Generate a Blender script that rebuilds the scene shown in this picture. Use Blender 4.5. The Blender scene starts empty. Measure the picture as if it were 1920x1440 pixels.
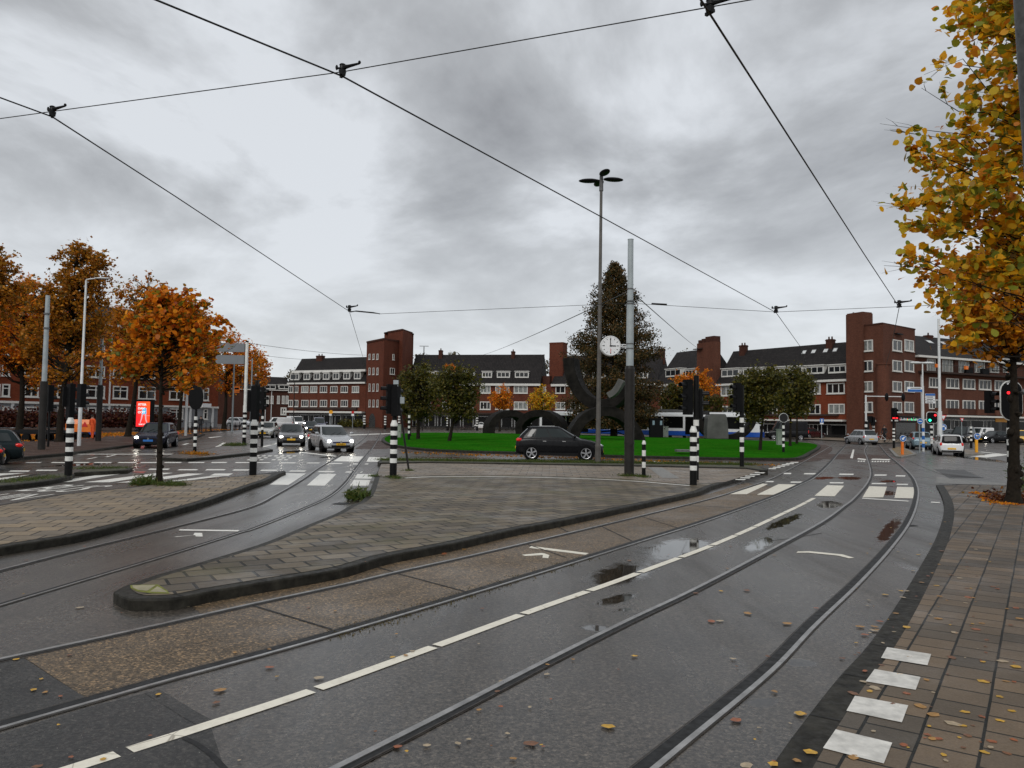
import bpy, math, random
import numpy as np
from mathutils import Vector, Matrix
random.seed(7)
PI = math.pi
scene = bpy.context.scene
COL = scene.collection
# ------------------------------------------------------------------ camera model (photo 1920x1440)
FP, CX, CY, CAMZ = 1440.0, 960.0, 720.0, 1.9
TH, RO = math.atan(68/1440), 0.014
_f = Vector((0, math.cos(TH), math.sin(TH))); _r0 = Vector((1, 0, 0)); _u0 = Vector((0, -math.sin(TH), math.cos(TH)))
_r = _r0*math.cos(RO)+_u0*math.sin(RO); _u = _u0*math.cos(RO)-_r0*math.sin(RO)
CAM = Vector((0, 0, CAMZ))
def ray(px, py): return _f+_r*((px-CX)/FP)+_u*((CY-py)/FP)
def G(px, py, z=0.0):
    "point of the horizontal plane at height z seen at a photo pixel"
    d = ray(px, py); return CAM+d*((z-CAMZ)/d.z)
def GP(px, d, z=0.0):
    "ground point at distance d seen in photo column px"
    h = 788+0.014*(px-960); r = ray(px, h); p = CAM+r*(d/r.y); return Vector((p.x, p.y, z))
def proj(P):
    v = Vector(P)-CAM; w = v.dot(_f); return CX+FP*v.dot(_r)/w, CY-FP*v.dot(_u)/w
def HT(base, py):
    "height above z=0 of a vertical through base that reaches photo row py"
    lo, hi = -5, 60
    for _ in range(40):
        m = (lo+hi)/2
        if proj((base[0], base[1], m))[1] > py: lo = m
        else: hi = m
    return lo
class Wall:
    "vertical plane through two ground points; hit() gives (metres along, height)"
    def __init__(s, a, b):
        s.a = Vector((a[0], a[1], 0)); d = Vector((b[0]-a[0], b[1]-a[1], 0)); s.len = d.length; s.t = d.normalized(); s.n = Vector((s.t.y, -s.t.x, 0))
        if s.n.dot(CAM-s.a) < 0: s.n = -s.n
    def hit(s, px, py):
        r = ray(px, py); k = (s.a-CAM).dot(s.n)/r.dot(s.n); p = CAM+r*k; return (p-s.a).dot(s.t), p.z
    def P(s, u, z, off=0.0): p = s.a+s.t*u+s.n*off; return Vector((p.x, p.y, z))
    def rect(s, x0, y0, x1, y1):
        xm, ym = (x0+x1)/2, (y0+y1)/2
        return s.hit(x0, ym)[0], s.hit(xm, y1)[1], s.hit(x1, ym)[0], s.hit(xm, y0)[1]
# ------------------------------------------------------------------ mesh helpers
MW = {}
class MB:
    def __init__(s): s.v = []; s.f = []; s.m = []
    def add(s, vs, fs, m=0):
        o = len(s.v); s.v += [tuple(v) for v in vs]
        for f in fs: s.f.append([i+o for i in f]); s.m.append(m)
        return s
    def quad(s, a, b, c, d, m=0): return s.add([a, b, c, d], [(0, 1, 2, 3)], m)
    def box(s, c, e, m=0, R=None):
        x, y, z = e[0]/2, e[1]/2, e[2]/2; c = Vector(c)
        vs = [Vector((i*x, j*y, k*z)) for k in (-1, 1) for j in (-1, 1) for i in (-1, 1)]
        if R is not None: vs = [R@v for v in vs]
        return s.add([c+v for v in vs], [(0, 2, 3, 1), (4, 5, 7, 6), (0, 1, 5, 4), (2, 6, 7, 3), (0, 4, 6, 2), (1, 3, 7, 5)], m)
    def wbox(s, w, u0, z0, u1, z1, o0, o1, m=0):
        "box on a wall: along u, height z, offsets o0..o1 outward"
        vs = [w.P(u, z, o) for o in (o0, o1) for z in (z0, z1) for u in (u0, u1)]
        return s.add(vs, [(0, 1, 3, 2), (4, 6, 7, 5), (0, 4, 5, 1), (2, 3, 7, 6), (0, 2, 6, 4), (1, 5, 7, 3)], m)
    def cyl(s, p, q, r0, r1=None, n=12, m=0, caps=True):
        r1 = r0 if r1 is None else r1; p = Vector(p); q = Vector(q); d = (q-p).normalized()
        a = d.orthogonal().normalized(); b = d.cross(a)
        vs = [P+(a*math.cos(2*PI*i/n)+b*math.sin(2*PI*i/n))*r for P, r in ((p, r0), (q, r1)) for i in range(n)]
        fs = [(i, (i+1) % n, n+(i+1) % n, n+i) for i in range(n)]
        if caps: fs += [tuple(range(n-1, -1, -1)), tuple(range(n, 2*n))]
        return s.add(vs, fs, m)
    def tube(s, pts, r, n=6, m=0):
        pts = [Vector(p) for p in pts]; k = len(pts); rr = r if hasattr(r, '__len__') else [r]*k
        o = len(s.v); a = None
        for i, p in enumerate(pts):
            d = (pts[min(i+1, k-1)]-pts[max(i-1, 0)]).normalized()
            a = d.orthogonal().normalized() if a is None else (a-d*a.dot(d)).normalized()
            b = d.cross(a)
            for j in range(n): s.v.append(tuple(p+(a*math.cos(2*PI*j/n)+b*math.sin(2*PI*j/n))*rr[i]))
        for i in range(k-1):
            for j in range(n): s.f.append([o+i*n+j, o+i*n+(j+1) % n, o+(i+1)*n+(j+1) % n, o+(i+1)*n+j]); s.m.append(m)
        s.f.append([o+j for j in range(n-1, -1, -1)]); s.m.append(m)
        s.f.append([o+(k-1)*n+j for j in range(n)]); s.m.append(m); return s
    def prism(s, poly, z0, z1, m=0, bottom=False):
        n = len(poly); vs = [(p[0], p[1], z0) for p in poly]+[(p[0], p[1], z1) for p in poly]
        fs = [(i, (i+1) % n, n+(i+1) % n, n+i) for i in range(n)]+[tuple(range(n, 2*n))]
        if bottom: fs.append(tuple(range(n-1, -1, -1)))
        return s.add(vs, fs, m)
    def sheet(s, poly, z, m=0): return s.add([(p[0], p[1], z) for p in poly], [tuple(range(len(poly)))], m)
    def ell(s, c, r, n=12, k=7, m=0, R=None):
        c = Vector(c); vs = []
        for i in range(k+1):
            t = PI*i/k
            for j in range(n):
                q = Vector((r[0]*math.sin(t)*math.cos(2*PI*j/n), r[1]*math.sin(t)*math.sin(2*PI*j/n), r[2]*math.cos(t)))
                vs.append(c+(R@q if R is not None else q))
        return s.add(vs, [(i*n+j, (i+1)*n+j, (i+1)*n+(j+1) % n, i*n+(j+1) % n) for i in range(k) for j in range(n)], m)
    def ring(s, c, R, r, ax='x', n=20, k=6, m=0):
        c = Vector(c); vs = []
        for i in range(n):
            t = 2*PI*i/n
            for j in range(k):
                q = 2*PI*j/k; w = R+r*math.cos(q); h = r*math.sin(q)
                vs.append(c+(Vector((h, w*math.cos(t), w*math.sin(t))) if ax == 'x' else Vector((w*math.cos(t), h, w*math.sin(t)))))
        return s.add(vs, [(i*k+j, ((i+1) % n)*k+j, ((i+1) % n)*k+(j+1) % k, i*k+(j+1) % k) for i in range(n) for j in range(k)], m)
    def build(s, name, mats, parent=None, world=True, smooth=False, uv=False):
        me = bpy.data.meshes.new(name); vs = s.v
        if parent is not None and world:
            inv = MW[parent.name].inverted(); vs = [tuple(inv@Vector(v)) for v in vs]
        me.from_pydata(vs, [], s.f)
        for m in (mats if isinstance(mats, (list, tuple)) else [mats]): me.materials.append(m)
        me.polygons.foreach_set('material_index', s.m)
        if smooth: me.polygons.foreach_set('use_smooth', [True]*len(s.f))
        if uv:
            L = me.uv_layers.new(name='UVMap'); me.update()
            for p in me.polygons:
                n = p.normal; t = Vector((-n.y, n.x, 0))
                for li in p.loop_indices:
                    v = me.vertices[me.loops[li].vertex_index].co
                    if abs(n.z) > 0.95 or t.length < 1e-4: L.data[li].uv = (v.x, v.y)
                    else:
                        tt = t.normalized(); up = n.cross(tt) if n.z > 0.05 else Vector((0, 0, 1)); L.data[li].uv = (v.dot(tt), abs(v.dot(up)))
        me.update()
        o = bpy.data.objects.new(name, me); COL.objects.link(o)
        if smooth == 'auto' or smooth:
            try: me.set_sharp_from_angle(angle=math.radians(38))
            except Exception: pass
        if parent is not None: o.parent = parent; MW[o.name] = MW[parent.name]
        else: MW[o.name] = Matrix.Identity(4)
        return o
def tag(o, label, cat, group=None, kind=None):
    if label: o['label'] = label
    if cat: o['category'] = cat
    if group: o['group'] = group
    if kind: o['kind'] = kind
    return o
def thing(name, label, cat, loc=(0, 0, 0), rz=0.0, group=None, sc=1.0):
    o = bpy.data.objects.new(name, None); COL.objects.link(o); o.location = loc; o.rotation_euler = (0, 0, rz); o.scale = (sc,)*3
    o.empty_display_size = 0.2
    MW[o.name] = Matrix.Translation(Vector(loc))@Matrix.Rotation(rz, 4, 'Z')@Matrix.Scale(sc, 4)
    return tag(o, label, cat, group)
def copy_thing(src, loc, rz=None, label=None, sc=None):
    r = src.copy(); COL.objects.link(r); r.location = loc
    if rz is not None: r.rotation_euler = (0, 0, rz)
    if sc is not None: r.scale = (sc,)*3
    if label: r['label'] = label
    for ch in list(src.children):
        c = ch.copy(); COL.objects.link(c); c.parent = r
        for g in list(ch.children):
            d = g.copy(); COL.objects.link(d); d.parent = c
    return r
def catmull(pts, n=8):
    pts = [Vector(p) for p in pts]; P = [pts[0]*2-pts[1]]+pts+[pts[-1]*2-pts[-2]]; out = []
    for i in range(1, len(P)-2):
        a, b, c, d = P[i-1:i+3]
        for k in range(n):
            t = k/n
            out.append(0.5*((2*b)+(c-a)*t+(2*a-5*b+4*c-d)*t*t+(3*b-a-3*c+d)*t**3))
    out.append(pts[-1]); return out
def text_mesh(body, size, depth=0.004, align='CENTER', bold=0.0):
    c = bpy.data.curves.new('txt', 'FONT'); c.body = body; c.size = size; c.extrude = depth; c.align_x = align; c.offset = bold; c.align_y = 'CENTER'
    o = bpy.data.objects.new('txt', c); COL.objects.link(o); dg = bpy.context.evaluated_depsgraph_get()
    me = bpy.data.meshes.new_from_object(o.evaluated_get(dg)); vs = [v.co.copy() for v in me.vertices]; fs = [list(p.vertices) for p in me.polygons]
    bpy.data.objects.remove(o); bpy.data.curves.remove(c); bpy.data.meshes.remove(me); return vs, fs
# ------------------------------------------------------------------ materials
def newmat(name):
    m = bpy.data.materials.new(name); m.use_nodes = True; nt = m.node_tree; return m, nt, nt.nodes['Principled BSDF']
def node(nt, t, **k):
    n = nt.nodes.new(t)
    for a, b in k.items():
        if a.startswith('i_'):
            key = a[2:].replace('_', ' ')
            n.inputs[key].default_value = b
        else: setattr(n, a, b)
    return n
def lk(nt, a, b): nt.links.new(a, b)
def rgb(c): return (c[0], c[1], c[2], 1)
def ramp(nt, fac, stops):
    r = node(nt, 'ShaderNodeValToRGB'); e = r.color_ramp.elements
    while len(e) < len(stops): e.new(0.5)
    for i, (p, c) in enumerate(stops): e[i].position = p; e[i].color = rgb(c) if hasattr(c, '__len__') else (c, c, c, 1)
    lk(nt, fac, r.inputs[0]); return r.outputs[0]
def coords(nt, kind='Object', scale=(1, 1, 1), rot=(0, 0, 0)):
    t = node(nt, 'ShaderNodeTexCoord'); m = node(nt, 'ShaderNodeMapping'); m.inputs['Scale'].default_value = scale; m.inputs['Rotation'].default_value = rot
    lk(nt, t.outputs[kind], m.inputs[0]); return m.outputs[0]
def noise(nt, co, scale, detail=4, rough=0.6):
    n = node(nt, 'ShaderNodeTexNoise'); n.inputs['Scale'].default_value = scale; n.inputs['Detail'].default_value = detail; n.inputs['Roughness'].default_value = rough
    if co is not None: lk(nt, co, n.inputs['Vector'])
    return n.outputs[0]
def mix(nt, fac, a, b, mode='MIX'):
    m = node(nt, 'ShaderNodeMix', data_type='RGBA', blend_type=mode)
    for s, v in ((0, fac), (6, a), (7, b)):
        if hasattr(v, 'is_output'): lk(nt, v, m.inputs[s])
        else: m.inputs[s].default_value = (rgb(v) if hasattr(v, '__len__') else v)
    return m.outputs[2]
def math_(nt, op, a, b=None, clamp=False):
    m = node(nt, 'ShaderNodeMath', operation=op, use_clamp=clamp)
    for s, v in ((0, a), (1, b)):
        if v is None: continue
        if hasattr(v, 'is_output'): lk(nt, v, m.inputs[s])
        else: m.inputs[s].default_value = v
    return m.outputs[0]
def bump(nt, b, h, dist, strength=1.0):
    n = node(nt, 'ShaderNodeBump'); n.inputs['Distance'].default_value = dist; n.inputs['Strength'].default_value = strength; lk(nt, h, n.inputs['Height']); lk(nt, n.outputs[0], b.inputs['Normal'])
def pm(name, c, rough=0.6, metal=0.0, var=0.2, scale=6.0, bmp=0.0, coat=0.0, emit=None, es=0.0, spec=0.5):
    m, nt, b = newmat(name)
    b.inputs['Roughness'].default_value = rough; b.inputs['Metallic'].default_value = metal; b.inputs['Specular IOR Level'].default_value = spec
    if coat: b.inputs['Coat Weight'].default_value = coat; b.inputs['Coat Roughness'].default_value = 0.04
    if var:
        co = coords(nt); nz = noise(nt, co, scale, 5)
        lo = [x*(1-var) for x in c]; hi = [min(1, x*(1+var)) for x in c]
        lk(nt, ramp(nt, nz, [(0.3, lo), (0.7, hi)]), b.inputs['Base Color'])
        lk(nt, ramp(nt, noise(nt, co, scale*2.3, 3), [(0.3, max(0.02, rough*0.8)), (0.7, min(1, rough*1.2))]), b.inputs['Roughness'])
        if bmp: bump(nt, b, nz, bmp)
    else: b.inputs['Base Color'].default_value = rgb(c)
    if emit: b.inputs['Emission Color'].default_value = rgb(emit); b.inputs['Emission Strength'].default_value = es
    return m
def asphalt(name, dark, lite, wet=0.25, spots=()):
    m, nt, b = newmat(name); co = coords(nt)
    big = noise(nt, co, 0.35, 5, 0.65); fine = noise(nt, co, 26, 5, 0.85); grit = noise(nt, co, 55, 2, 0.6)
    c = ramp(nt, big, [(0.3, dark), (0.7, lite)])
    c = mix(nt, 0.9, c, ramp(nt, fine, [(0.36, (0.12,)*3), (0.64, (1.75,)*3)]), 'MULTIPLY')
    v = node(nt, 'ShaderNodeTexVoronoi'); v.inputs['Scale'].default_value = 62; lk(nt, co, v.inputs['Vector']); sv = node(nt, 'ShaderNodeSeparateColor'); lk(nt, v.outputs['Color'], sv.inputs[0])
    c = mix(nt, 0.8, c, ramp(nt, sv.outputs[0], [(0.0, (0.35,)*3), (0.6, (1.0,)*3), (0.86, (1.5, 1.46, 1.4)), (1.0, (2.0, 1.95, 1.85))]), 'MULTIPLY')
    c = mix(nt, ramp(nt, grit, [(0.70, 0), (0.75, 1)]), c, (0.30, 0.28, 0.24))
    pat = noise(nt, co, 1.1, 6, 0.7); c = mix(nt, 0.6, c, ramp(nt, pat, [(0.34, (0.62, 0.62, 0.63)), (0.62, (1.15, 1.13, 1.10))]), 'MULTIPLY')
    # wheel-polished streaks: stretched noise
    st = noise(nt, coords(nt, scale=(1.4, 0.16, 1), rot=(0, 0, math.radians(38))), 0.9, 4, 0.6)
    rg = ramp(nt, st, [(0.30, wet*0.82), (0.5, wet), (0.72, wet*1.5)])
    wetm = ramp(nt, noise(nt, coords(nt, scale=(1, 0.3, 1), rot=(0, 0, math.radians(38))), 0.55, 6, 0.65), [(0.60, 0), (0.70, 0.8)])
    sm = wetm
    for (x, y, rx, ry, ang) in spots:
        t = node(nt, 'ShaderNodeTexCoord'); mp = node(nt, 'ShaderNodeMapping', vector_type='TEXTURE'); mp.inputs['Location'].default_value = (x, y, 0); mp.inputs['Rotation'].default_value = (0, 0, ang); mp.inputs['Scale'].default_value = (rx, ry, 1)
        lk(nt, t.outputs['Object'], mp.inputs[0]); ln = node(nt, 'ShaderNodeVectorMath', operation='LENGTH'); lk(nt, mp.outputs[0], ln.inputs[0])
        e = math_(nt, 'ADD', ln.outputs['Value'], math_(nt, 'MULTIPLY', math_(nt, 'SUBTRACT', noise(nt, co, 2.6, 6, 0.7), 0.5), 1.5))
        sm = math_(nt, 'MAXIMUM', sm, ramp(nt, e, [(0.60, 1), (0.92, 0)]))
    c = mix(nt, math_(nt, 'MULTIPLY', sm, 0.55), c, (0.012, 0.011, 0.010))
    lk(nt, c, b.inputs['Base Color'])
    rr = node(nt, 'ShaderNodeMix', data_type='FLOAT'); lk(nt, sm, rr.inputs[0]); lk(nt, rg, rr.inputs[2]); rr.inputs[3].default_value = 0.035
    lk(nt, rr.outputs[0], b.inputs['Roughness'])
    bn = node(nt, 'ShaderNodeBump'); b.inputs['Specular IOR Level'].default_value = 0.46; bn.inputs['Distance'].default_value = 0.0022; lk(nt, math_(nt, 'SUBTRACT', 1.0, sm), bn.inputs['Strength']); lk(nt, fine, bn.inputs['Height']); lk(nt, bn.outputs[0], b.inputs['Normal'])
    return m
def paving(name, c1, c2, mortar, w=0.3, h=0.3, ang=0.0, off=0.5, rough=0.42, msize=0.013, moss=None, moss_amt=0.0, wet=True):
    m, nt, b = newmat(name); co = coords(nt, rot=(0, 0, ang))
    wob = mix(nt, 0.012, co, noise_vec(nt, co, 1.7), 'ADD')
    br = node(nt, 'ShaderNodeTexBrick', offset=off); br.inputs['Scale'].default_value = 1; br.inputs['Brick Width'].default_value = w; br.inputs['Row Height'].default_value = h
    br.inputs['Mortar Size'].default_value = msize; br.inputs['Mortar Smooth'].default_value = 0.35
    br.inputs['Color1'].default_value = rgb(c1); br.inputs['Color2'].default_value = rgb(c2); br.inputs['Mortar'].default_value = rgb(mortar); lk(nt, wob, br.inputs['Vector'])
    c = mix(nt, 0.5, br.outputs[0], ramp(nt, noise(nt, co, 0.8, 6, 0.7), [(0.32, (0.45, 0.43, 0.40)), (0.68, (1.15, 1.12, 1.05))]), 'MULTIPLY')
    c = mix(nt, 0.45, c, ramp(nt, noise(nt, co, 60, 3, 0.8), [(0.3, (0.5,)*3), (0.7, (1.3,)*3)]), 'MULTIPLY')
    if moss: c = mix(nt, math_(nt, 'MULTIPLY', ramp(nt, noise(nt, co, 0.6, 5, 0.7), [(0.5, 0), (0.66, 1)]), moss_amt), c, moss)
    lk(nt, c, b.inputs['Base Color'])
    lk(nt, ramp(nt, noise(nt, co, 0.9, 5, 0.65), [(0.30, rough*0.6), (0.55, rough*1.3)]), b.inputs['Roughness']); b.inputs['Specular IOR Level'].default_value = 0.2
    h_ = math_(nt, 'ADD', math_(nt, 'MULTIPLY', br.outputs[1], -1.4), math_(nt, 'MULTIPLY', noise(nt, co, 45, 3), 0.35))
    bump(nt, b, h_, 0.006); return m
def noise_vec(nt, co, scale):
    n = node(nt, 'ShaderNodeTexNoise'); n.inputs['Scale'].default_value = scale; n.inputs['Detail'].default_value = 2; lk(nt, co, n.inputs['Vector']); return n.outputs[1]
def brickwall(name, c1, c2, mortar, bw=0.22, bh=0.065):
    m, nt, b = newmat(name); t = node(nt, 'ShaderNodeTexCoord'); co = t.outputs['UV']
    br = node(nt, 'ShaderNodeTexBrick', offset=0.5); br.inputs['Scale'].default_value = 1; br.inputs['Brick Width'].default_value = bw; br.inputs['Row Height'].default_value = bh
    br.inputs['Mortar Size'].default_value = 0.006; br.inputs['Color1'].default_value = rgb(c1); br.inputs['Color2'].default_value = rgb(c2); br.inputs['Mortar'].default_value = rgb(mortar); lk(nt, co, br.inputs['Vector'])
    c = mix(nt, 0.6, br.outputs[0], ramp(nt, noise(nt, coords(nt, scale=(1, 1, 0.35)), 0.5, 6, 0.7), [(0.3, (0.55, 0.52, 0.5)), (0.7, (1.15, 1.1, 1.08))]), 'MULTIPLY')
    lk(nt, c, b.inputs['Base Color']); b.inputs['Roughness'].default_value = 0.85; b.inputs['Specular IOR Level'].default_value = 0.1
    bump(nt, b, br.outputs[1], -0.004); return m
def rooftile(name, c1, c2):
    m, nt, b = newmat(name); t = node(nt, 'ShaderNodeTexCoord'); co = t.outputs['UV']
    br = node(nt, 'ShaderNodeTexBrick', offset=0.0); br.inputs['Scale'].default_value = 1; br.inputs['Brick Width'].default_value = 0.3; br.inputs['Row Height'].default_value = 0.36
    br.inputs['Mortar Size'].default_value = 0.03; br.inputs['Mortar Smooth'].default_value = 0.8; br.inputs['Color1'].default_value = rgb(c1); br.inputs['Color2'].default_value = rgb(c2); br.inputs['Mortar'].default_value = rgb([x*0.35 for x in c1]); lk(nt, co, br.inputs['Vector'])
    c = mix(nt, 0.5, br.outputs[0], ramp(nt, noise(nt, coords(nt), 0.6, 5, 0.7), [(0.3, (0.5,)*3), (0.7, (1.2,)*3)]), 'MULTIPLY')
    lk(nt, c, b.inputs['Base Color']); b.inputs['Roughness'].default_value = 0.7; b.inputs['Specular IOR Level'].default_value = 0.15; bump(nt, b, br.outputs[1], -0.03); return m
def leafmat(name, stops, trans=0.35, rough=0.5):
    m, nt, b = newmat(name); g = node(nt, 'ShaderNodeNewGeometry'); c = ramp(nt, g.outputs['Random Per Island'], stops)
    lk(nt, c, b.inputs['Base Color']); b.inputs['Roughness'].default_value = rough; b.inputs['Specular IOR Level'].default_value = 0.3
    tr = node(nt, 'ShaderNodeBsdfTranslucent'); lk(nt, c, tr.inputs[0]); mx = node(nt, 'ShaderNodeMixShader'); mx.inputs[0].default_value = trans
    lk(nt, b.outputs[0], mx.inputs[1]); lk(nt, tr.outputs[0], mx.inputs[2]); lk(nt, mx.outputs[0], nt.nodes['Material Output'].inputs[0]); return m
def paint(name, c, worn=0.5):
    "thermoplastic road paint, cracked and dirty"
    m, nt, b = newmat(name); co = coords(nt)
    d = ramp(nt, noise(nt, co, 7, 8, 0.75), [(0.30, (0.42, 0.40, 0.36)), (0.52, (1, 1, 1))])
    v = node(nt, 'ShaderNodeTexVoronoi', feature='DISTANCE_TO_EDGE'); v.inputs['Scale'].default_value = 3.1; lk(nt, co, v.inputs['Vector'])
    cr = ramp(nt, v.outputs['Distance'], [(0.004, (0.35, 0.33, 0.3)), (0.014, (1, 1, 1))])
    cc = mix(nt, worn, c, d, 'MULTIPLY'); cc = mix(nt, math_(nt, 'MULTIPLY', ramp(nt, noise(nt, co, 0.8, 3), [(0.5, 0), (0.6, 1)]), 0.8), cc, mix(nt, 1.0, cc, cr, 'MULTIPLY'))
    lk(nt, cc, b.inputs['Base Color']); b.inputs['Roughness'].default_value = 0.4; return m
M = {}
M['white'] = pm('white_painted_wood', (0.62, 0.61, 0.57), 0.5, var=0.1)
M['greywhite'] = pm('grey_white_paint', (0.62, 0.63, 0.62), 0.4, var=0.12, scale=3)
M['black'] = pm('black_plastic', (0.004, 0.004, 0.0045), 0.5, var=0.3, spec=0.12)
M['satin'] = pm('black_satin_metal', (0.006, 0.006, 0.0065), 0.4, var=0.3, spec=0.2)
M['stripew'] = pm('white_post_paint', (0.72, 0.72, 0.68), 0.45, var=0.15, scale=4)
M['stripek'] = pm('black_post_paint', (0.006, 0.006, 0.006), 0.5, var=0.3, spec=0.15)
M['galv'] = pm('galvanised_steel', (0.28, 0.31, 0.32), 0.42, 0.35, var=0.12, scale=5)
M['polegrey'] = pm('pale_blue_grey_pole_paint', (0.33, 0.37, 0.38), 0.45, var=0.15, scale=3)
M['poledark'] = pm('dark_grey_pole_paint', (0.022, 0.020, 0.018), 0.5, var=0.3, scale=3, spec=0.2)
M['lamppost'] = pm('weathered_lamp_post', (0.085, 0.078, 0.068), 0.5, var=0.35, scale=2.5)
M['wire'] = pm('dark_copper_wire', (0.012, 0.011, 0.010), 0.5, 0.3, var=0)
M['rail'] = pm('polished_rail_steel', (0.36, 0.35, 0.335), 0.34, 0.85, var=0.3, scale=6)
M['railside'] = pm('rusty_rail_bed', (0.035, 0.028, 0.022), 0.6, var=0.5, scale=9, bmp=0.004)
M['groove'] = pm('black_rail_groove', (0.005, 0.005, 0.005), 0.7, var=0.2)
M['glass'] = pm('dark_window_glass', (0.012, 0.014, 0.016), 0.06, var=0, spec=0.55)
M['curtain'] = pm('window_with_pale_curtain', (0.20, 0.21, 0.20), 0.25, var=0.5, scale=1.5, spec=0.6)
M['carglass'] = pm('car_window_glass', (0.016, 0.022, 0.022), 0.03, var=0, spec=0.45)
M['rubber'] = pm('tyre_rubber', (0.008, 0.008, 0.008), 0.8, var=0.2, spec=0.1)
M['alloy'] = pm('alloy_rim', (0.45, 0.45, 0.46), 0.3, 0.8, var=0.1)
M['chrome'] = pm('chrome', (0.65, 0.65, 0.65), 0.15, 1.0, var=0)
M['lens'] = pm('clear_lamp_lens', (0.55, 0.57, 0.6), 0.1, 0.2, var=0)
M['lenson'] = pm('lit_headlamp', (0.9, 0.9, 0.85), 0.2, var=0, emit=(1, 0.93, 0.8), es=28)
M['tail'] = pm('red_tail_lens', (0.45, 0.01, 0.01), 0.15, var=0, emit=(1, 0.03, 0.01), es=0.12)
M['plate'] = pm('yellow_number_plate', (0.75, 0.42, 0.02), 0.4, var=0)
M['blueplate'] = pm('blue_number_plate', (0.02, 0.16, 0.5), 0.4, var=0)
M['stone'] = pm('grey_kerb_stone', (0.026, 0.024, 0.019), 0.55, var=0.6, scale=7, bmp=0.008, spec=0.12)
M['stonel'] = pm('pale_kerb_stone', (0.17, 0.16, 0.14), 0.45, var=0.35, scale=6, bmp=0.003)
M['paintw'] = paint('white_road_paint', (0.82, 0.80, 0.73))
M['painty'] = paint('cream_road_paint', (0.80, 0.75, 0.62), 0.4)
M['paintr'] = paint('red_road_paint', (0.4, 0.05, 0.03))
M['bark'] = pm('dark_wet_bark', (0.016, 0.012, 0.008), 0.85, var=0.5, scale=9, bmp=0.02, spec=0.15)
M['orange'] = pm('orange_enamel', (0.75, 0.17, 0.01), 0.4, var=0.1)
M['yellow'] = pm('yellow_plastic', (0.80, 0.36, 0.01), 0.4, var=0.1)
M['blue'] = pm('blue_sign_enamel', (0.01, 0.12, 0.42), 0.35, var=0.05)
M['red'] = pm('red_sign_enamel', (0.55, 0.015, 0.015), 0.4, var=0.05)
M['signw'] = pm('white_sign_enamel', (0.75, 0.76, 0.76), 0.4, var=0.05)
M['ledred'] = pm('red_signal_lamp', (0.5, 0, 0), 0.3, var=0, emit=(1, 0.02, 0.03), es=1.6)
M['ledgreen'] = pm('green_signal_lamp', (0, 0.5, 0.3), 0.3, var=0, emit=(0.02, 1, 0.5), es=4)
M['brick'] = brickwall('red_brick', (0.165, 0.050, 0.028), (0.105, 0.030, 0.018), (0.075, 0.045, 0.035))
M['brickr'] = brickwall('bright_red_brick', (0.225, 0.054, 0.024), (0.165, 0.038, 0.018), (0.13, 0.05, 0.03))
M['brickd'] = brickwall('dark_brown_brick', (0.090, 0.036, 0.024), (0.062, 0.024, 0.017), (0.05, 0.035, 0.03))
M['brickt'] = brickwall('brown_tower_brick', (0.150, 0.060, 0.038), (0.105, 0.040, 0.026), (0.08, 0.05, 0.04))
M['roof'] = rooftile('black_roof_tile', (0.020, 0.018, 0.018), (0.030, 0.026, 0.025))
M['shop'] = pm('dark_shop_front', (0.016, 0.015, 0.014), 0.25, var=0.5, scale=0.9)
M['lead'] = pm('grey_zinc', (0.10, 0.10, 0.10), 0.5, var=0.25)
M['grass'] = None
# ================================================================== GROUND
def area2(p): return sum(p[i][0]*p[(i+1) % len(p)][1]-p[(i+1) % len(p)][0]*p[i][1] for i in range(len(p)))
def inset(poly, d):
    p = [Vector((q[0], q[1])) for q in poly]; s = 1 if area2(poly) > 0 else -1; n = len(p); out = []
    for i in range(n):
        a, b, c = p[i-1], p[i], p[(i+1) % n]; e0 = (b-a); e1 = (c-b)
        if e0.length < 1e-6 or e1.length < 1e-6: out.append(b.copy()); continue
        e0.normalize(); e1.normalize()
        n0 = Vector((-e0.y, e0.x))*s; n1 = Vector((-e1.y, e1.x))*s; m = n0+n1
        if m.length < 0.2: m = n0
        m.normalize(); k = d/max(0.45, m.dot(n0)); out.append(b+m*k)
    return out
def gpoly(pts, z=0.0): return [G(x, y, z) for x, y in pts]
def kerbed(name, poly, z, kmat, pmat, kw=0.14, pname='paving', ppoly=None):
    mb = MB(); mb.prism(poly, -0.05, z); o = mb.build(name+'_kerb', kmat); tag(o, None, None, kind='structure')
    bv = o.modifiers.new('bevel', 'BEVEL'); bv.width = 0.022; bv.segments = 2; bv.limit_method = 'ANGLE'; bv.angle_limit = math.radians(50)
    p = MB(); p.sheet(inset(ppoly or poly, kw), z+0.004); q = p.build(name+'_'+pname, pmat); tag(q, None, None, kind='structure'); return o, q
def strip(mb, pts, w, z, m=0, ends=None):
    pts = [Vector((p[0], p[1])) for p in pts]; k = len(pts); L = []; R = []
    for i, p in enumerate(pts):
        d = (pts[min(i+1, k-1)]-pts[max(i-1, 0)]).normalized(); n = Vector((-d.y, d.x)); L.append(p+n*w/2); R.append(p-n*w/2)
    for i in range(k-1): mb.quad((*R[i], z), (*R[i+1], z), (*L[i+1], z), (*L[i], z), m)
def offs(pts, o):
    pts = [Vector((p[0], p[1])) for p in pts]; k = len(pts); out = []
    for i, p in enumerate(pts):
        d = (pts[min(i+1, k-1)]-pts[max(i-1, 0)]).normalized(); out.append(p+Vector((-d.y, d.x))*o)
    return out
def ext(pts, near=14.0, far=0.0):
    pts = [Vector((p[0], p[1], 0)) for p in pts]; d = (pts[0]-pts[1]).normalized(); e = (pts[-1]-pts[-2]).normalized()
    return ([pts[0]+d*near] if near else [])+pts+([pts[-1]+e*far] if far else [])

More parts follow.
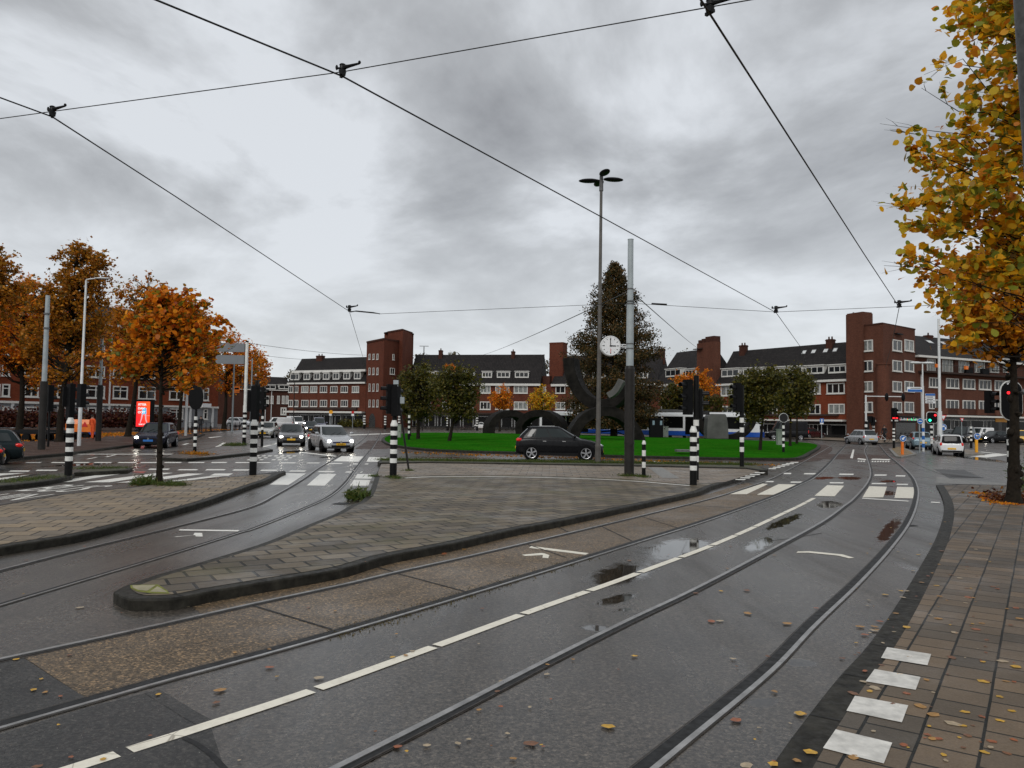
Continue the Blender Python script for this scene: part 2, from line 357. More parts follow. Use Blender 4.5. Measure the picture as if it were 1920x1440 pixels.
def dens(pts, st):
    out = []
    for a, b in zip(pts, pts[1:]):
        k = max(1, int((b-a).length/st)); out += [a.lerp(b, i/k) for i in range(k)]
    return out+[pts[-1]]
def spot(a, b, w):
    A, B = G(*a), G(*b); c = (A+B)/2; d = B-A; return (c.x, c.y, max(0.15, d.length/2), w, math.atan2(d.y, d.x))
SPOTS = [spot((1110, 1106), (1215, 1050), 0.40), spot((1200, 1055), (1330, 1005), 0.55), spot((1112, 1140), (1200, 1108), 0.15), spot((1098, 1180), (1140, 1176), 0.16),
         spot((1150, 1150), (1190, 1138), 0.10), spot((1545, 955), (1562, 938), 0.35), spot((1420, 1002), (1510, 960), 0.20), spot((1585, 900), (1596, 893), 0.5), spot((1640, 1030), (1690, 965), 0.16),
         spot((1655, 930), (1670, 920), 0.30), spot((1480, 1240), (1520, 1246), 0.12), spot((1410, 1322), (1450, 1312), 0.08), spot((1400, 1040), (1450, 1000), 0.22), spot((1655, 905), (1675, 900), 0.3),
         spot((70, 876), (240, 866), 0.6), spot((120, 850), (245, 855), 0.5), spot((330, 905), (420, 893), 0.35), spot((740, 856), (960, 860), 0.5), spot((1180, 862), (1400, 866), 0.5), spot((140, 1008), (185, 1004), 0.15),
         spot((520, 852), (575, 843), 0.8), spot((600, 860), (650, 852), 0.5), spot((1530, 900), (1560, 893), 0.4), spot((1780, 852), (1900, 870), 0.9)]
M['asphalt'] = asphalt('wet_asphalt', (0.048, 0.041, 0.034), (0.086, 0.075, 0.063), 0.29, SPOTS)
M['asphaltd'] = asphalt('fresh_dark_asphalt', (0.022, 0.021, 0.019), (0.042, 0.039, 0.036), 0.5)
# brown exposed-aggregate concrete
m, nt, b = newmat('brown_aggregate_concrete'); co = coords(nt)
c = ramp(nt, noise(nt, co, 0.7, 6, 0.7), [(0.3, (0.085, 0.064, 0.043)), (0.7, (0.150, 0.116, 0.080))])
v = node(nt, 'ShaderNodeTexVoronoi'); v.inputs['Scale'].default_value = 58; lk(nt, co, v.inputs['Vector']); sv = node(nt, 'ShaderNodeSeparateColor'); lk(nt, v.outputs['Color'], sv.inputs[0])
c = mix(nt, 0.95, c, ramp(nt, sv.outputs[0], [(0.0, (0.4,)*3), (0.55, (0.95,)*3), (0.8, (1.4, 1.34, 1.25)), (1.0, (2.7, 2.45, 2.1))]), 'MULTIPLY')
c = mix(nt, 0.6, c, ramp(nt, noise(nt, co, 30, 5, 0.9), [(0.36, (0.15,)*3), (0.66, (2.0, 1.85, 1.6))]), 'MULTIPLY'); b.inputs['Specular IOR Level'].default_value = 0.25
lk(nt, c, b.inputs['Base Color']); lk(nt, ramp(nt, noise(nt, co, 0.6, 4), [(0.35, 0.32), (0.65, 0.6)]), b.inputs['Roughness']); bump(nt, b, noise(nt, co, 40, 3, 0.8), 0.004)
M['aggr'] = m
M['paveC'] = paving('grey_brown_paving_slabs', (0.190, 0.152, 0.102), (0.092, 0.076, 0.056), (0.012, 0.011, 0.008), 0.46, 0.34, math.radians(-31), rough=0.45, msize=0.02, moss=(0.12, 0.112, 0.03), moss_amt=0.3)
M['paveL'] = paving('tan_paving_slabs', (0.31, 0.240, 0.160), (0.19, 0.160, 0.125), (0.035, 0.030, 0.024), 0.45, 0.45, math.radians(-13), rough=0.5, msize=0.016)
M['paveR'] = paving('wet_brown_grey_slabs', (0.205, 0.150, 0.100), (0.098, 0.084, 0.068), (0.013, 0.014, 0.012), 0.30, 0.31, math.radians(-55.5), rough=0.45, msize=0.010)
M['paveX'] = paving('pale_grey_crossing_slabs', (0.27, 0.215, 0.160), (0.19, 0.155, 0.12), (0.03, 0.028, 0.024), 0.5, 0.5, 0.05, rough=0.4)
M['clinker'] = paving('brown_red_clinker', (0.125, 0.066, 0.046), (0.085, 0.052, 0.040), (0.025, 0.02, 0.017), 0.21, 0.07, 0.3, rough=0.5)
M['yellowpave'] = paving('yellow_clinker', (0.36, 0.24, 0.11), (0.28, 0.19, 0.09), (0.06, 0.05, 0.03), 0.2, 0.1, 0.3)
# lawn
m, nt, b = newmat('wet_green_lawn'); co = coords(nt)
c = ramp(nt, noise(nt, co, 0.35, 6, 0.7), [(0.3, (0.012, 0.105, 0.005)), (0.7, (0.024, 0.165, 0.008))])
c = mix(nt, ramp(nt, noise(nt, co, 0.9, 6, 0.75), [(0.45, 0), (0.75, 0.55)]), c, (0.060, 0.120, 0.012))
c = mix(nt, 0.75, c, ramp(nt, noise(nt, coords(nt, scale=(1, 0.3, 1)), 9, 4, 0.8), [(0.3, (0.35, 0.4, 0.3)), (0.7, (1.35, 1.3, 1.2))]), 'MULTIPLY')
lk(nt, c, b.inputs['Base Color']); b.inputs['Roughness'].default_value = 0.85; b.inputs['Specular IOR Level'].default_value = 0.0; bump(nt, b, noise(nt, co, 22, 3, 0.8), 0.05)
M['lawn'] = m

g = MB(); S = 2600
for i in range(8):
    for j in range(8):
        xs = [-S, -400, -90, -30, 0, 30, 90, 400, S]; ys = [-60, -12, 0, 10, 30, 70, 160, 500, S]
        g.quad((xs[i], ys[j], 0), (xs[i+1], ys[j], 0), (xs[i+1], ys[j+1], 0), (xs[i], ys[j+1], 0))
tag(g.build('road', M['asphalt']), None, None, kind='structure')

# ---- rails
RAILS = {
 'A': ([(0,1070),(167,1027),(333,987),(467,952),(517,928),(567,899),(595,879),(620,864),(645,848),(667,834),(687,817),(692,809),(687,804)], -1),
 'B': ([(0,1137),(200,1077),(333,1037),(450,1000),(480,991),(567,956),(620,931),(650,905),(670,877),(687,855),(702,836),(712,818),(714,810),(709,805)], 1),
 'C': ([(0,1238),(167,1202),(333,1165),(467,1135),(640,1098),(742,1074),(855,1049),(960,1025),(1067,1000),(1200,968),(1333,935),(1400,914),(1450,896),(1492,874),(1516,861),(1552,840),(1563,833)], -1),
 'D': ([(0,1368),(167,1320),(333,1273),(500,1228),(640,1188),(792,1143),(960,1092),(1067,1059),(1200,1017),(1333,975),(1450,933),(1500,910),(1530,894),(1557,869),(1573,850),(1584,838)], 1),
 'E': ([(637,1439),(830,1341),(1022,1242),(1177,1165),(1300,1107),(1433,1038),(1540,980),(1582,950),(1603,933),(1627,904),(1632,884),(1626,860),(1621,845),(1625,837)], -1),
 'F': ([(1232,1440),(1280,1400),(1447,1260),(1530,1173),(1613,1093),(1671,1029),(1706,980),(1720,942),(1721,915),(1709,891),(1684,868),(1665,853),(1652,838)], 1)}
RP = {}
for k, (px, side) in RAILS.items():
    pts = ext(catmull([G(x, y) for x, y in px], 10), 14, 8); RP[k] = pts
    mb = MB()
    strip(mb, offs(pts, side*0.03), 0.12, 0.005, 1)          # sealant bed
    hd = offs(pts, 0.0); n = len(hd)
    hw_ = {'A': .034, 'B': .026, 'C': .045, 'D': .034, 'E': .048, 'F': .040}[k]; strip(mb, hd, hw_, 0.014, 0)
    for sgn in (-1, 1):
        e = offs(pts, sgn*hw_/2)
        for i in range(n-1): mb.quad((*e[i], 0.0), (*e[i+1], 0.0), (*e[i+1], 0.014), (*e[i], 0.014), 0)
    gw = {'A': .035, 'B': .055, 'C': .028, 'D': .105, 'E': .045, 'F': .085}[k]; strip(mb, offs(pts, side*(hw_/2+gw/2)), gw, 0.008, 2)
    strip(mb, offs(pts, side*(hw_/2+gw+0.006)), 0.012, 0.010, 1)
    tag(mb.build('tram_rail', [M['rail'], M['railside'], M['groove']]), None, None, kind='structure')
def upto(pts, ymax): return [p for p in pts if p.y <= ymax]
# brown track bed between rails C and D (plus margin to the island kerb)
c0 = [p for p in RP['C'] if p.y > G(60, 1232).y or p.x > G(60, 1232).x]
def clip(pts, lo, hi): return [p for p in pts if lo <= p.x <= hi]
ctr_lo = G(43, 1232); d_lo = G(165, 1312); c_hi = G(1420, 908); d_hi = G(1478, 918)
inC = [Vector((q[0], q[1], 0)) for q in offs(RP['C'], 0)]; inD = [Vector((q[0], q[1], 0)) for q in offs(RP['D'], 0)]
poly = [ctr_lo]+[p for p in inC if ctr_lo.x+0.1 < p.x < c_hi.x]+[c_hi, d_hi]+[p for p in reversed(inD) if d_lo.x+0.1 < p.x < d_hi.x]+[d_lo]
tag(MB().sheet(poly, 0.003).build('track_bed', M['aggr']), None, None, kind='structure')
m0 = G(375, 1149)
outC = [Vector((q[0], q[1], 0)) for q in offs(RP['C'], 0)]; far = [G(x, y) for x, y in [(1400,905),(1330,926),(1230,946),(1100,976),(960,1007),(800,1042),(640,1077),(500,1103),(405,1120),(360,1138)]]
poly = [m0]+[p for p in outC if m0.x+0.05 < p.x < G(1420, 908).x]+far
tag(MB().sheet(poly, 0.0025).build('track_margin', M['aggr']), None, None, kind='structure')
# expansion joints of the slabs
mb = MB()
for a, b in [((470,1135),(622,1181)),((745,1076),(880,1112)),((985,1020),(1062,1046)),((1125,986),(1185,1015)),((1290,948),(1375,952)),((1200,968),(1270,990)),((700,1062),(742,1074)),((1040,985),(1067,999))]:
    strip(mb, [G(*a), (G(*a)+G(*b))/2, G(*b)], 0.03, 0.0065)
tag(mb.build('slab_joint', M['groove']), None, None, kind='structure')
# darker resurfaced patches
tag(MB().sheet(gpoly([(-300,1310),(0,1242),(43,1234),(165,1312),(0,1362),(-300,1440)]), 0.003).build('road_patch', M['asphaltd']), None, None, kind='structure')
tag(MB().sheet(gpoly([(-300,1470),(0,1377),(170,1326),(285,1297),(350,1335),(395,1362),(420,1440),(300,1600),(-300,1600)]), 0.002).build('road_patch', M['asphaltd']), None, None, kind='structure')
tag(MB().sheet(gpoly([(1752,880),(1808,881),(1842,896),(1780,897)]), 0.003).build('road_patch', M['asphaltd']), None, None, kind='structure')
for q in ([(1532,851),(1664,853),(1668,862),(1520,861)], [(690,826),(722,826),(727,842),(665,842)]):
    tag(MB().sheet(gpoly(q), 0.002).build('road_patch', M['clinker']), None, None, kind='structure')

# ---- islands
Z1 = 0.12
isl_low = [(213,1108),(233,1119),(262,1123),(333,1120),(400,1107),(500,1090),(640,1066),(730,1041),(855,1017),(960,993),(1050,976),(1167,952),(1267,931),(1312,921)]
isl_r = [(1333,916),(1367,906),(1400,895),(1440,882)]
isl_top = [(1400,874),(1200,871),(1050,869),(900,867),(805,865),(716,866)]
isl_l = [(710,878),(704,891),(698,907),(690,925),(675,940),(655,948),(630,962),(580,982),(537,1000),(480,1022),(353,1060),(283,1080),(233,1098)]
P = [Vector((p.x, p.y, 0)) for p in catmull(gpoly(isl_low, Z1), 5)]+[Vector((p.x, p.y, 0)) for p in gpoly(isl_r, 0.05)]+gpoly(isl_top, Z1)+[Vector((p.x, p.y, 0)) for p in catmull(gpoly(isl_l, Z1), 4)]
kerbed('traffic_island', P, Z1, M['stone'], M['paveC'], 0.15)
CROSS = gpoly([(716,868),(805,867),(900,869),(1050,871),(1200,873),(1395,877),(1425,884),(1360,904),(1293,909),(1167,898),(1033,893),(900,891),(805,892),(750,894),(706,893)], Z1)
tag(MB().sheet(CROSS, Z1+0.009).build('crossing_paving', M['paveX']), None, None, kind='structure')
Lk = [(-700,1205),(-420,1128),(-120,1052),(0,1026),(80,1013),(167,998),(300,963),(380,941),(433,923),(475,908),(500,900),(520,890),(536,884)]
Lf = [(533,882),(473,890),(450,892),(383,898),(320,903),(233,915),(117,926),(0,946),(-120,966),(-420,1012),(-700,1050)]
kerbed('footpath_island', [Vector((p.x, p.y, 0)) for p in catmull(gpoly(Lk, Z1), 4)]+gpoly(Lf, Z1), Z1, M['stone'], M['paveL'], 0.16, ppoly=[Vector((p.x, p.y, 0)) for p in catmull(gpoly(Lk[:-1], Z1), 4)]+gpoly([(500,888)]+Lf[1:], Z1))
Rk = [(1440,1440),(1493,1367),(1567,1273),(1627,1207),(1680,1133),(1722,1065),(1749,1018),(1761,990),(1769,962),(1769,942),(1763,924),(1755,909)]
Rp = [Vector((p.x, p.y, 0)) for p in catmull(gpoly(Rk, 0.06), 5)]; d0 = (Rp[0]-Rp[1]).normalized()
RSW = [Rp[0]+d0*9]+Rp+gpoly([(1800,908),(1880,909),(2100,911)], 0.06)+[Vector((40, -7, 0)), Vector((Rp[0].x+d0.x*9, -7, 0))]
kerbed('pavement', RSW, 0.06, M['stone'], M['paveR'], 0.20)
tag(MB().sheet(gpoly([(1755,907),(1756,894),(1778,897),(1886,907),(1886,910)]), 0.008).build('pavement_apron', M['stonel']), None, None, kind='structure')
M['tipstone'] = pm('pale_mossy_tip_slab', (0.30, 0.27, 0.16), 0.5, var=0.3, scale=5)
M['tipmoss'] = pm('bright_moss', (0.16, 0.17, 0.02), 0.8, var=0.4, scale=12)
tag(MB().sheet(gpoly([(244,1098),(296,1097),(312,1107),(318,1114),(285,1114),(258,1110),(245,1104)], Z1), Z1+0.007).build('tip_moss', M['tipmoss']), None, None, kind='structure')
tag(MB().sheet(gpoly([(248,1099),(292,1098.5),(276,1109.5),(259,1108),(249,1103.5)], Z1), Z1+0.010).build('tip_slab', M['tipstone']), None, None, kind='structure')
tag(MB().sheet(gpoly([(295,1101),(308,1108),(314,1112.5),(281,1111)], Z1), Z1+0.010).build('tip_slab', M['tipstone']), None, None, kind='structure')
# tar seam and crack beside the patches
mb = MB(); strip(mb, catmull([G(285,1297), G(320,1318), G(352,1338), G(396,1362)], 6), 0.10, 0.0035); tag(mb.build('tar_seam', M['asphaltd']), None, None, kind='structure')
mb = MB(); strip(mb, catmull([G(345,1384), G(372,1398), G(398,1418), G(425,1446)], 8), 0.035, 0.0038); tag(mb.build('road_crack', M['groove']), None, None, kind='structure')
mb = MB(); strip(mb, catmull([G(1540,1000+0), G(1480,1010), G(1445,1014)], 5), 0.02, 0.0038); strip(mb, catmull([G(1700,862), G(1740,880), G(1810,905)], 6), 0.03, 0.0038); tag(mb.build('road_crack', M['groove']), None, None, kind='structure')
# lawn roundabout, gently domed
LW = [(716,826),(728,832),(755,837),(805,842),(880,845),(955,847),(1050,850),(1133,853),(1300,857),(1433,859),(1490,859),(1510,855),(1524,847),(1537,839),(1534,833),(1500,829),(1400,825),(1250,820),(1100,815.5),(955,812.5),(805,811),(740,814),(718,820)]
LWp = [Vector((p.x, p.y, 0)) for p in catmull(gpoly(LW+[LW[0]], 0.14), 4)][:-1]
o = MB().prism(LWp, -0.05, 0.14).build('lawn_kerb', M['stone']); tag(o, None, None, kind='structure')
mb = MB(); ins = inset(LWp, 0.25); cen = sum((Vector((p[0], p[1])) for p in ins), Vector((0, 0)))/len(ins); n = len(ins); lv = [(0, 0.15), (0.15, 0.24), (0.5, 0.34), (0.8, 0.40)]
vs = [(*(p.lerp(cen, t)), z) for t, z in lv for p in ins]+[(cen.x, cen.y, 0.42)]; fs = []
for k in range(len(lv)-1): fs += [(k*n+i, k*n+(i+1) % n, (k+1)*n+(i+1) % n, (k+1)*n+i) for i in range(n)]
k = len(lv)-1; fs += [(k*n+i, k*n+(i+1) % n, len(vs)-1) for i in range(n)]
tag(mb.add(vs, fs).build('lawn', M['lawn'], smooth=True), None, None, kind='structure')
o = MB(); strip(o, [(p[0], p[1]) for p in inset(LWp, -0.45)][:60], 0.9, 0.006); tag(o.build('gutter_paving', M['clinker']), None, None, kind='structure')
# narrow planted strips and small islands
M['weedsoil'] = pm('mossy_soil', (0.050, 0.048, 0.022), 0.75, var=0.6, scale=3, bmp=0.03)
kerbed('median_strip', gpoly([(708,865),(716,860),(805,860.5),(900,861),(1050,863.5),(1200,866),(1390,870.5),(1428,875),(1440,881),(1428,881.5),(1400,877),(1200,872.5),(1050,870),(900,867.5),(805,866),(712,867.5)], 0.18), 0.18, M['stone'], M['weedsoil'], 0.13, 'soil')
kerbed('median_island', gpoly([(-120,919),(0,911),(60,905),(92,901),(134,893),(140,889),(128,886),(60,892),(0,899),(-120,906)], 0.12), 0.12, M['stone'], M['weedsoil'], 0.14, 'soil')
kerbed('refuge_island', gpoly([(138,886),(160,879),(200,876),(242,875.5),(249,877),(240,881),(190,884)], 0.12), 0.12, M['stone'], M['weedsoil'], 0.12, 'soil')
kerbed('sign_island', gpoly([(303,858),(350,860),(400,856.5),(473,848.5),(512,842.5),(478,835),(430,833.5),(370,844),(318,852)], 0.12), 0.12, M['stone'], M['asphalt'], 0.16, 'top')
kerbed('keep_right_island', gpoly([(1666,841),(1679,855),(1690,856),(1719,851),(1710,845),(1690,837.5)], 0.10), 0.10, M['stonel'], M['yellowpave'], 0.2)
kerbed('keep_right_island', gpoly([(1800,847),(1808,850.5),(1846,851),(1838,846),(1810,842)], 0.10), 0.10, M['stonel'], M['paveX'], 0.2)
# far-left pavement and far pavements round the square
FL = [(-200,868),(0,861.5),(45,856.5),(125,849.5),(250,833.5),(335,824.5),(372,818),(384,813.5),(372,810),(430,806),(520,800.5),(600,797.8)]
P = gpoly(FL, 0.12); P = [Vector((p.x, p.y, 0)) for p in P]+[Vector((-60, 300, 0)), Vector((-400, 300, 0)), Vector((-400, 40, 0))]
kerbed('footway', P, 0.12, M['stone'], M['clinker'], 0.16)
FR = [(600,797.8),(700,801.5),(850,803.5),(1000,805.5),(1150,808.5),(1240,811),(1400,817.5),(1500,822),(1600,827),(1650,830.5),(1720,828),(1800,827.5),(1900,829),(2100,833)]
P = [Vector((p.x, p.y, 0)) for p in gpoly(FR, 0.12)]+[Vector((500, 60, 0)), Vector((500, 400, 0)), Vector((-40, 400, 0)), Vector((-60, 250, 0))]
kerbed('footway', P, 0.12, M['stone'], M['paveX'], 0.16)

# ---- painted markings
def quads(name, mat, qs, z=0.005):
    mb = MB()
    for q in qs: mb.sheet(gpoly(q), z)
    tag(mb.build(name, mat), None, None, kind='structure')
quads('zebra_crossing', M['painty'], [[(1368,927),(1430,907),(1440,908),(1400,927)], [(1419,928),(1460,908),(1500,909),(1461,928)], [(1527,930),(1551,910),(1583,911),(1565,931)],
      [(1617,933),(1630,912),(1663,913),(1656,933)], [(1677,934),(1682,913),(1715,914),(1716,935)]], 0.0065)
quads('zebra_crossing', M['paintw'], [[(506,909),(537,887.5),(574,888),(541,909.5)], [(575,910.5),(600,889),(631,889),(609,911)], [(656,911),(664,899.5),(695,900),(690,911)], [(665,897.5),(670,889),(700,889),(696,898)]])
quads('zebra_crossing', M['paintw'], [[(625,865),(640,855.5),(682,856),(672,866)], [(687,866),(692,857),(727,858),(715,866)]])
quads('zebra_crossing', M['paintw'], [[(98,904),(218,885.5),(247,885.5),(130,904)], [(158,904.5),(300,886.5),(325,887),(205,904.5)], [(218,905.5),(352,888),(384,888.5),(270,904)], [(300,904.5),(393,893),(420,893),(345,902)], [(393,892),(403,888),(437,888),(428,892.5)],
      [(-60,894),(0,888),(48,887),(0,892)], [(-60,904),(0,896.5),(98,886),(60,890),(0,900)], [(60,896),(85,893),(120,891.5),(100,895)]])
quads('zebra_crossing', M['paintr'], [[(247,885.4),(251,884.3),(275,884.3),(268,887.3)]], 0.007)
d1 = [(47,77),(95,125),(137,167),(175,209),(220,254),(262,296),(307,340),(352,383),(395,425),(440,468)]
quads('crossing_dashes', M['paintw'], [[(a,868.3),(a+3,866.6),(b+2,866.6),(b-2,868.3)] for a, b in d1]+[[(480,868.4),(484,866.8),(509,866.8),(505,868.4)], [(525,869),(530,867.3),(556,867.3),(552,869)], [(573,869),(577,867.5),(601,867.5),(597,869)], [(617,870),(621,868.5),(644,868.5),(640,870)], [(660,871),(663,869.3),(674,869.3),(671,871)], [(683,871),(685,869.3),(691,869.3),(690,871)]])
d2 = [(16,55,883.5),(66,107,882),(277,317,880),(332,370,881),(384,422,881),(435,467,881.5),(487,520,882),(541,573,883.5),(595,627,884.5),(646,661,885.3),(674,679,885.5)]
quads('crossing_dashes', M['paintw'], [[(a,y+1.1),(a+4,y-1.1),(b+2,y-1.1),(b-2,y+1.1)] for a, b, y in d2])
d3 = [(1469,1484,888,3),(1507,1534,888.5,3),(1573,1601,889.5,3),(1639,1663,891,3),(1679,1698,892.5,3),(1434,1451,903.2,3),(1482,1508,904.3,3),(1555,1582,905.5,3),(1634,1662,907,3),(1681,1703,908.5,3)]
quads('crossing_dashes', M['paintw'], [[(a,y+1.2),(a+1,y-1.2),(b,y-1.0),(b-1,y+1.4)] for a, b, y, _ in d3], 0.0065)
quads('stop_line', M['paintw'], [[(1616,935.5),(1617,933.8),(1704,939.3),(1703,941)], [(1745,943),(1746,941),(1763,942),(1762,944)]], 0.0075)
quads('give_way_teeth', M['paintw'], [[(1440+i*8.2,879.5-i*2.4),(1442+i*8.2,877.9-i*2.4),(1456+i*8.4,878.2-i*2.4),(1454+i*8.4,880-i*2.4)] for i in range(7)], 0.0055)
mb = MB()
for i in range(5): mb.sheet(gpoly([(1378+i*9,900.5-i*3.2),(1380+i*9,898.9-i*3.2),(1399+i*9,899.2-i*3.2),(1396+i*9,901-i*3.2)], Z1), Z1+0.014)
tag(mb.build('give_way_teeth', M['paintw']), None, None, kind='structure')
quads('lane_arrow', M['paintw'], [[(335,995.2),(337,992.8),(449,994.5),(446,997)], [(325,1007),(362,1004),(365,999.5),(379,999.8),(380,1006.5),(367,1006.5),(366,1003.8),(330,1007.5)]])
quads('lane_arrow', M['painty'], [[(992,1028),(996,1024.5),(1104,1038),(1098,1041)], [(978,1041),(1015,1037.5),(1021,1038.5),(1030,1041.5),(1028,1047.5),(1017,1046.5),(1018,1041.5),(985,1043.2)]], 0.0065)
quads('lane_arrow', M['painty'], [[(1493,1037),(1496,1034.5),(1518,1034),(1580,1040),(1602,1046.5),(1592,1047.5),(1572,1042.5),(1516,1036.8)]])
quads('lane_line', M['paintw'], [[(1594,859),(1599,843),(1602,843),(1599,859.5)], [(1223,866),(1226,864.5),(1270,871),(1262,871)], [(1607,861),(1609,859),(1625,861),(1622,863)], [(1633,862),(1636,860),(1670,861),(1667,863)]], 0.0045)
quads('lane_line', M['paintw'], [[(135,852.2),(136,851.3),(340,851),(342,852.2)], [(160,861),(180,857.5),(184,857.5),(166,861)], [(196,857),(216,852.5),(220,852.5),(202,857)], [(400,840),(418,830),(424,830),(408,840)], [(470,842),(540,826),(545,826.5),(482,842)], [(505,834),(522,829),(524,829.3),(510,834)],
      [(340,834),(350,831.5),(356,831.5),(347,834)], [(390,820),(412,818),(417,818.5),(394,821.5)], [(560,848.5),(563,847.2),(632,855.0),(628,856.3)], [(655,815),(740,812),(740,813.2),(655,816.5)], [(1800,844),(1880,852),(1884,851.5),(1806,843.5)], [(1820,856),(1862,851),(1900,852),(1850,858)]])
# writing painted on the bus lane ("BUS" read along the lane) and the worn block marks before the queue
vs, fs = text_mesh('BUS', 1.0, 0.0)
def road_text(vs, fs, corners, name, mat, z):
    "maps the unit text box onto a ground quad given by pixels: bottom-left, bottom-right, top-right, top-left"
    x0 = min(v.x for v in vs); x1 = max(v.x for v in vs); y0 = min(v.y for v in vs); y1 = max(v.y for v in vs); a, b, c, d = [G(*p) for p in corners]
    out = []
    for v in vs:
        s = (v.x-x0)/(x1-x0); t = (v.y-y0)/(y1-y0); p = (a*(1-s)+b*s)*(1-t)+(d*(1-s)+c*s)*t; out.append((p.x, p.y, z))
    tag(MB().add(out, fs).build(name, mat), None, None, kind='structure')
road_text(vs, fs, [(26,921),(118,923),(218,911),(124,909)], 'road_lettering', M['paintw'], 0.006)
vs, fs = text_mesh('LIJN', 1.0, 0.0)
road_text(vs, fs, [(-100,943),(-8,943),(104,927),(14,926)], 'road_lettering', M['paintw'], 0.006)
mb = MB(); rr = random.Random(3)
for i in range(3):
    for j in range(7):
        y = 855+i*3.6; x = 478+j*11.5-i*8
        if rr.random() < 0.85: mb.sheet(gpoly([(x, y+0.9), (x+3, y-0.8), (x+10, y-0.8), (x+7, y+0.9)]), 0.005)
tag(mb.build('road_lettering', M['paintw']), None, None, kind='structure')
mb = MB()
for x in range(1634, 1668, 5): mb.sheet(gpoly([(x, 866.5), (x+1, 864.3), (x+4, 864.3), (x+3.4, 866.5)]), 0.005)
for x in range(1608, 1622, 5): mb.sheet(gpoly([(x, 866), (x+1, 864), (x+4, 864), (x+3.4, 866)]), 0.005)
tag(mb.build('road_lettering', M['paintw']), None, None, kind='structure')
# long dashed separation line
DL = dens(ext(catmull([G(x, y) for x, y in [(150,1437),(388,1361),(590,1294),(790,1222),(1000,1145),(1145,1094),(1215,1068),(1327,1026),(1400,995),(1447,973),(1500,948),(1532,931)]], 30), 5), 0.05)
mb = MB(); acc = 0; seg = []; gap = 0.05; ln = 1.22; on = True
prev = DL[0]; seg = [prev]
for p in DL[1:]:
    acc += (p-prev).length; prev = p
    if on: seg.append(p)
    if on and acc >= ln: strip(mb, seg, 0.105, 0.005); on = False; acc = 0
    elif not on and acc >= gap: on = True; acc = 0; seg = [p]
tag(mb.build('lane_line', M['painty']), None, None, kind='structure')
# white line and block line on the island, white slabs in the right pavement
WL = catmull([G(x, y, Z1) for x, y in [(750,897.5),(805,895),(900,894.2),(1033,896.5),(1167,901.5),(1293,911.5)]], 6)
mb = MB(); strip(mb, WL, 0.14, Z1+0.013); tag(mb.build('pavement_line', M['paintw']), None, None, kind='structure')
mb = MB(); strip(mb, [G(1228, 877, Z1), G(1258, 897, Z1)], 0.55, Z1+0.013); tag(mb.build('pavement_line', M['stonel']), None, None, kind='structure')
mb = MB()
for q in ([(1663,1213),(1746,1226),(1739,1247),(1652,1233)], [(1640,1254),(1726,1269),(1717,1293),(1623,1277)], [(1603,1304),(1703,1322),(1691,1354),(1587,1332)], [(1567,1367),(1673,1392),(1657,1431),(1543,1402)]):
    mb.sheet([G(x, y, 0.07) for x, y in q], 0.069)
M['whiteslab'] = pm('white_speckled_slab', (0.60, 0.58, 0.53), 0.55, var=0.28, scale=9, bmp=0.002)
tag(mb.build('white_slabs', M['whiteslab']), None, None, kind='structure')
mb = MB()
def joints(pts, z, w, step, sg):
    acc = 0
    for a, b_ in zip(pts, pts[1:]):
        d = (b_-a); acc += d.length
        if acc > step and d.length > 1e-4:
            acc = 0; d.normalize(); n_ = Vector((-d.y, d.x, 0))*sg
            mb.quad((*(a+n_*.012)[:2], z), (*(a+d*.014+n_*.012)[:2], z), (*(a+d*.014+n_*w)[:2], z), (*(a+n_*w)[:2], z))
joints([Vector((q.x, q.y, 0)) for q in catmull(gpoly(isl_low, Z1), 12)], Z1+.0035, .14, .95, 1); joints([Vector((q.x, q.y, 0)) for q in catmull(gpoly(Rk, .06), 14)], .0635, .19, .95, -1); joints([Vector((q.x, q.y, 0)) for q in catmull(gpoly(Lk, Z1), 12)], Z1+.0035, .15, .95, 1)
tag(mb.build('kerb_joint', M['groove']), None, None, kind='structure')
# drains
for a, b in [((631,946),(648,943)), ((1782,893),(1844,896)), ((1700,985),(1712,987))]:
    A, B = G(*a), G(*b); w = MB(); strip(w, [A, B], 0.3, 0.007); tag(w.build('drain_cover', M['groove']), None, None, kind='structure')
# ---- fallen leaves
LEAFC = [pm('fallen_leaf_'+n, c, 0.45, var=0.3, scale=20) for n, c in (('ochre', (0.34, 0.17, 0.035)), ('brown', (0.16, 0.065, 0.025)), ('yellow', (0.52, 0.29, 0.02)), ('pale', (0.36, 0.28, 0.18)), ('rust', (0.27, 0.075, 0.02)))]
def leaf_outline(s, r):
    pts = []
    for i in range(10):
        a = 2*PI*i/10; k = (1.0 if i % 2 == 0 else 0.86)*r.uniform(0.85, 1.1)
        pts.append((math.cos(a)*s*0.55*k, math.sin(a)*s*0.42*k))
    return pts
lm = []
for k in range(10):
    r = random.Random(k+20); mb = MB(); o = leaf_outline(0.1, r); vs = [(x, y, 0.002+0.004*abs(math.sin(3*x/0.1+k))*r.random()) for x, y in o]+[(0, 0, 0.003)]
    mb.add(vs, [(i, (i+1) % 10, 10) for i in range(10)]); ob = mb.build('fallen_leaf', LEAFC[k % 5]); lm.append(ob.data); bpy.data.objects.remove(ob)
